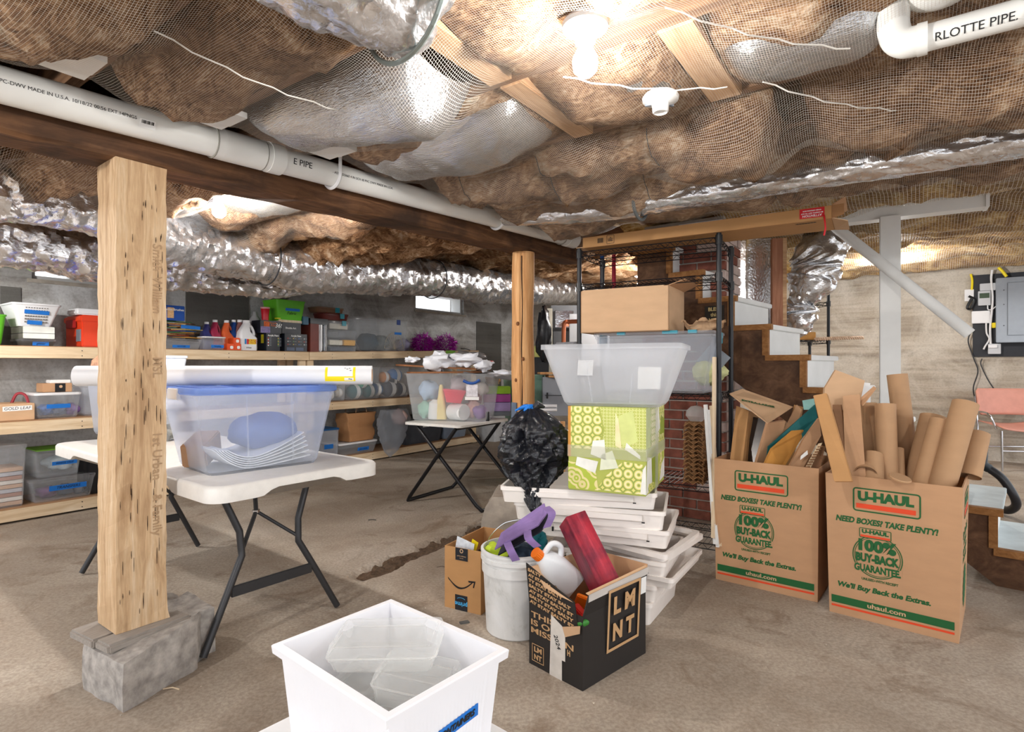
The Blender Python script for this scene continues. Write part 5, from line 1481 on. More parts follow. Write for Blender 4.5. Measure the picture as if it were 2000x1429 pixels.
def INL(x, y, z): return Vector((ql.x + x * math.cos(lrot) - y * math.sin(lrot), ql.y + x * math.sin(lrot) + y * math.cos(lrot), z))
# dark red box sticking out
REDB = NT('red_streaked_card'); vv = REDB.coord((30, 30, 3)); n1 = REDB.noise(vv, 1.0, 6, .6, 1); n2 = REDB.noise(REDB.coord(), 9, 4)
REDB.l(REDB.mix(REDB.ramp(n2, [(.42, (0,) * 3), (.62, (1,) * 3)]), REDB.ramp(n1, [(.35, lin((98, 26, 44))), (.65, lin((140, 54, 72)))]), REDB.ramp(n1, [(.3, lin((150, 22, 44))), (.7, lin((206, 70, 84)))])), REDB.p.inputs['Base Color']); REDB.p.inputs['Roughness'].default_value = .35
pA_, pB_ = at(1165, 1140, 2.22), at(1112, 1030, 2.34)   # along the lit ridge
ax_ = (pB_ - pA_).normalized()
sidev = (at(1216, 1095, 2.30) - at(1165, 1140, 2.22)); sidev = (sidev - ax_ * sidev.dot(ax_)).normalized()
oth = ax_.cross(sidev).normalized()
if oth.z > 0: oth = -oth
Lr = .36; Mr = Matrix.Identity(4)
o = MB().box(0, .095, 0, .105, 0, Lr).build('red_box', REDB.m, bevel=.002)
for i in range(3):
    Mr[i][0], Mr[i][1], Mr[i][2] = sidev[i], oth[i], ax_[i]
pt = at(1105, 1009, 2.36); st_ = pt - ax_ * Lr
Mr[0][3], Mr[1][3], Mr[2][3] = st_.x, st_.y, st_.z
o.matrix_world = Mr; tag(o, 'dark red streaked box slanting out of the black printed carton', 'box')
# white jug with orange cap
capP = at(1046, 1079, 2.30); jax = (capP - at(1102, 1128, 2.36)).normalized(); jb = capP - jax * .232
t = thing('plastic_jug', 'white plastic jug with an orange cap in the black printed carton', 'jug')
jx = Vector((.75, .2, .6)); jx = (jx - jax * jx.dot(jax)).normalized(); jy = jax.cross(jx)
Mj = Matrix.Identity(4)
for i in range(3): Mj[i][0], Mj[i][1], Mj[i][2], Mj[i][3] = jx[i], jy[i], jax[i], jb[i]
t.matrix_world = Mj
NATP = mat('natural_white_plastic', (228, 230, 232), .35, var=.03)
MB().loft([ring(.12, .085, .02, 0), ring(.125, .09, .03, .02), ring(.125, .09, .03, .12), ring(.10, .075, .03, .165), ring(.05, .05, .02, .195), ring(.04, .04, .018, .205)]).build('jug_body', NATP, t, smooth=True)
MB().tube(cr([(.05, 0, .125), (.085, 0, .16), (.07, 0, .20), (.02, 0, .20)], 5), .012, 10).build('jug_handle', NATP, t, smooth=True)
ORP = mat('orange_plastic', (238, 118, 24), .35, var=.03)
mb = MB(); mb.loft([[((.024 if k % 2 else .0225) * math.cos(a), (.024 if k % 2 else .0225) * math.sin(a), z) for k, a in enumerate(np.linspace(0, 2 * math.pi, 40, endpoint=False))] for z in (.205, .235)]); mb.build('jug_cap', ORP, t)
o = MB().box(-.03, .03, -.010, .010, 0, .07).build('orange_packet', ORP, bevel=.004); o.location = INL(.13, .15, .20); o.rotation_euler = (.3, .3, lrot + .6); tag(o, 'orange packet between the jug and the dark red box', 'packet')
o = MB().box(-.03, .03, -.015, .015, 0, .04).build('red_packet', mat('red_packet', (196, 36, 30), .5), bevel=.004); o.location = INL(.16, .10, .20); o.rotation_euler = (.1, .5, lrot); tag(o, 'small red packet below the dark red box', 'packet')
o = MB().sphere((0, 0, 0), .028, 10, 8, (1.5, .5, .5)).build('green_pod', mat('green_pod', (58, 128, 52), .5), smooth=True); o.location = INL(lw * .93, .012, .232); o.rotation_euler = (0, -.4, lrot); tag(o, 'small green oval object at the torn corner of the black carton', 'trinket')

# bucket
bc = (.02, 2.50)
t = thing('bucket', 'white plastic pail with a wire handle and grimy sides', 'bucket', (bc[0], bc[1], 0))
BKT = NT('grimy_white_pail'); vv = BKT.coord(); nz = BKT.noise(vv, 5, 7, .65, 1); BKT.l(BKT.ramp(nz, [(.30, lin((190, 190, 186))), (.42, lin((220, 220, 218))), (.7, lin((234, 234, 234)))]), BKT.p.inputs['Base Color']); BKT.p.inputs['Roughness'].default_value = .4
MB().lathe([(.128, 0), (.133, .006), (.146, .262), (.152, .262), (.152, .30), (.149, .30), (.149, .315), (.157, .315), (.157, .33), (.151, .33), (.151, .345), (.157, .345), (.157, .356), (.146, .358), (.128, .012)], 48).build('pail_body', BKT.m, t, smooth=True, auto=35)
hp = [(.155 * math.cos(math.radians(155)), .155 * math.sin(math.radians(155)), .31), (-.12, .02, .39), (-.06, .0, .455), (.0, -.01, .475), (.04, .0, .474)]
MB().tube(cr(hp, 8), .0022, 6).build('wire_handle', CHROME, t, smooth=True)
MB().tube([(.02, -.008, .474), (.12, .01, .47)], .009, 10).build('handle_grip', NATP, t, smooth=True)
blob((bc[0] - .08, bc[1] + .01, .325), .06, mat('lime_cloth', (198, 220, 60), .8), 'cloth', 'lime green cloth poking out of the white pail', 'cloth', 3, (1, 1, .7), .3)
blob((bc[0] + .03, bc[1] + .02, .315), .09, mat('dark_blue_cloth', (52, 66, 84), .9, var=.2), 'cloth', 'dark blue cloth in the white pail', 'cloth', 8, (1, 1, .5), .3)
blob((bc[0] + .10, bc[1] + .03, .36), .05, mat('teal_cloth', (20, 106, 116), .8), 'cloth', 'teal cloth beside the purple tote in the white pail', 'cloth', 4, (.7, 1, 1.0), .3)
# purple tote
PURP = mat('purple_felt', (132, 108, 160), .9, var=.15, scale=14)
P6 = [at(967, 1074, 2.40), at(988, 1060, 2.38), at(1052, 1027, 2.40), at(1069, 1003, 2.46), at(1064, 984, 2.50), at(980, 1042, 2.47)]
t = thing('purple_tote', 'purple felt tote lying across the white pail', 'bag')
n_ = (P6[2] - P6[0]).cross(P6[5] - P6[0]).normalized()
MB().slab(P6, n_, .006).build('tote_panel', PURP, t)
MB().slab([p + Vector((.012, .03, -.035)) for p in P6], n_, .004).build('tote_lining', mat('tote_lining', (44, 42, 54), .9), t)
for a, b, c_ in (((990, 1058), (998, 1076), (1008, 1095)), ((1030, 1036), (1033, 1052), (1050, 1068)), ((1066, 990), (1078, 1004), (1068, 1030))):
    A_, B_, C_ = at(*a, 2.385), at(*b, 2.335), at(*c_, 2.335); s_ = Vector((.016, 0, .004))
    MB().loft([[p - s_, p + s_, p + s_ + Vector((0, .004, 0)), p - s_ + Vector((0, .004, 0))] for p in cr([A_, B_, C_], 5)]).build('strap', PURP, t)
# shipping box
al, ac = onz(868.6, 1184, 0), onz(939, 1201, 0)
adx = (ac - al); aw = adx.length; arot = math.atan2(adx.y, adx.x)
t = carton('shipping_box', 'small brown shipping box with a printed arrow and black tape', al, arot, aw, .36, .292, CARD3)
af = lambda x, z: MX((x, -.0012, z), (1, 0, 0), (0, 0, 1))
DKT = mat('dark_parcel_tape', (34, 36, 42), .4)
patch(aw * .34, .058, DKT, t, af(aw * .48, .264), 'parcel_tape'); patch(aw * .34, .072, DKT, t, af(aw * .47, .036), 'parcel_tape')
text('prime', .030, mat('light_blue_print', (70, 168, 222), .5), t, MX((aw * .47, -.0022, .030), (-1, 0, 0), (0, 0, -1)), bold=.0006, name='print')
MB().tube([(aw * .47 + .022 * math.cos(a), -.0022, .052 + .008 * math.sin(a)) for a in np.linspace(.3, 2.9, 10)], .0012, 5).build('print_arc', MATS['light_blue_print'], t)
MB().loft([[(math.cos(a) * q, math.sin(a) * q, z) for a in np.linspace(0, 2 * math.pi, 20, endpoint=False)] for q, z in ((.010, 0), (.010, .0006), (.006, .0006), (.006, 0))], False, False).build('print_ring', CARD2, t, M=af(aw * .48, .280) @ Matrix.Translation((0, 0, .001)))
text('prime delivery', .0085, CARD2, t, af(aw * .48, .256) @ Matrix.Translation((0, 0, .001)), name='print'); text('fast, free', .006, CARD2, t, af(aw * .48, .246) @ Matrix.Translation((0, 0, .001)), name='print')
sp = [(aw * (.10 + .68 * f), .158 - .055 * math.sin(math.pi * (.08 + .80 * f)) + .008 * f) for f in np.linspace(0, 1, 16)]
mb = MB(); mb.loft([[(x, -.0014, z - (.001 + .007 * math.sin(math.pi * min(1, i / 12)))), (x, -.0014, z + .001), (x, -.0004, z + .001), (x, -.0004, z - .006)] for i, (x, z) in enumerate(sp)]); mb.build('smile_arrow', INK, t)
MB().slab([(aw * .66, -.0014, .147), (aw * .86, -.0014, .150), (aw * .82, -.0014, .118), (aw * .79, -.0014, .119), (aw * .82, -.0014, .142), (aw * .68, -.0014, .139)], (0, 1, 0), .001).build('smile_arrow', INK, t)
def INA(x, y, z): return Vector((al.x + x * math.cos(arot) - y * math.sin(arot), al.y + x * math.sin(arot) + y * math.cos(arot), z))
o = MB().box(-.05, .05, -.001, .001, 0, .18).build('printed_paper', mat('printed_white_paper', (222, 228, 236), .6, var=.15, scale=50)); o.location = INA(.055, .05, .15); o.rotation_euler = (.1, .25, arot); tag(o, 'printed white paper sticking out of the shipping box', 'paper')
o = MB().box(-.018, .018, -.001, .001, -.025, .025).build('yellow_tag', YEL); o.location = INA(.135, .05, .30); o.rotation_euler = (.2, .4, arot); tag(o, 'yellow tag sticking out of the shipping box', 'tag')
blob(INA(.12, .10, .22), .05, mat('dark_leaf_clump', (44, 38, 34), .9), 'tangled_wire', 'dark tangle of wires inside the shipping box', 'wires', 6, (1.2, 1, .8), .5)
o = MB().tube(cr([INA(.06, .06, .28), INA(.085, .05, .31), INA(.11, .055, .285)], 6), .0025, 6).build('wire_loop', GREYP, smooth=True); tag(o, 'grey wire loop curving above the shipping box', 'wire')
# ================================================================ NEAR WHITE BIN ON ITS LOW TABLE
nb = (-.275, 1.273); nrot = math.atan2(-.649, .76)
t = thing('low_table', 'low white plastic table under the near white bin', 'table', (nb[0], nb[1], 0), nrot)
MB().loft([ring(.70, .54, .05, .215), ring(.72, .556, .05, .222), ring(.72, .556, .05, .240), ring(.71, .546, .05, .245)]).build('table_top', WHITEP, t, smooth=True)
for sx in (-1, 1):
    for sy in (-1, 1): MB().loft([ring(.05, .05, .012, 0, 3, sx * .29, sy * .21), ring(.04, .04, .01, .216, 3, sx * .27, sy * .19)]).build('leg', WHITEP, t, smooth=True)
t = thing('white_bin', 'square ribbed white bin full of clear containers in front', 'bin', (nb[0], nb[1], .246), nrot)
def ribbed(w, d, z, off=0.0, amp=.0012, pitch=.007):
    pts = []
    P_ = [(-w / 2, -d / 2), (w / 2, -d / 2), (w / 2, d / 2), (-w / 2, d / 2)]
    for (a, b) in zip(P_, P_[1:] + P_[:1]):
        n_ = 56
        for i in range(n_):
            f = i / n_; x, y = a[0] + (b[0] - a[0]) * f, a[1] + (b[1] - a[1]) * f
            nx, ny = (b[1] - a[1]), -(b[0] - a[0]); l = math.hypot(nx, ny)
            e = (amp if i % 2 else -amp) * (1 if .12 < f < .88 else 0)
            pts.append((x + nx / l * e, y + ny / l * e, z))
    return pts
plain = lambda w, d, z: ribbed(w, d, z, amp=0)
BW2, BD2, BH2 = .405, .318, .276
MB().loft([ribbed(.345, .26, 0), ribbed(.39, .30, BH2 - .03), plain(.392, .302, BH2 - .022), plain(BW2 + .012, BD2 + .012, BH2 - .020), plain(BW2 + .016, BD2 + .016, BH2 - .003), plain(BW2 + .010, BD2 + .010, BH2), plain(.388, .298, BH2), plain(.385, .295, BH2 - .01), plain(.338, .252, .004)]).build('bin_body', mat('bright_white_plastic', (238, 238, 242), .35, var=.01), t, smooth=True, auto=35)
Mtp = MX((.205, .03, .155), (0, 1, 0.22), (.06, -.22, 1))
tp_ = patch(.16, .027, TAPE, t, MX((.1885, .01, .165), (0, 1, .06), (.08, 0, 1)), 'tape_label', .001)
text('SM. CONTAINERS', .0125, INK, tp_, MX((.1905, .01, .165), (0, 1, .06), (.08, 0, 1)), name='handwriting', shear=.25, bold=.0005, fit=(.14, .014))
def INB(x, y, z): return Vector((nb[0] + x * math.cos(nrot) - y * math.sin(nrot), nb[1] + x * math.sin(nrot) + y * math.cos(nrot), .246 + z))
FROSTC = clear('thin_frosted_plastic', (248, 249, 248), .30, .12)
def case(label, x, y, z, w, d, h, rot, tilt=(0, 0), m=None):
    t = thing('clear_container', label, 'container', INB(x, y, z), nrot + rot, 'clear containers in the white bin')
    t.rotation_euler[0], t.rotation_euler[1] = tilt
    shell(w * .92, d * .92, w, d, h * .6, .015, .002, lip=.003, liph=.006).build('container_base', m or FROSTC, t, smooth=True)
    MB().tube([p for p in ring(w + .006, d + .006, .015, h * .62)] + [ring(w + .006, d + .006, .015, h * .62)[0]], .0022, 6).build('container_rim', FROST, t, smooth=True)
    MB().loft([ring(w + .008, d + .008, .016, h * .6), ring(w + .008, d + .008, .016, h * .66), ring(w - .004, d - .004, .014, h), ring(w - .02, d - .02, .012, h), ring(w - .026, d - .026, .012, h - .003)]).build('container_lid', m or FROSTC, t, smooth=True)
case('flat clear container lying on top at the back of the white bin', -.06, .045, .215, .245, .145, .06, math.radians(38), (.04, -.04))
case('clear container with a gridded lid at the right of the white bin', .05, .035, .165, .17, .12, .07, math.radians(30), (.0, .1))
case('large clear container below the flat one in the white bin', -.02, .02, .105, .25, .16, .085, math.radians(25))
case('clear container standing on edge at the left of the white bin', -.13, -.01, .09, .10, .13, .07, math.radians(10), (.3, .2))
case('small clear container at the front corner of the white bin', .03, -.035, .085, .10, .08, .05, math.radians(-15), (.25, .1))
case('bottom clear container in the white bin', .0, .0, .008, .30, .22, .09, 0)
o = MB().box(-.014, .014, -.012, .012, 0, .075).build('white_block', WHITEP, bevel=.002); o.location = INB(-.02, -.085, .11); o.rotation_euler = (.9, .1, nrot + .6); tag(o, 'small white bar leaning at the front of the white bin', 'block')
MB_r = [(.035 * math.cos(a), .035 * math.sin(a), 0) for a in np.linspace(0, 2 * math.pi, 28)]
o = MB().tube(MB_r, .004, 6).build('clear_ring', FROST, smooth=True); o.location = INB(.02, -.05, .13); o.rotation_euler = (.9, .2, nrot); tag(o, 'clear plastic ring at the front of the white bin', 'ring')

# ================================================================ SHELVING ALONG THE LEFT WALL
VS = 5.38
def unit(label, pa, pb, zt0, zt1):
    u0, u1 = row(pa, VS)[0], row(pb, VS)[0]; L_ = u1 - u0
    t = thing('shelving_unit', label, 'shelf', R(u0, VS, 0), ROOM, 'pine shelving along the left wall')
    def board(z0, z1, y0, y1, h, name, m_):
        MB().hexa([(0, y0, z0 - h), (L_, y0, z1 - h), (L_, y1, z1 - h), (0, y1, z0 - h), (0, y0, z0), (L_, y0, z1), (L_, y1, z1), (0, y1, z0)]).build(name, m_, t)
    for za, zb_ in ((zt0, zt1), (.745, .745), (.108, .108)):
        board(za - .006, zb_ - .006, 0, .038, .085, 'ledger', PINE)
        board(za, zb_, .001, .50, .0055, 'shelf_board', PLY)
        board(za - .006, zb_ - .006, .46, .50, .085, 'ledger', PINE)
        for k in range(5):
            x = L_ * (k + .5) / 5
            for dz in (.025, .065): MB().lathe([(.004, 0), (.004, .002)], 8).build('nail_head', DARKM, t, M=Matrix.Translation((x, 0, za + (zb_ - za) * (k + .5) / 5 - .006 - dz)) @ Matrix.Rotation(math.pi / 2, 4, 'X'))
    for x in (.0, L_ - .09):
        for y in (.04, .42): MB().box(x, x + .038 * 2, y, y + .038, 0, min(zt0, zt1) - .01).build('leg', PINE, t)
    return t, u0, L_
uA, uA0, LA = unit('left pine shelving unit running behind the square post', -150, 603.5, 1.30, 1.305)
uB, uB0, LB = unit('right pine shelving unit ending before the log post', 605, 935, 1.305, 1.385)
def zsh(px, lvl, vf=None):
    if lvl == 't':
        if px < 604: return 1.302
        u = row(px, VS)[0]; return 1.306 + .08 * max(0, min(1, (u - uB0) / LB)) + .0005
    return .7465 if lvl == 'm' else .1095
def put(name, label, cat, p0, p1, ytop, z, vf=5.44, group=None):
    u0, Y0 = row(p0, vf); u1, Y1 = row(p1, vf); Y = (Y0 + Y1) / 2
    t = thing(name, label, cat, R(u0, vf, z), ROOM, group)
    return t, u1 - u0, zat(ytop, Y) - z, Y
def pbox(name, label, cat, p0, p1, ytop, z, depth, m, vf=5.44, bevel=.003, part='box_body', group=None):
    t, w, h, Y = put(name, label, cat, p0, p1, ytop, z, vf, group)
    MB().box(0, w, 0, depth, 0, h).build(part, m, t, bevel=bevel)
    return t, w, h
def pbin(label, p0, p1, ytop, z, depth, m=None, lid=None, vf=5.44, tape=None, taper=.9, cat='storage bin', name='storage_bin', group=None, lidh=.02, latch=None):
    t, w, h, Y = put(name, label, cat, p0, p1, ytop, z, vf, group)
    hb = h - (lidh if lid else 0)
    M_ = Matrix.Translation((w / 2, depth / 2, 0))
    shell(w * taper, depth * taper, w, depth, hb, .025, .003, lip=.006).build('bin_body', m or CLEAR, t, smooth=True, M=M_)
    if lid: MB().loft([ring(w + .014, depth + .014, .03, hb), ring(w + .018, depth + .018, .03, hb + lidh * .7), ring(w, depth, .03, hb + lidh), ring(w - .03, depth - .03, .02, hb + lidh * .8)]).build('bin_lid', lid, t, smooth=True, M=M_)
    if tape:
        fx, fz, tw, th_, s_ = tape
        yy = depth * (1 - taper) / 2 * (1 - fz)
        tp_ = patch(tw, th_, TAPE, t, MX((w * fx, yy - .003, hb * fz), (1, 0, 0), (0, -depth * (1 - taper) / 2, hb)), 'tape_label')
        if s_: text(s_, th_ * .75, INK, tp_, MX((w * fx, yy - .0045, hb * fz), (1, 0, 0), (0, -depth * (1 - taper) / 2, hb)), name='handwriting', shear=.2)
    if latch:
        for fx in latch[1]: MB().box(w * fx - .03, w * fx + .03, -.012, -.004, hb - .045, hb + lidh).build('latch', latch[0], t, bevel=.002)
    return t, w, h
LIMEP = mat('lime_plastic', (98, 186, 42), .4, var=.05)
ORR = mat('orange_red_plastic', (226, 66, 28), .4, var=.04); DKR = mat('dark_red_plastic', (160, 28, 24), .4, var=.04)
Z = lambda px, l: zsh(px, l)
zt = Z(100, 't')
# --- top shelf, left of the post
pbin('lime green bin at the left edge of the top shelf', -70, 13, 612, zt, .30, LIMEP, taper=.84)
t, w, h = pbin('flat clear box with blue tape under the silver box', 44, 108, 661, zt, .30, clear('smoky_clear', (150, 146, 140), .3, .15), CLEAR, tape=(.55, .5, .10, .03, 'glitter'), taper=.96)
t, w2, h2 = pbox('silver_box', 'shiny silver box below the white basket', 'box', 45, 107, 637.5, zt + h, .30, mat('silver_card', (226, 222, 210), .2, metal=.8, var=.1))
MB().box(-.004, w2 + .004, -.004, .304, h2 * .42, h2 * .45).build('box_lid_edge', DARKM, t)
t, w, hh, Y = put('laundry_basket', 'white slotted plastic basket with blue tape on the silver box', 'basket', 24, 117, 593, zt + h + h2, 5.44)
shell(w * .72, .24, w, .34, hh, .02, .004, lip=.008).build('basket_body', WHITEP, t, smooth=True, M=Matrix.Translation((w / 2, .15, 0)))
sl = lambda z: -.02 * (z / hh) + .03 - .002
mb = MB()
for i in range(9):
    for j in range(6):
        x = w * (.26 + .055 * i); z = hh * (.16 + .125 * j); y = sl(z) - .0025 - .03 * (z / hh) + .0
        mb.box(x, x + w * .036, y, y + .003, z, z + hh * .07)
o = mb.build('basket_slots', mat('slot_shadow_grey', (120, 116, 112), .8), t); o['kind'] = 'stuff'
for fx, z, tw in ((.50, hh * .62, .15), (.47, hh * .17, .09)): patch(tw, .03, TAPE, t, MX((w * fx, sl(z) - .03 * (z / hh) - .005, z), (1, 0, -.03), (0, -.15, 1)), 'tape_label')
t, w, h = pbox('tool_box', 'orange red plastic tote with a dark red latch beside the post', 'tote', 160, 250, 617, zt, .36, ORR, bevel=.008)
MB().box(-.012, w + .012, -.012, .372, h * .78, h * .97).build('tote_lid', ORR, t, bevel=.008)
MB().box(-.03, -.006, .10, .26, h * .60, h * .86).build('latch', DKR, t, bevel=.004)
MB().box(-.008, .002, .02, .10, h * .18, h * .55).build('side_label', GREYP, t)
MB().slab([(w * .28, -.004, h * .02), (w * .72, -.004, h * .02), (w * .62, -.004, h * .56), (w * .38, -.004, h * .56)], (0, 1, 0), .006).build('front_panel', ORR, t, bevel=.002)
o, w, h_ = pbox('white_tray', 'white plastic tray lying on the orange red tote', 'tray', 150, 225, 604, zt + h + .001, .22, WHITEP, bevel=.01)
# --- top shelf between post and seam
zt = Z(400, 't')
t, w, h = pbin('low clear box with blue tape below the paintbrushes', 290, 394, 661, zt, .26, CLEAR, CLEAR, tape=(.60, .35, .15, .025, 'GLITTER'), taper=.94)
zb_ = zt + h + .003
BC = [(196, 140, 60), (60, 60, 64), (32, 92, 160), (190, 80, 30), (214, 190, 120), (120, 70, 40), (230, 226, 216), (40, 110, 60)]
u0_, Y_ = row(300, 5.46); u1_, _ = row(394, 5.46)
for i in range(26):
    f = rnd.random(); L_ = rnd.uniform(.14, .28); c_ = BC[i % 8]; m_ = mat('brush_%d' % (i % 8), c_, .5)
    x = u0_ + (u1_ - u0_) * rnd.uniform(.28, .72); a_ = rnd.uniform(-.5, .5) + (math.pi if rnd.random() < .5 else 0)
    t = thing('paintbrush', 'thin paintbrush in the heap on the low clear box', 'paintbrush', R(x, 5.50 + rnd.uniform(-.04, .12), zb_ + .01 + .0062 * i), ROOM + a_, 'paintbrushes heaped on the top shelf')
    MB().tube([(-L_ / 2, 0, 0), (0, 0, .003), (L_ / 2, 0, 0)], [.003, .005, .0035], 6).build('handle', m_, t, smooth=True)
    MB().tube([(L_ / 2, 0, 0), (L_ / 2 + .02, 0, 0), (L_ / 2 + .045, 0, 0)], [.005, .007, .002], 6).build('bristles', mat('bristle', (70, 50, 34), .8), t, smooth=True)
patch(.17, .03, TAPE, uA, MX((row(372, 5.44)[0] - uA0, .055, zb_ + .105), (1, 0, -.05), (0, 0, 1)), 'tape_label')
t, w, h = pbox('brush_packet', 'blue packet of brushes leaning on top of the heap', 'packet', 285, 361, 595, zb_ + .16, .05, mat('blue_packet', (22, 78, 168), .4, var=.1), bevel=.004)
for fx, c_ in ((.28, (226, 180, 130)), (.62, (236, 196, 140))): patch(.055, h * .7, mat('cream_print', c_, .6, var=.2, scale=60), t, MX((w * fx, -.001, h * .5), (1, 0, 0), (0, 0, 1)), 'printed_panel')
text('Artist Brushes', .028, PAPER, t, MX((w * .72, -.002, h * .72), (1, 0, 0), (0, 0, 1)), bold=.0006)
def jug(label, p0, p1, ytop, z, m_, vf=5.55, cap=WHITEP, label_print=False, group='paint jugs on the top shelf'):
    t, w, h, Y = put('paint_jug', label, 'jug', p0, p1, ytop, z, vf, group)
    cx = w * .5; d_ = .11
    M_ = Matrix.Translation((cx, d_ / 2, 0))
    k = lambda fw, z_, r=.025, ox=0: [(x + ox, y, zz) for x, y, zz in ring(w * fw, d_ * min(1, fw + .1), r, z_)]
    MB().loft([k(.9, 0), k(1, h * .05), k(1, h * .42), k(.62, h * .62, .02, -w * .15), k(.46, h * .78, .02, -w * .08), k(.40, h * .88, .018), k(.34, h * .92, .015)]).build('jug_body', m_, t, smooth=True, M=M_)
    MB().tube(cr([(w * .36, 0, h * .44), (w * .42, 0, h * .60), (w * .26, 0, h * .80), (w * .06, 0, h * .86)], 6), w * .075, 10).build('jug_handle', m_, t, smooth=True, M=M_)
    MB().lathe([(w * .19, h * .92), (w * .19, h), (w * .17, h)], 16).build('jug_cap', cap, t, smooth=True, M=M_)
    if label_print:
        for fx, c_, ww in ((.27, (40, 130, 190), .10), (.40, (200, 40, 60), .12), (.66, (244, 214, 30), .42)): patch(w * ww, h * .17, mat('jug_print_%d' % int(fx * 100), c_, .5), t, MX((w * fx, -.003, h * .30), (1, 0, 0), (0, 0, 1)), 'printed_label')
        text('ACRYLIC\nCOLOR', .026, mat('jug_red_text', (180, 30, 30), .5), t, MX((w * .66, -.0045, h * .30), (1, 0, 0), (0, 0, 1)), bold=.0005)
        text('White', .022, INK, t, MX((w * .45, -.003, h * .10), (1, 0, 0), (0, 0, 1)), shear=.3)
    return t
jug('dark blue and purple paint jug at the left of the jug row', 398, 420, 628, zt + .0, mat('indigo_paint', (54, 56, 112), .3))
jug('magenta paint jug with an open handle', 414, 437, 624, zt, mat('magenta_paint', (166, 44, 78), .35))
jug('orange paint jug behind the orange boxes', 436, 460, 625, zt, mat('orange_paint', (232, 106, 58), .35))
jug('blue paint jug squeezed between orange and brown jugs', 452, 472, 624, zt, mat('blue_paint', (40, 78, 150), .35), 5.57)
jug('mauve brown paint jug behind the white jug', 462, 486, 624, zt, mat('mauve_paint', (152, 104, 100), .35), 5.56)
jug('big white paint jug with a red and yellow label', 470, 504, 625, zt, mat('white_paint_jug', (228, 228, 230), .35, var=.02), 5.44, label_print=True)
pbin('clear box with a white lid and blue tape before the magenta jug', 398, 441, 657, zt, .13, CLEAR, WHITEP, vf=5.42, tape=(.62, .3, .12, .028, 'hanging'), taper=.92, lidh=.012)
for i, (p0, p1, yt, z_, lab) in enumerate(((444, 458, 671, 0, 'orange paint box at the lower left of three'), (458, 471, 671, 0, 'orange paint box at the lower right of three'), (456, 469, 659.5, .065, 'orange paint box on top of two others'))):
    t, w, h = pbox('orange_box', lab, 'box', p0, p1, yt, zt + z_ + (.0005 if i == 2 else 0), .10, mat('orange_card', (226, 84, 34), .5), 5.42, group='orange paint boxes'); patch(.03, .03, PAPER, t, MX((w * .6, -.001, h * .45), (1, 0, 0), (0, 0, 1)), 'printed_mark', r=.01)
DKB = mat('black_paint_box', (26, 30, 40), .4, var=.1)
def kit(label, p0, p1, ytop, z, depth, vf=5.44, head='Acrylic Paint', rows_=4, cols=4):
    t, w, h = pbox('paint_box', label, 'box', p0, p1, ytop, z, depth, DKB, vf, group='black paint boxes')
    f_ = lambda x, zz: MX((w * x, -.001, h * zz), (1, 0, 0), (0, 0, 1))
    if head: text(head, .024, PAPER, t, f_(.5, .88), bold=.0005)
    pal = [(200, 60, 50), (230, 200, 90), (80, 120, 190), (240, 240, 236), (110, 160, 90), (190, 120, 70)]
    for i in range(rows_):
        for j in range(cols):
            x = .14 + .76 * j / max(1, cols - 1) * .95; zz = .74 - .5 * i / max(1, rows_)
            patch(.010, .010, mat('swatch_%d' % ((i * 3 + j) % 6), pal[(i * 3 + j) % 6], .5), t, f_(x, zz), 'swatch')
            patch(.026, .005, GREYP, t, MX((w * x + .022, -.001, h * zz), (1, 0, 0), (0, 0, 1)), 'swatch_name')
    return t, w, h
t, w, h = kit('black paint box with two columns of swatches beside the white jug', 520, 547, 651, zt, .16, rows_=6, cols=2)
for fz, c_ in ((.70, (206, 190, 40)),): patch(.05, .09, mat('yellow_green_seal', c_, .5), t, MX((-.001, .07, h * fz), (0, -1, 0), (0, 0, 1)), 'seal')
t, w, hk = kit('black paint box with three rows of swatches near the seam', 556, 600, 652, zt, .16, rows_=3, cols=4)
for fx in (.26, .66): patch(w * .34, h * .18, mat('grey_blue_print', (84, 96, 120), .5), t, MX((w * fx, -.001, h * .16), (1, 0, 0), (0, 0, 1)), 'text_block')
t, w, h2 = pbox('paint_box', 'black paint box with a tiger picture standing on another', 'box', 508, 550, 626, zt + h + .0005, .16, DKB, group='black paint boxes')
patch(w * .26, h2 * .4, mat('tiger_orange', (206, 96, 40), .6, var=.4, scale=60), t, MX((w * .30, -.001, h2 * .72), (1, 0, 0), (0, 0, 1)), 'picture'); patch(w * .44, h2 * .5, mat('tiger_violet', (128, 116, 160), .6, var=.4, scale=60), t, MX((w * .24, -.001, h2 * .27), (1, 0, 0), (0, 0, 1)), 'picture')
text('36!', .06, PAPER, t, MX((w * .84, -.002, h2 * .62), (1, 0, 0), (0, 0, 1)), bold=.001, shear=.2); text('Acrylic\nPaint', .03, mat('orange_text', (226, 120, 60), .5), t, MX((w * .60, -.002, h2 * .72), (1, 0, 0), (0, 0, 1)), shear=.2)
t, w, h3 = pbox('paint_box', 'plain charcoal box standing on the three row paint box', 'box', 551, 588, 630, zt + hk + .0005, .16, mat('charcoal_card', (66, 68, 74), .5), group='black paint boxes'); text('Shuttle Art', .028, PAPER, t, MX((w * .45, -.001, h3 * .5), (1, 0, 0), (0, 0, 1)), bold=.0006)
t = MB()
u_, Y_ = row(519, 5.50)
zc = zt + h + h2 + .002
t = thing('red_cup', 'red plastic cup standing on the tiger paint box', 'cup', R(u_, 5.51, zc), ROOM)
MB().lathe([(.033, 0), (.036, .06), (.045, .135), (.047, .137), (.042, .137), (.03, .006)], 24).build('cup_body', mat('red_cup', (206, 24, 44), .35, var=.03), t, smooth=True)
MB().lathe([(.0455, .122), (.0475, .137), (.044, .14), (.043, .125)], 24, cap0=False, cap1=False).build('cup_rim', mat('pale_red_rim', (232, 170, 170), .4), t, smooth=True)
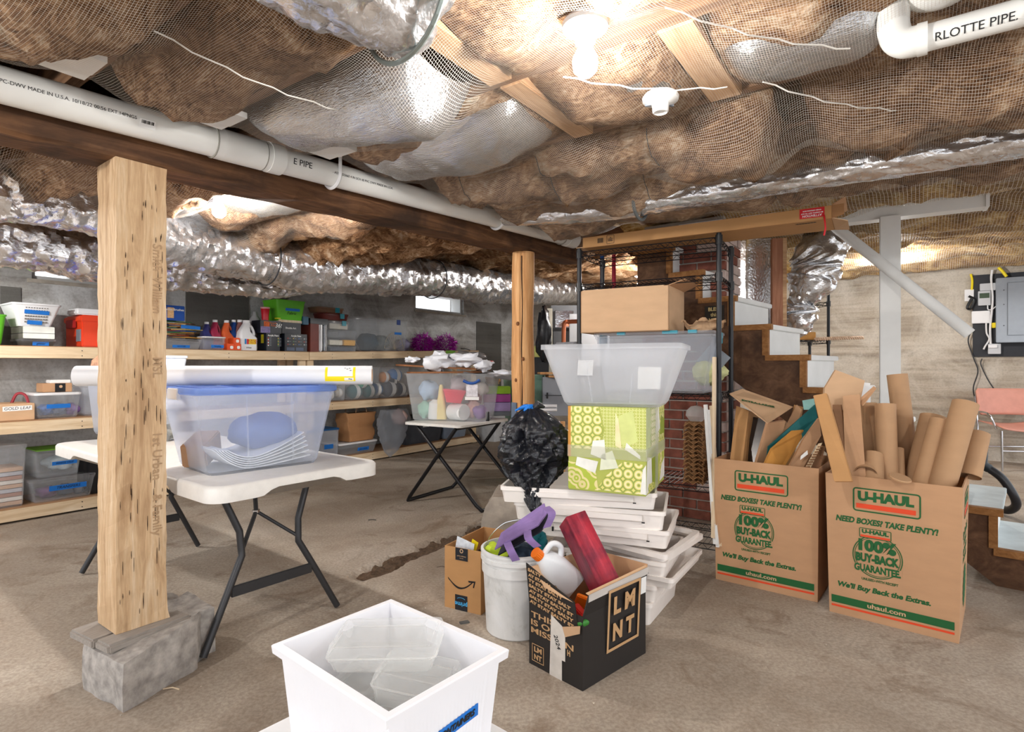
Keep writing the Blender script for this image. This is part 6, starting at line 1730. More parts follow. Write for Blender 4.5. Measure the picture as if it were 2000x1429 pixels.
t = thing('grey_jug', 'grey funnel topped jug standing behind the red cup', 'jug', R(row(500, 5.68)[0], 5.70, zt + .20), ROOM)
MB().lathe([(.07, 0), (.075, .02), (.075, .09), (.05, .15), (.025, .18), (.022, .22)], 20).build('jug_body', mat('cloudy_grey', (168, 168, 170), .4), t, smooth=True)
o = pbox('wood_block', 'wooden slat supporting the lime green fabric bin', 'wood', 545, 592, 625, zt + hk + h3 + .0, .16, PALEW, 5.46)[0]
t, w, h = pbin('lime green bin with fabric written below blue tape', 541, 597, 586.5, zt + hk + h3 + .018, .28, LIMEP, taper=.86, vf=5.44, tape=(.55, .55, .17, .028, ''))
text('Fabric', .045, INK, t, MX((w * .52, .008, h * .38), (1, 0, 0), (0, -.14, 1)), name='handwriting', shear=.2)
blob(R(row(545, 5.6)[0], 5.62, zt + hk + h3 + .30), .09, mat('printed_cloth', (150, 140, 132), .9, var=.4, scale=30), 'cloth', 'patterned cloth poking out of the lime fabric bin', 'cloth', 2, (1.2, 1, .7), .25)
o = pbox('yellow_box', 'small yellow box beside the lime fabric bin', 'box', 541, 549, 622, zt + h2 + .22, .05, YEL, 5.43)[0]
# --- top shelf of the right unit
zt = Z(612, 't')
t, w, h = pbox('binder', 'tall brown red binder standing upright', 'binder', 606, 623, 631, zt, .24, mat('brown_red_binder', (112, 48, 38), .5, var=.15), group='upright folders')
for i, (p0, p1, lab) in enumerate(((624.5, 631, 'white wrapped binder beside the brown red one'), (633, 640, 'silver wrapped binder left of the stacked clear boxes'))):
    t, w, h = pbox('binder', lab, 'binder', p0, p1, 632, Z(p0, 't'), .24, FOILB if i else mat('white_wrap', (222, 222, 224), .3), group='upright folders', bevel=.012)
pbox('dark_folio', 'dark flat folio lying across the upright binders', 'folio', 606, 641, 622, zt + .305, .22, mat('dark_folio', (36, 38, 44), .4))
pbox('blue_folio', 'small blue box lying at the left of the dark folio', 'box', 592, 603, 618, Z(600, 't') + .30, .2, mat('petrol_blue', (40, 90, 116), .5))
zs_ = Z(665, 't')
for i, (yt, lab, cc) in enumerate(((675, 'clear divided box at the bottom of the left stack', None), (661, 'clear divided box with yellow and cream beads', (238, 176, 60)), (644, 'clear divided box third from the bottom of the stack', None))):
    t, w, h = pbin(lab, 642, 697, yt, zs_, .24, CLEAR, CLEAR, taper=.97, lidh=.012, group='stacked clear boxes on the top shelf')
    if cc: pbox('bead_row', 'yellow foam pieces in the clear divided box', 'beads', 672, 694, 664, zs_ + .006, .1, mat('yellow_foam', cc, .8, var=.2, scale=60), 5.455); pbox('bead_row', 'cream foam pieces in the clear divided box', 'beads', 644, 669, 664, zs_ + .006, .1, mat('cream_foam', (228, 220, 200), .8, var=.2, scale=60), 5.455)
    elif i == 0: pbox('dark_tools', 'dark items in the bottom clear divided box', 'tools', 646, 690, 678, zs_ + .006, .1, mat('slate_items', (70, 76, 88), .6, var=.3, scale=40), 5.455)
    zs_ += h + .001
for i, (p0, p1, yt, m_, lab, con) in enumerate(((640, 683, 626, CLEAR, 'clear snap box with a teal clip on the left stack', (208, 200, 186)), (632, 681, 612, clear('red_clear', (168, 84, 76), .5, .2), 'red tinted snap box with a teal clip', None), (622, 672, 600, clear('amber_clear', (190, 150, 120), .4, .2), 'small snap box with coloured tubs topping the stack', None))):
    t, w, h = pbin(lab, p0, p1, yt, zs_, .2, m_, m_, taper=.95, lidh=.012, latch=(TEAL, (.72,)), group='stacked snap boxes on the top shelf')
    if con: pbox('paper_stack', 'pale papers inside the clear snap box', 'paper', p0 + 4, p1 - 4, yt + 6, zs_ + .006, .12, mat('pale_papers', con, .8), 5.46)
    zs_ += h + .001
zs_ = Z(745, 't')
t, w, h = pbin('big clear bin holding a round wire whisk and dark cloths', 692, 797, 622, zs_, .34, CLEAR, CLEAR, tape=(.80, .60, .12, .03, ''), taper=.93, latch=(mat('navy_latch', (28, 56, 120), .4), (.80,)))
for x, c_, r_, lab in ((716, (30, 60, 76), .12, 'dark teal cloth in the big clear whisk bin'), (741, (96, 104, 104), .11, 'grey cloth in the middle of the big clear whisk bin'), (785, (150, 146, 176), .10, 'lilac cloth at the right of the big clear whisk bin')):
    u_, _ = row(x, 5.6); blob(R(u_, 5.60, zs_ + r_ * .85 + .01), r_, mat('cloth_%d' % x, c_, .9, var=.25, scale=10), 'cloth', lab, 'cloth', x * .1, (1.1, .9, .9), .2)
t = thing('wire_whisk', 'round wire rack with spokes inside the big clear bin', 'wire rack', R(row(768, 5.5)[0], 5.475, zs_ + .16), ROOM)
for a in np.linspace(0, math.pi, 13): MB().tube([(0, 0, -.13), (.16 * math.cos(a), .01, -.12 + .2 * math.sin(a))], .002, 5).build('spoke', mat('brass_wire', (206, 186, 150), .3, metal=.7), t)
MB().tube([(.16 * math.cos(a), .01, -.12 + .2 * math.sin(a)) for a in np.linspace(0, math.pi, 20)], .004, 6).build('rim_wire', MATS['brass_wire'], t)
# tinsel
zs_ = Z(850, 't')
TIN = mat('purple_tinsel', (184, 28, 176), .3, metal=.35, var=.5, scale=80)
for nm, px, r_ in (('left', 828, .15), ('right', 872, .16)):
    u_, Y_ = row(px, 5.6); mb = MB(); c_ = Vector((0, 0, r_ * .62))
    for i in range(1500):
        d_ = Vector((rnd.gauss(0, 1), rnd.gauss(0, 1), rnd.gauss(0, .8))).normalized(); d_.x *= 1.12
        p = c_ + d_ * r_ * rnd.uniform(.55, .92) ; p.z = max(.008, p.z * 1.0); q = p + Vector((rnd.gauss(0, 1), rnd.gauss(0, 1), rnd.gauss(0, 1))).normalized() * .035 + d_ * .025; q.z = max(.003, q.z)
        s_ = Vector((rnd.gauss(0, 1), rnd.gauss(0, 1), rnd.gauss(0, 1))).normalized() * .0035
        b = len(mb.v); mb.v += [tuple(p - s_), tuple(p + s_), tuple(q + s_), tuple(q - s_)]; mb.f.append((b, b + 1, b + 2, b + 3))
    o = mb.build('tinsel_bundle', TIN); o.location = R(u_, 5.62, zs_); o.rotation_euler[2] = ROOM
    tag(o, 'fluffy purple tinsel bundle, the %s one of two on the top shelf' % nm, 'tinsel')
o = MB().tube(cr([R(row(900, 5.6)[0], 5.6, zs_ + .05), R(row(912, 5.55)[0], 5.55, zs_ + .045), R(row(922, 5.5)[0], 5.5, zs_ + .008)], 6), .006, 6).build('black_cable', BLACKP, smooth=True); tag(o, 'thin black cable curling right of the purple tinsel', 'cable')
patch(.20, .085, mat('green_note', (150, 214, 90), .7), uB, MX((row(880, VS)[0] - uB0, -.002, 1.328), (1, 0, .02), (0, 0, 1)), 'green_note')
# --- middle shelf
zm = Z(0, 'm')
t, w, h = pbox('cardboard_box', 'low tan box with a handwritten label on the middle shelf', 'box', -50, 68, 789, zm, .3, CARD2, 5.43); patch(.17, .035, PAPER, t, MX((w * .70, -.001, h * .72), (1, 0, .02), (0, 0, 1)), 'paper_label'); text('GOLD LEAF', .03, INK, t, MX((w * .70, -.002, h * .72), (1, 0, .02), (0, 0, 1)), name='handwriting', shear=.1)
o = MB().tube(cr([R(row(20, 5.6)[0], 5.6, zm + .10), R(row(35, 5.55)[0], 5.58, zm + .19), R(row(50, 5.55)[0], 5.56, zm + .18), R(row(58, 5.5)[0], 5.52, zm + .11)], 6), .01, 6).build('extension_cord', mat('dull_red_cord', (150, 50, 60), .6), smooth=True); tag(o, 'dull red cord arching out of the low tan box', 'cord')
t, w, h = pbin('clear bin with a white lid and blue tape on the middle shelf', 70, 158, 766, zm, .3, CLEAR, WHITEP, vf=5.42, tape=(.50, .52, .15, .032, ''), taper=.9)
for x, c_, lab in ((92, (70, 104, 164), 'blue packet in the white lidded bin'), (118, (110, 124, 150), 'grey blue bundle in the white lidded bin'), (142, (132, 100, 160), 'lilac packet in the white lidded bin')):
    u_, _ = row(x, 5.52); blob(R(u_, 5.56, zm + .06), .055, mat('bag_%d' % x, c_, .6, var=.4, scale=25), 'packet', lab, 'packet', x, (1, 1, .85), .25)
t, w, hb = pbox('cardboard_box', 'small tan box with a black panel on the white lidded bin', 'box', 84, 141, 748, zm + h + .001, .16, CARD, 5.47); patch(w * .36, hb * .95, BLACKP, t, MX((w * .58, -.001, hb * .5), (1, 0, 0), (0, 0, 1)), 'black_panel'); patch(.022, .022, CARD2, t, MX((w * .60, -.002, hb * .62), (1, 0, 0), (0, 0, 1)), 'round_mark', r=.01)
pbox('white_packet', 'white packet sticking up from the small tan box', 'packet', 98, 138, 741.5, zm + h + hb + .001, .1, PAPER, 5.49)
pbin('clear box beside the white lidded bin, half behind the post', 164, 215, 752, zm, .25, CLEARB, CLEARB, vf=5.46)
YN = {(150, 150, 152): 'grey', (196, 188, 176): 'beige', (64, 110, 116): 'dark teal', (74, 120, 124): 'lighter teal', (110, 190, 160): 'mint', (40, 84, 130): 'blue', (72, 76, 88): 'large charcoal', (60, 66, 84): 'navy', (198, 128, 66): 'orange', (90, 140, 200): 'sky blue', (50, 60, 76): 'small dark'}
for p0, p1, yt, lab, yarn in ((628, 677, 724, 'clear bin of paper scraps on the middle shelf left of the yarn', ((645, (150, 150, 152), .06, .06), (662, (196, 188, 176), .055, .08))),
                              (681, 743, 716, 'clear bin of teal and mint yarn on the middle shelf', ((694, (64, 110, 116), .085, .085), (722, (74, 120, 124), .08, .085), (708, (110, 190, 160), .08, .20), (736, (40, 84, 130), .08, .1))),
                              (748, 800, 716, 'clear bin of navy and orange yarn on the middle shelf', ((762, (72, 76, 88), .10, .10), (783, (60, 66, 84), .085, .09), (752, (198, 128, 66), .07, .25), (772, (90, 140, 200), .09, .27), (768, (50, 60, 76), .07, .21)))):
    z_ = Z(p0, 'm'); pbin(lab, p0, p1, yt, z_, .34, CLEAR, CLEAR, taper=.95, vf=5.42)
    for x, c_, r_, zz in yarn:
        u_, _ = row(x, 5.52); t = thing('yarn_skein', '%s yarn skein inside the %s' % (YN[c_], lab.split(' on ')[0]), 'yarn', R(u_, 5.54, z_ + zz + .01), ROOM, 'yarn in the clear bins')
        MB().tube([(-r_ * 1.1, 0, 0), (-r_ * .9, 0, 0), (-r_ * .4, 0, 0), (r_ * .4, 0, 0), (r_ * .9, 0, 0), (r_ * 1.1, 0, 0)], [r_ * .3, r_ * .75, r_, r_, r_ * .75, r_ * .3], 14).build('skein', mat('yarn_%d_%d_%d' % c_, c_, .95, var=.15, scale=60, stretch=(1, 6, 6)), t, smooth=True)
        MB().tube([(-r_ * .3, 0, 0), (r_ * .35, 0, 0)], r_ * 1.02, 14, False).build('paper_band', PAPER, t, smooth=True)
# --- bottom shelf
z0 = Z(0, 'b')
t, w, h = pbin('big clear bin packed with books at the lower left corner', -80, 52, 872, z0, .40, CLEAR, CLEAR, vf=5.40, taper=.93)
for i in range(9):
    u_, _ = row(-5 - 2 * (i % 3), 5.5); o = MB().box(-.16, .15 + .01 * (i % 3), 0, .26, 0, .026).build('book', mat('book_%d' % (i % 4), ((206, 170, 140), (232, 226, 216), (176, 130, 110), (190, 190, 196))[i % 4], .7)); o.location = R(u_ - .02, 5.46, z0 + .012 + .031 * i); o.rotation_euler[2] = ROOM + .03 * ((i % 3) - 1); tag(o, 'book lying flat in the lower left clear bin, %s from the bottom' % ORD[i], 'book', 'books in the lower left bin')
t, w, h = pbin('low clear bin with blue tape on the bottom shelf', 62, 186, 930, z0, .36, CLEAR, CLEAR, vf=5.40, tape=(.56, .62, .24, .04, 'TRANSFERS'), taper=.9)
for x, c_, lab in ((95, (110, 70, 110), 'dark plum cloth in the low clear bin'), (130, (64, 72, 86), 'slate cloth in the low clear bin'), (160, (120, 122, 128), 'grey cloth in the low clear bin')):
    u_, _ = row(x, 5.5); blob(R(u_, 5.56, z0 + .055), .06, mat('rag_%d' % x, c_, .9, var=.3), 'cloth', lab, 'cloth', x, (1.2, 1, .7), .25)
t, w, h2 = pbin('clear bin with a green sheet on its lid above the low clear bin', 70, 160, 878, z0 + h + .002, .34, CLEAR, CLEAR, vf=5.42, tape=(.62, .55, .16, .028, 'WHITE OUT'), taper=.9)
o = MB().box(0, w * .96, 0, .33, 0, .006).build('green_sheet', mat('grass_green_felt', (98, 148, 40), .8, var=.1)); o.location = R(row(72, 5.42)[0], 5.425, z0 + h + h2 + .003); o.rotation_euler[2] = ROOM; tag(o, 'green felt sheet lying on the clear bin lid', 'felt')
blob(R(row(118, 5.55)[0], 5.58, z0 + h + .09), .08, mat('pale_tubes', (196, 206, 210), .6, var=.3), 'packet', 'pale packets in the green topped clear bin', 'packet', 4, (1.3, 1, .8), .3)
t, w, h = pbox('black_case', 'black rounded case standing behind the near table', 'case', 166, 205, 885, z0, .2, BLACKP, 5.44, bevel=.03)
# right half
t, w, h = pbin('clear bin with a blue lid and tape under the middle shelf', 600, 663, 838, z0, .36, CLEARB, mat('dark_blue_lid', (34, 88, 140), .4), vf=5.40, tape=(.66, .42, .12, .05, ''), taper=.96)
t, w, h = pbin('flat clear bin with a white lid below the paper bag', 664, 737, 862, z0, .36, CLEAR, WHITEP, vf=5.40, tape=(.62, .42, .17, .04, 'glue sticks'), taper=.9)
# paper bag
t, wb_, hb, Y = put('paper_bag', 'crumpled brown paper bag on the flat white lidded bin', 'bag', 680, 734, 805, z0 + h + .002, 5.44)
rings = []
for i in range(12):
    f = i / 11; q = ring(wb_ * (.92 + .1 * f), .22, .02, hb * f, 5)
    rings.append([(x + wb_ / 2 + .012 * float(fbm(x * 9, y * 9, f * 4)), y + .12 + .015 * float(fbm(x * 9 + 5, y * 9, f * 4)), z + (.015 * float(fbm(x * 8, y * 8, 9.)) if i == 11 else 0)) for x, y, z in q])
MB().loft(rings, True, False).build('bag_body', m_card('bag_kraft', (170, 124, 84)), t, smooth=True, auto=50)
for y in (.02, .21): MB().tube(cr([(wb_ * .3, y, hb), (wb_ * .36, y, hb + .05), (wb_ * .64, y, hb + .05), (wb_ * .7, y, hb)], 5), .004, 6).build('bag_handle', CARD, t, smooth=True)
MB().box(wb_ * .2, wb_ * .85, .06, .2, hb * .8, hb * .97).build('bag_filling', BLACKP, t, bevel=.02)
# plastic bag hanging over the shelf edge
t, w, h, Y = put('plastic_bag', 'thin grey white plastic bag drooping over the bottom ledger', 'bag', 742, 806, 800, 0.02, 5.30)
rings = []
for i in range(30):
    f = i / 29; z = h * f; wd = np.interp(f, [0, .1, .35, .8, 1], [.02, .16, .36, .44, .36]) * 1.05
    r = []
    for k in range(36):
        a = 2 * math.pi * k / 36; q = 1 + .14 * float(fbm(math.cos(a) * 2.4, math.sin(a) * 2.4, f * 5, 3)) + .04 * math.sin(a * 9 + f * 8)
        r.append((w * .55 + wd / 2 * q * math.cos(a) * 1.1 - .10 * (1 - f) ** 2 + .0, .04 + min(.2, wd * .35) * q * math.sin(a) * .6 + .06 * f, z))
    rings.append(r)
MB().loft(rings).build('bag_body', clear('thin_bag_plastic', (204, 210, 220), .62, .25), t, smooth=True, auto=60)
blob(R(row(778, 5.4)[0], 5.38, .50), .09, mat('pinkish_cloth', (196, 170, 166), .9, var=.2), 'cloth', 'pinkish cloth inside the drooping plastic bag', 'cloth', 8, (1, .7, 1.2), .2)
blob(R(row(796, 5.5)[0], 5.50, .68), .06, mat('crimson_cloth', (176, 20, 40), .8), 'cloth', 'crimson cloth above the drooping plastic bag', 'cloth', 3, (1.2, 1, .6), .3)
pbin('dark grey tote with a label beyond the plastic bag', 790, 868, 812, Z(0, 'b'), .36, mat('dark_tote', (72, 76, 84), .5), mat('dark_tote_lid', (60, 64, 70), .5), vf=5.44, taper=.86)
t = bpy.data.objects[-1] if False else None
pbin('blue grey tote at the right end of the bottom shelf', 868, 914, 815, Z(0, 'b'), .36, mat('blue_grey_tote', (128, 142, 160), .5), mat('blue_grey_lid', (140, 152, 168), .5), vf=5.46, taper=.9)
u_, Y_ = row(835, 5.42); o = MB().box(-.06, .06, 0, .002, 0, .14).build('tote_label', PAPER); o.location = R(u_, 5.445, .32); o.rotation_euler[2] = ROOM; tag(o, 'white and blue label on the dark grey tote', 'label')
MB().box(-.058, .058, -.001, 0, .045, .085).build('label_stripe', mat('navy_stripe', (30, 60, 120), .5), o)
t = thing('storage_bin', 'whitish bin on the floor beyond the right shelving unit', 'storage bin', onz(965, 859, 0), ROOM)
MB().loft([ring(.36, .3, .03, 0), ring(.42, .36, .03, .36), ring(.45, .39, .03, .36), ring(.45, .39, .03, .39)]).build('bin_body', mat('whitish_bin', (204, 206, 208), .5), t, smooth=True)
# ================================================================ TRAY TABLE WITH THE TOY BIN
tz = .68
f0 = onz(898, 831, tz); fl_ = onz(808, 820.5, tz); fr_ = onz(996, 816.5, tz)
ta = (fl_ - f0); tb = (fr_ - f0); trot = math.atan2(tb.y, tb.x); tl = tb.length; tdp = .60
t = thing('tray_table', 'white topped folding tray table with crossed black legs', 'table', (f0.x, f0.y, 0), trot)
MB().loft([ring(tl, tdp, .05, tz - .022, 5, tl / 2, tdp / 2), ring(tl, tdp, .05, tz - .004, 5, tl / 2, tdp / 2), ring(tl - .008, tdp - .008, .05, tz, 5, tl / 2, tdp / 2)]).build('table_top', mat('speckled_white_top', (222, 220, 214), .5, var=.08, scale=60), t, smooth=True)
for x0, x1, ya, yb in ((.03, tl - .08, .06, tdp - .02), (.06, tl - .05, tdp - .10, -.16)):
    # a bent tube frame: two legs and the floor bar
    pts = [(x0, ya, tz - .03), (x0, ya + (yb - ya) * .94, .05), (x0 + .015, yb, .014), (x0 + .06, yb, .013), (x1 - .06, yb, .013), (x1 - .015, yb, .014), (x1, ya + (yb - ya) * .94, .05), (x1, ya, tz - .03)]
    MB().tube(pts, .0155, 12).build('leg_frame', BLACKM, t, smooth=True)
    MB().tube([(x0, ya, tz - .035), (x1, ya, tz - .035)], .010, 8).build('top_bar', BLACKM, t, smooth=True)
    for x in (x0 + .1, x1 - .1): MB().tube([(x - .03, yb, .013), (x + .03, yb, .013)], .014, 10).build('rubber_pad', BLACKP, t, smooth=True)
def TT(x, y, z): return Vector((f0.x + x * math.cos(trot) - y * math.sin(trot), f0.y + x * math.sin(trot) + y * math.cos(trot), tz + z))
# the bin
bp, bq = at(800, 822, 4.86), at(948, 822, 4.72)
brot = math.atan2((bq - bp).y, (bq - bp).x); bw_ = (bq - bp).length
cb = (bp + bq) / 2 + Vector((-math.sin(brot), math.cos(brot), 0)) * .19; cb.z = tz + .002
bh_ = .405
t = thing('storage_bin', 'big clear bin of toys on the tray table', 'storage bin', cb, brot)
shell(bw_ * .96, .36, bw_ * 1.10, .44, bh_, .04, .003, lip=.012).build('bin_body', clear('toy_bin_plastic', (240, 243, 246), .24, .15), t, smooth=True)
MB().tube(cr([(.155, -.222, .345), (.20, -.226, .328), (.25, -.226, .328), (.295, -.222, .352)], 5), .012, 8).build('blue_grip', mat('royal_blue_plastic', (24, 78, 158), .35), t, smooth=True)
MB().box(.175, .275, -.214, -.212, .215, .315).build('paper_label', mat('label_print_paper', (214, 210, 216), .6, var=.25, scale=40), t); MB().box(.165, .285, -.212, -.210, .185, .212).build('paper_label', PAPER, t)
def IB(x, y, z): return Vector((cb.x + x * math.cos(brot) - y * math.sin(brot), cb.y + x * math.sin(brot) + y * math.cos(brot), cb.z + z))
def toy(o, loc, rot, label, cat='toy'):
    o.location = loc; o.rotation_euler = rot; return tag(o, label, cat)
PINKP = mat('coral_pink_plastic', (232, 60, 84), .4, var=.03)
toy(shell(.13, .10, .19, .13, .11, .01, .003, lip=.004).build('pink_tub', PINKP, smooth=True), IB(.03, -.10, .155), (0, .1, brot + .3), 'coral pink tub in the middle of the toy bin', 'tub')
toy(MB().lathe([(.068, 0), (.07, .005), (.07, .15), (.068, .155)], 24).build('white_roll', PAPER, smooth=True), IB(.0, -.06, .075), (0, math.pi / 2, brot - .5), 'white cylinder lying at the front of the toy bin', 'roll')
toy(MB().lathe([(.06, 0), (.065, .01), (.06, .14), (.03, .17)], 20).build('white_pot', PAPER, smooth=True), IB(-.15, -.06, .006), (0, .05, brot), 'white pot left of the yellow foam in the toy bin', 'pot')
toy(MB().loft([ring(.10, .05, .02, 0), ring(.08, .05, .02, .1), ring(.035, .04, .015, .28), ring(.02, .03, .01, .30)]).build('yellow_foam', mat('pale_yellow_foam', (240, 220, 150), .8), smooth=True), IB(-.085, -.09, .008), (0, 0, brot), 'pale yellow foam piece standing in the toy bin', 'foam')
for x, y, z, r_, c_, lab in ((-.25, -.02, .08, .08, (150, 196, 176), 'mint green ball at the left of the toy bin'), (-.24, .02, .25, .09, (176, 198, 224), 'pale blue bundle at the upper left of the toy bin'), (.17, .0, .10, .075, (226, 178, 170), 'pink sponge at the right of the toy bin'), (.24, -.02, .07, .065, (152, 112, 176), 'violet lump at the right corner of the toy bin'), (.18, .03, .20, .07, (128, 72, 74), 'dark red lump under the label of the toy bin'), (.03, .06, .30, .085, (226, 212, 216), 'pale pink bundle on top inside the toy bin'), (.24, .03, .27, .06, (206, 196, 186), 'beige lump at the upper right of the toy bin')):
    blob(IB(x, y, z), r_, mat('toy_%d_%d_%d' % c_, c_, .8, var=.1), 'toy', lab, 'toy', x * 31, (1, .9, 1), .22)
# brown boards and fluff on top
ztop = tz + bh_ + .004
BRB = wood('brown_board', (104, 66, 40), (136, 90, 58), (158, 112, 76), 1, 'x')
def oval(label, loc, rot, a_, b_, th, m_):
    o = MB().loft([[(a_ * math.cos(k), b_ * math.sin(k), z) for k in np.linspace(0, 2 * math.pi, 40, endpoint=False)] for z in (0, th)]).build('oval_board', m_)
    o.location = loc; o.rotation_euler = rot; return tag(o, label, 'board')
oval('lower brown oval board lying on the toy bin', IB(-.07, -.05, bh_ + .002), (0, -.01, brot), .34, .2, .014, BRB)
blob(IB(-.19, -.02, bh_ + .030), .045, BLACKP, 'dark_object', 'dark object between the two brown boards', 'object', 4, (1, 1, .33), .2)
pbk = IB(-.10, 0, bh_ + .045)
oval('upper brown oval board slanting above the toy bin', pbk, (0, .05, brot + .15), .42, .2, .014, BRB)
sheet('grey edged flat sheet jutting right over the tray table', [(905, 726, 4.7), (1002, 742, 5.0), (1003, 735, 5.3), (940, 722, 5.2)], .008, mat('grey_sheet', (120, 120, 122), .7), 'flat_sheet', 'sheet')
FLUFF = mat('white_fluff', (238, 240, 246), .95, var=.03, bump=.5, bscale=40)
for i, (px, py, r_, sq, lab) in enumerate(((858, 708, .10, (1.2, 1, .75), 'white stuffing clump drooping over the brown boards'), (908, 702, .085, (1.5, 1, .7), 'long white stuffing clump on the boards right of the drooping one'), (806, 702, .045, (1.3, 1, .5), 'small white stuffing tuft at the left of the boards'), (945, 713, .07, (1.1, 1, .6), 'white stuffing clump beside the red disc'), (985, 728, .06, (1.6, 1, .4), 'white stuffing strip at the right end of the boards'))):
    blob(at(px, py, 4.85), r_, FLUFF, 'stuffing', lab, 'stuffing', i * 3.3, sq, .5)
blob(at(918, 697, 5.0), .11, mat('smoky_bag', (110, 108, 108), .3, var=.3), 'plastic_bag', 'smoky plastic bag behind the white stuffing', 'bag', 7, (1.2, .8, .5), .3)
o = MB().lathe([(.055, 0), (.06, .01), (.055, .02), (.03, .024)], 20).build('red_disc', mat('red_disc', (200, 30, 34), .4), smooth=True); o.location = at(952, 709, 5.1); tag(o, 'small red disc on the boards beside the log post', 'disc')
# coloured boxes behind
for i, (y0, y1, c_, lab) in enumerate(((786, 803, (176, 152, 204), 'lavender box at the bottom of the coloured stack'), (770, 785, (176, 74, 156), 'purple box in the middle of the coloured stack'), (755, 769, (158, 204, 40), 'lime box on top of the coloured stack'))):
    p = at(945, y1, 5.28); h_ = (y1 - y0) / F * 5.28
    o = MB().box(0, .25, 0, .2, 0, h_).build('coloured_box', mat('box_%d_%d_%d' % c_, c_, .6), bevel=.003); o.location = (p.x, p.y, HC - (y1 - CY) / F * 5.28); o.rotation_euler[2] = .1; tag(o, lab, 'box')
o = MB().box(0, .26, 0, .22, 0, .045).build('grey_tray', GREYP, bevel=.01); o.location = at(944, 812, 5.30); o.rotation_euler[2] = .1; o.location[2] = tz + .002; tag(o, 'grey tray under the coloured boxes on the tray table', 'tray')
o = MB().lathe([(.016, 0), (.016, .075), (.012, .08)], 14).build('black_bottle', BLACKP, smooth=True); o.location = TT(.42, .02, .001); tag(o, 'small black bottle standing on the tray table', 'bottle')
pg = at(994, 860, 5.75)
t = thing('storage_bin', 'sage green bin beside the log post behind the tray table', 'storage bin', (pg.x + .14, pg.y, 0), .2)
MB().loft([ring(.26, .3, .03, .0), ring(.34, .38, .03, 1.02), ring(.37, .41, .03, 1.02), ring(.37, .41, .03, 1.06)]).build('bin_body', mat('sage_plastic', (128, 164, 146), .5), t, smooth=True)
blob(at(962, 741, 5.35), .06, m_card('torn_kraft', (176, 132, 92)), 'torn_paper', 'torn brown paper behind the toy bin', 'paper', 9, (1.3, .6, .7), .4)

# ================================================================ THINGS BEHIND THE SQUARE POST
tq = onz(205, 862, TH_)
t = thing('clear_tub', 'clear tub with a thick white lid on the table behind the post', 'tub', onz(255, 866, TH_) + Vector((0, .12, 0)), TBL)
MB().loft([ring(.30, .26, .1, 0, 6), ring(.34, .30, .12, .05, 6), ring(.36, .32, .12, .19, 6), ring(.355, .315, .12, .19, 6), ring(.29, .25, .1, .005, 6)]).build('tub_body', CLEAR, t, smooth=True)
MB().loft([ring(.40, .36, .14, .19, 6), ring(.41, .37, .14, .20, 6), ring(.41, .37, .14, .215, 6), ring(.36, .32, .12, .24, 6), ring(.36, .32, .12, .26, 6), ring(.30, .26, .1, .26, 6)]).build('tub_lid', WHITEP, t, smooth=True)
blob(onz(210, 862, TH_) + Vector((.10, .15, .05)), .05, mat('tangled_grey_wire', (140, 138, 130), .6, var=.4, scale=60), 'wire_tangle', 'grey tangled wire inside the clear tub', 'wire', 3, (1, 1, .9), .4)
blob(onz(300, 866, TH_) + Vector((.0, .12, .05)), .05, MATS['tangled_grey_wire'], 'wire_tangle', 'grey wire coil at the right inside the clear tub', 'wire', 5, (1, 1, .9), .4)
bk = at(262, 770, 3.62)
t = thing('storage_bin', 'blue tinted bin at the back of the near table behind the tub', 'storage bin', (bk.x, bk.y, TH_), TBL)
shell(.52, .30, .58, .36, .38, .03, .003, lip=.008).build('bin_body', CLEARB, t, smooth=True)
MB().loft([ring(.60, .38, .03, .38), ring(.61, .39, .03, .392), ring(.58, .36, .03, .40)]).build('bin_lid', mat('strong_blue_lid', (18, 72, 180), .4), t, smooth=True)
zz = TH_ + .402
t = thing('snack_bag', 'red mesh bag of brown nuggets on the blue lid behind the post', 'bag', (bk.x - .20, bk.y + .02, zz), TBL)
MB().loft([[(.13 * math.cos(a) * (1 + .1 * math.sin(3 * a)) * s_, .07 * math.sin(a) * s_, z) for a in np.linspace(0, 2 * math.pi, 24, endpoint=False)] for s_, z in ((.8, 0), (1, .03), (.9, .07), (.5, .10), (.15, .11))]).build('bag_body', mat('nugget_brown', (190, 140, 110), .7, var=.4, scale=70), t, smooth=True)
for a in (-.09, -.03, .03, .09): MB().tube([(a, -.07, .0), (a * .9, -.075, .04), (a * .6, -.05, .09), (0, 0, .115)], .006, 6).build('red_band', RED, t, smooth=True)
t = thing('clear_container', 'white lidded container with blue contents above the paper roll', 'container', (bk.x + .17, bk.y + .10, zz), TBL)
MB().loft([ring(.16, .12, .02, 0), ring(.18, .14, .02, .085), ring(.19, .15, .02, .085), ring(.19, .15, .02, .10)]).build('container_body', mat('milky_container', (222, 228, 236), .4, var=.15, scale=25), t, smooth=True)

# ================================================================ FURNACE CORNER BEHIND THE LOG POST
def slabbox(name, label, cat, p0, p1, y0, y1, Y, depth, m_, rot=0.0, bevel=.004, part='body'):
    a, b = at(p0, y1, Y), at(p1, y1, Y); t = thing(name, label, cat, a, rot)
    h = (y1 - y0) / F * Y; MB().box(0, b.x - a.x, 0, depth, 0, h).build(part, m_, t, bevel=bevel); return t, b.x - a.x, h
LG = mat('light_grey_enamel', (198, 200, 204), .4, var=.03)
t, w, h = slabbox('furnace', 'grey furnace cabinet with a shiny panel behind the log post', 'furnace', 1076, 1190, 596, 812, 6.6, .7, mat('furnace_grey', (118, 120, 124), .45, var=.06))
MB().box(.05, .26, -.02, 0, h * .80, h * .95).build('shiny_panel', foil('panel_foil', .12, strength=.1), t); MB().box(.03, .30, -.012, 0, h * .56, h * .77).build('door_panel', mat('furnace_dark', (92, 94, 98), .4), t)
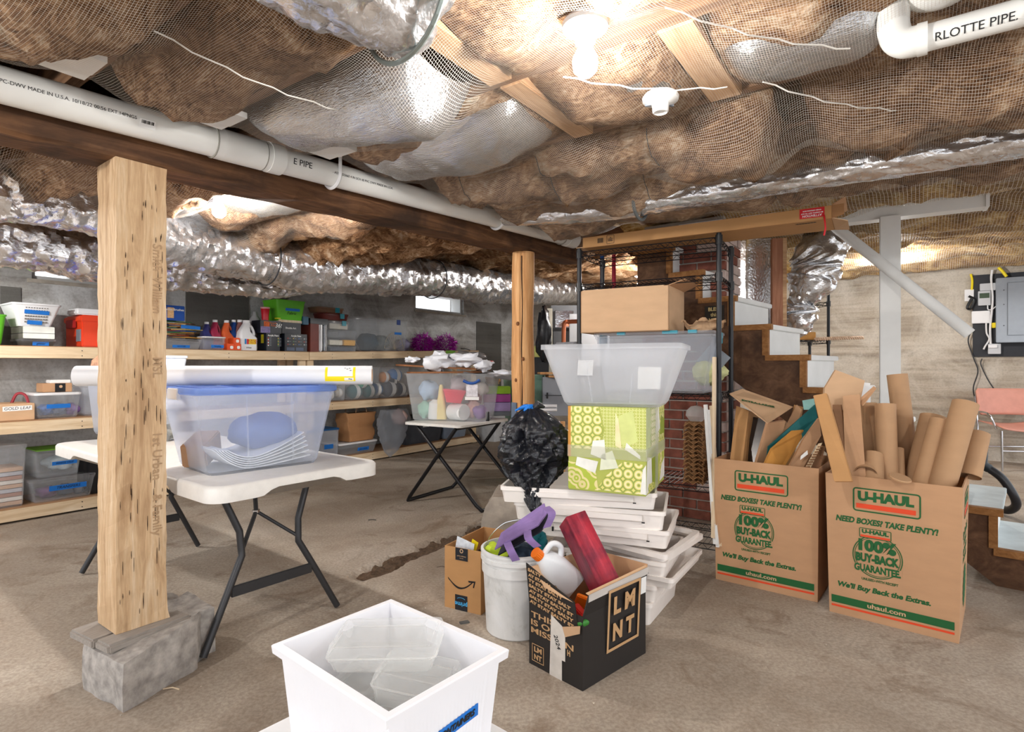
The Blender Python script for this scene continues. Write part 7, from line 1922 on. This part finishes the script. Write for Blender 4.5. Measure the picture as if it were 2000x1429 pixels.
MB().box(.21, w, -.03, 0, h * .45, h * .92).build('enamel_panel', LG, t, bevel=.004); MB().box(.0, .24, -.014, 0, h * .765, h * .79).build('trim_strip', BLACKP, t)
a, b, c_ = at(1101, 720, 6.3), at(1101, 628, 6.3), at(1150, 627, 6.1)
COP = mat('copper', (198, 118, 84), .3, metal=.8, var=.08)
t = thing('copper_pipe', 'copper pipe with an elbow in front of the furnace', 'pipe'); MB().tube(cr([a, a.lerp(b, .8), b + Vector((.012, 0, -.012)), b + Vector((.07, 0, 0)), c_], 8), .024, 12).build('pipe_run', COP, t, smooth=True)
blob(at(1062, 648, 6.0), .16, BAG.m, 'garbage_bag', 'dark hanging bag beside the log post', 'bag', 5, (.5, .5, 1.75), .25)
slabbox('cream_trim', 'narrow cream board standing behind the dark hanging bag', 'board', 1062, 1079, 602, 800, 6.5, .04, mat('cream_board', (206, 202, 188), .7))
slabbox('yellow_label_box', 'pale yellow box low beside the log post', 'box', 1044, 1068, 675, 697, 6.0, .2, mat('pale_yellow_card', (206, 204, 120), .6))
slabbox('dark_cabinet', 'dark cabinet under the pale yellow box', 'cabinet', 1044, 1072, 697.5, 812, 6.02, .3, mat('near_black_cabinet', (44, 44, 48), .6))
t, w, h = slabbox('grey_cabinet', 'grey metal cabinet with a latch right of the log post', 'cabinet', 1060, 1118, 736, 812, 5.4, .5, mat('cabinet_grey', (146, 150, 158), .45, var=.04)); MB().box(.02, w, -.012, 0, h * .52, h * .535).build('door_gap', BLACKP, t); MB().box(.035, .05, -.02, 0, h * .45, h * .60).build('latch', BLACKP, t)
for i, (p0, p1, y0, y1, lab) in enumerate(((1055, 1096, 727, 731, 'upper orange plank lying on the grey cabinet'), (1072, 1100, 733, 737, 'middle orange plank lying on the grey cabinet'))):
    slabbox('plank', lab, 'plank', p0, p1, y0, y1, 5.3, .3, LOGW, .05)
t = thing('metal_case', 'grey tilted metal case behind the big empty bin', 'case', at(1083, 722, 5.0), -.9); MB().box(0, .25, 0, .10, 0, .24).build('case_body', mat('case_grey', (170, 172, 178), .4, metal=.3), t, bevel=.01)
o = MB().box(-.02, .02, -.02, .02, 0, .42).build('wood_leg', LOGW); o.location = at(1099, 838, 4.9); o.location[2] = 0.6 * 0; o.scale[2] = 1.6; tag(o, 'square wooden leg between the black bag and the furnace', 'wood')  # upright square wooden leg
t = thing('white_frame', 'white plastic frame lying behind the black bag', 'hanger', at(1062, 800, 4.6), .2); MB().tube([(-.09, 0, .08), (-.08, 0, 0), (.1, -.03, 0), (.11, 0, .03), (-.06, .02, .03)], .012, 8).build('frame_bar', WHITEP, t, smooth=True)  # white plastic frame of bent bar
# pipes above the rack
for px, y0, y1, c_, lab in ((1176, 500, 545, (24, 84, 150), 'blue capped pipe hanging behind the rack'), (1199, 505, 545, (176, 32, 60), 'red pipe hanging behind the rack')):
    o = MB().tube([at(px, y0 - 30, 4.6), at(px, y1 + 20, 4.6)], .016, 10).build('supply_pipe', mat('pipe_%d' % px, c_, .4), smooth=True); tag(o, lab, 'pipe')

# ================================================================ RIGHT WALL
def WP(px, py, off=0.0):
    k = (px - CX) / F; Y = (UW - off) / (TC * k + TS); return at(px, py, Y)
WR = ROOM - math.pi / 2
def wbox(name, label, cat, p0, p1, y0, y1, off, depth, m_, bevel=.003, part='body', parent=None):
    a, b = WP(p0, y1, off + depth), WP(p1, y1, off + depth); Ym = (a.y + b.y) / 2
    w = (b - a); w.z = 0; w = w.length; z1_, z0_ = zat(y0, Ym), zat(y1, Ym)
    t = thing(name, label, cat, (a.x, a.y, z0_), WR); MB().box(0, w, 0, depth, 0, z1_ - z0_).build(part, m_, t, bevel=bevel); return t, w, z1_ - z0_
wbox('backing_board', 'black painted board on the wall behind the electrical panel', 'board', 1900, 2090, 531, 696, 0, .025, mat('black_board', (44, 46, 52), .6, var=.15))
STEEL = mat('panel_grey', (150, 156, 164), .35, metal=.5, var=.04)
t, w, h = wbox('electrical_panel', 'grey steel electrical panel at the right edge', 'electrical panel', 1945.5, 2040, 540, 668, .026, .11, STEEL, .006)
MB().box(.10, w - .06, -.012, 0, .08, h - .06).build('panel_door', STEEL, t, bevel=.006)
for z in (.2, .45, .62): MB().lathe([(.006, 0), (.006, .006)], 8).build('screw', DARKM, t, M=Matrix.Translation((.07, -.001, z)) @ Matrix.Rotation(math.pi / 2, 4, 'X'))
wbox('junction_plate', 'white square plate left of the black board', 'plate', 1884, 1902, 565, 588, 0, .035, WHITEP)
t, w, h = wbox('meter_box', 'small grey meter box with a display', 'meter', 1910.5, 1935, 568, 596, .026, .05, LG); MB().box(w * .1, w * .9, -.004, 0, h * .5, h * .85).build('display', mat('dark_green_display', (66, 84, 66), .3), t)
wbox('slanted_cover', 'slanted white cover above the small meter box', 'cover', 1914, 1946, 553, 567, .026, .04, LG)
wbox('router_box', 'white flat box below the small meter box', 'box', 1898, 1934, 607, 631, .026, .05, WHITEP, .006)
t, w, h = wbox('outlet_box', 'grey metal outlet box with a flap at the board bottom', 'outlet', 1930, 1955, 671, 691, .026, .05, LG); MB().box(0, w * .7, -.02, 0, h * .6, h * .9).build('outlet_flap', WHITEP, t, bevel=.003)
wbox('yellow_fitting', 'yellow fitting on the side of the electrical panel', 'fitting', 1938, 1946, 630, 640, .05, .04, YEL)
def cable(label, pts, r, m_, off=.05): 
    o = MB().tube(cr([WP(p[0], p[1], off) for p in pts], 8), r, 8).build('cable', m_, smooth=True); return tag(o, label, 'cable')
cable('white cable running down the board beside the panel', [(1938, 527), (1936, 545), (1939, 580), (1937, 610), (1934, 640), (1935, 672)], .012, WHITEP, .06)
cable('thin white cable looping from the meter box', [(1929, 596), (1930, 604), (1938, 604), (1946, 597)], .006, WHITEP, .07)
cable('white plug cable hanging below the white flat box', [(1926, 631), (1927, 650), (1932, 662), (1924, 676), (1921, 682)], .009, WHITEP, .07)
cable('yellow cable rising from the white square plate', [(1898, 566), (1899, 548), (1896, 535)], .012, YEL, .03)
cable('yellow cable entering the panel top', [(1966, 540), (1958, 530), (1950, 522)], .016, YEL, .08)
cable('black coiled cord on the white square plate', [(1892, 578), (1902, 585), (1896, 602), (1889, 600), (1898, 582)], .014, BLACKP, .06)
cable('thin dark cord sagging from the board to the pink chair', [(1901, 640), (1891, 665), (1902, 700), (1910, 725), (1901, 760), (1912, 795), (1935, 812)], .007, DARKM, .06)
cable('second thin dark cord looping down the wall to the chair', [(1918, 700), (1916, 712), (1930, 742), (1945, 765), (1958, 790)], .006, DARKM, .05)
# pink chair
cp = onz(1985, 915, 0)
PINKC = mat('salmon_plastic', (214, 150, 132), .45, var=.06)
t = thing('pink_chair', 'salmon pink plastic chair with chrome legs by the wall', 'chair', cp, math.radians(-8))
P = np.zeros((10, 14, 3)); gu, gv = np.meshgrid(np.linspace(-1, 1, 10), np.linspace(-1, 1, 14), indexing='ij')
P[..., 0] = gv * .27 * np.where(np.abs(gu) > .9, .9, 1); P[..., 1] = .20 + .05 * gu * .6 - .05 * (1 - gv ** 2) * -1; P[..., 2] = .74 + gu * .15
o = link('backrest', grid_mesh('backrest', P), PINKC, t, smooth=True); md = o.modifiers.new('s', 'SOLIDIFY'); md.thickness = .012
P = np.zeros((10, 14, 3)); P[..., 0] = gv * .27; P[..., 1] = -.02 + gu * .21; P[..., 2] = .475 + .03 * gv ** 2 + .02 * gu - .03 * np.clip(-gu - .6, 0, 1)
o = link('seat', grid_mesh('seat', P), PINKC, t, smooth=True); md = o.modifiers.new('s', 'SOLIDIFY'); md.thickness = .012
for sx in (-1, 1):
    MB().tube([(sx * .27, -.20, 0), (sx * .27, -.19, .44)], .011, 10).build('leg', CHROME, t, smooth=True)
    MB().tube([(sx * .27, .22, 0), (sx * .27, .20, .47), (sx * .27, .22, .62), (sx * .265, .25, .80)], .011, 10).build('leg', CHROME, t, smooth=True)
    MB().tube(cr([(sx * .28, -.12, .45), (sx * .33, -.10, .60), (sx * .33, .0, .63), (sx * .30, .18, .62)], 5), .010, 8).build('side_bracket', CHROME, t, smooth=True)
MB().tube([(-.27, -.195, .22), (.27, -.195, .22)], .010, 10).build('stretcher', CHROME, t, smooth=True)
MB().tube([(-.27, .205, .22), (.27, .205, .22)], .010, 10).build('stretcher', CHROME, t, smooth=True)
# vacuum hose
t = thing('vacuum_hose', 'thick black hose looping beside the right moving box', 'hose')
hpz = [at(1914, 870, 4.35), at(1915, 905, 4.35), at(1932, 915, 4.32), at(1958, 935, 4.26), at(1980, 968, 4.22), at(1984, 988, 4.25), at(1966, 996, 4.36), at(1940, 982, 4.5), at(1915, 958, 4.7)]
MB().tube(cr(hpz[1:], 10), .030, 14).build('hose', mat('black_rubber', (44, 44, 48), .35), t, smooth=True)
MB().tube([hpz[0], hpz[1], hpz[2]], [.05, .045, .034], 14).build('hose_end', mat('dark_teal_rubber', (30, 40, 46), .4), t, smooth=True)
t = thing('shop_vacuum', 'red and black shop vacuum half hidden by the cardboard tubes', 'vacuum', (at(1805, 900, 4.6).x, 4.6, 0), .2)
MB().lathe([(.16, .05), (.17, .08), (.19, .34), (.19, .36)], 28).build('vacuum_drum', mat('vacuum_dark', (56, 58, 62), .4), t, smooth=True)
MB().lathe([(.195, .36), (.2, .40), (.17, .50), (.10, .55)], 28).build('vacuum_head', RED, t, smooth=True)
MB().tube(cr([(-.10, -.1, .50), (-.08, -.12, .64), (.06, -.12, .64), (.08, -.1, .50)], 6), .028, 10).build('vacuum_handle', BLACKP, t, smooth=True)
for a in range(3): MB().sphere((.15 * math.cos(a * 2.1), .15 * math.sin(a * 2.1), .028), .028, 10, 8).build('wheel', BLACKP, t, smooth=True)

# ================================================================ FAR WIRE RACK AND SMALL ITEMS
fr0 = at(1618, 900, 5.5); fr0.z = 0
fk = thing('wire_rack', 'far black wire rack standing against the right wall beyond the stairs', 'rack', fr0, math.radians(176))
for x in (0, .95):
    for y in (0, -.40): MB().tube([(x, y, 0), (x, y, 1.885)], .014, 10).build('rack_post', BLACKM, fk, smooth=True)
for z in (.15, .66, 1.03, 1.40, 1.765): wire_shelf(z, fk, .95, .40, pitch=.05)
def FK(x, y, z): return fr0 + Vector((-x, y, z))
o = MB().box(0, .19, 0, .14, 0, .075).build('orange_box', mat('amber_box', (218, 160, 84), .6), bevel=.004); o.location = FK(.30, .02, 1.405); tag(o, 'amber box on the far wire rack', 'box')
t = thing('white_tub', 'white tub with a green lid on the far wire rack', 'tub', FK(.13, .2, 1.405)); MB().lathe([(.055, 0), (.06, .01), (.06, .10)], 20).build('tub_body', WHITEP, t, smooth=True); MB().lathe([(.063, .10), (.063, .15), (.058, .155)], 20).build('tub_lid', mat('green_lid', (110, 168, 110), .5), t, smooth=True)
p0, p1 = at(1592, 662, 5.42), at(1686, 659, 5.42); pts = []
t = thing('twisted_dowel', 'pale twisted wooden rod sticking out of the far wire rack', 'rod')
ro = (p1 - p0).normalized(); x_, y_ = frame_axes(ro)
for ph in (0, math.pi): MB().tube([p0.lerp(p1, i / 90) + (x_ * math.cos(i * .75 + ph) + y_ * math.sin(i * .75 + ph)) * .009 for i in range(91)], .009, 6).build('rod_strand', mat('rope_wood', (226, 196, 168), .6), t, smooth=True)
pbx = MB().loft([ring(.36, .26, .03, 0), ring(.40, .30, .03, .14), ring(.42, .32, .03, .14), ring(.42, .32, .03, .16)]).build('storage_bin', WHITEP, smooth=True); pbx.location = FK(.20, .2, 1.035); tag(pbx, 'white bin on the second shelf of the far wire rack', 'storage bin')
o = MB().box(0, .22, 0, .16, 0, .035).build('snack_packet', mat('orange_white_packet', (236, 226, 212), .5), bevel=.006); o.location = at(1452, 762, 5.2); o.rotation_euler = (.2, .15, .2); tag(o, 'white and orange packet seen below the staircase', 'packet'); MB().box(.06, .2, -.002, 0, .0, .025).build('orange_print', ORP, o); MB().box(0.02, .05, -.002, 0, .004, .022).build('blue_print', TAPE, o)
o = MB().box(-.3, .3, 0, .4, 0, .02).build('low_shelf', BLACKM); o.location = at(1475, 768, 5.25); tag(o, 'dark low shelf board carrying the packet behind the stairs', 'shelf'); o.location[2] = at(1475, 764, 5.25).z - .022
for x in (-.29, .29):
    MB().box(x - .012, x + .012, .01, .035, -o.location[2] + .001, 0).build('shelf_leg', BLACKM, o)
# vent hood and yellow bag at the upper left
t = thing('vent_hood', 'dark grey metal vent hood below the duct at the left edge', 'vent', rowp(20, 515, 4.6), ROOM); MB().hexa([(-.2, 0, 0), (.10, 0, 0), (.10, .2, 0), (-.2, .2, 0), (-.2, .02, .16), (.06, .02, .20), (.06, .2, .20), (-.2, .2, .16)]).build('hood', mat('galvanised_grey', (118, 126, 126), .4, metal=.6), t)
blob(rowp(78, 507, 4.5), .11, mat('yellow_green_film', (150, 146, 46), .4, var=.4, scale=9), 'plastic_bag', 'yellow green plastic bag hanging below the duct', 'bag', 3, (1.3, .6, .5), .3)
# bits on the floor
o = MB().box(-.022, .022, -.012, .012, 0, .006).build('grey_chip', mat('grey_chip', (92, 92, 90), .6), bevel=.002); o.location = onz(907, 1216, 0); o.rotation_euler[2] = .4; tag(o, 'small grey chip on the floor behind the white bin', 'chip')
for i, (px, py, lab) in enumerate(((727, 1015, 'thin dark twig on the floor near the tray table'), (335, 1345, 'straw coloured splinter on the floor beside the stone block'), (863, 1107, 'small bent wire on the floor left of the shipping box'))):
    c_ = onz(px, py, .003); o = MB().tube([c_ + Vector((-.03, 0, 0)), c_ + Vector((0, .006, .002)), c_ + Vector((.03, -.003, 0))], .0025, 5).build(('twig', 'splinter', 'bent_wire')[i], (DARKM, PALEW, CHROME)[i]); tag(o, lab, ('twig', 'splinter', 'wire')[i])
# debris scattered on the floor
mb = MB()
for i in range(420):
    x, y = rnd.uniform(-2.6, 3.0), rnd.uniform(1.2, 5.5); s_ = rnd.uniform(.0015, .005)
    a_ = rnd.uniform(0, 6.3); q = [(x + s_ * math.cos(a_ + k) * rnd.uniform(.6, 1.5), y + s_ * math.sin(a_ + k) * rnd.uniform(.6, 1.5), .0003) for k in (0, 2.1, 4.2)]
    mb.loft([q, [(p[0] * .5 + x * .5, p[1] * .5 + y * .5, .002) for p in q]])
tag(mb.build('floor_grit', mat('pale_grit', (196, 186, 170), .9, var=.4, scale=3)), 'pale specks of grit scattered over the floor', 'grit', kind='stuff')
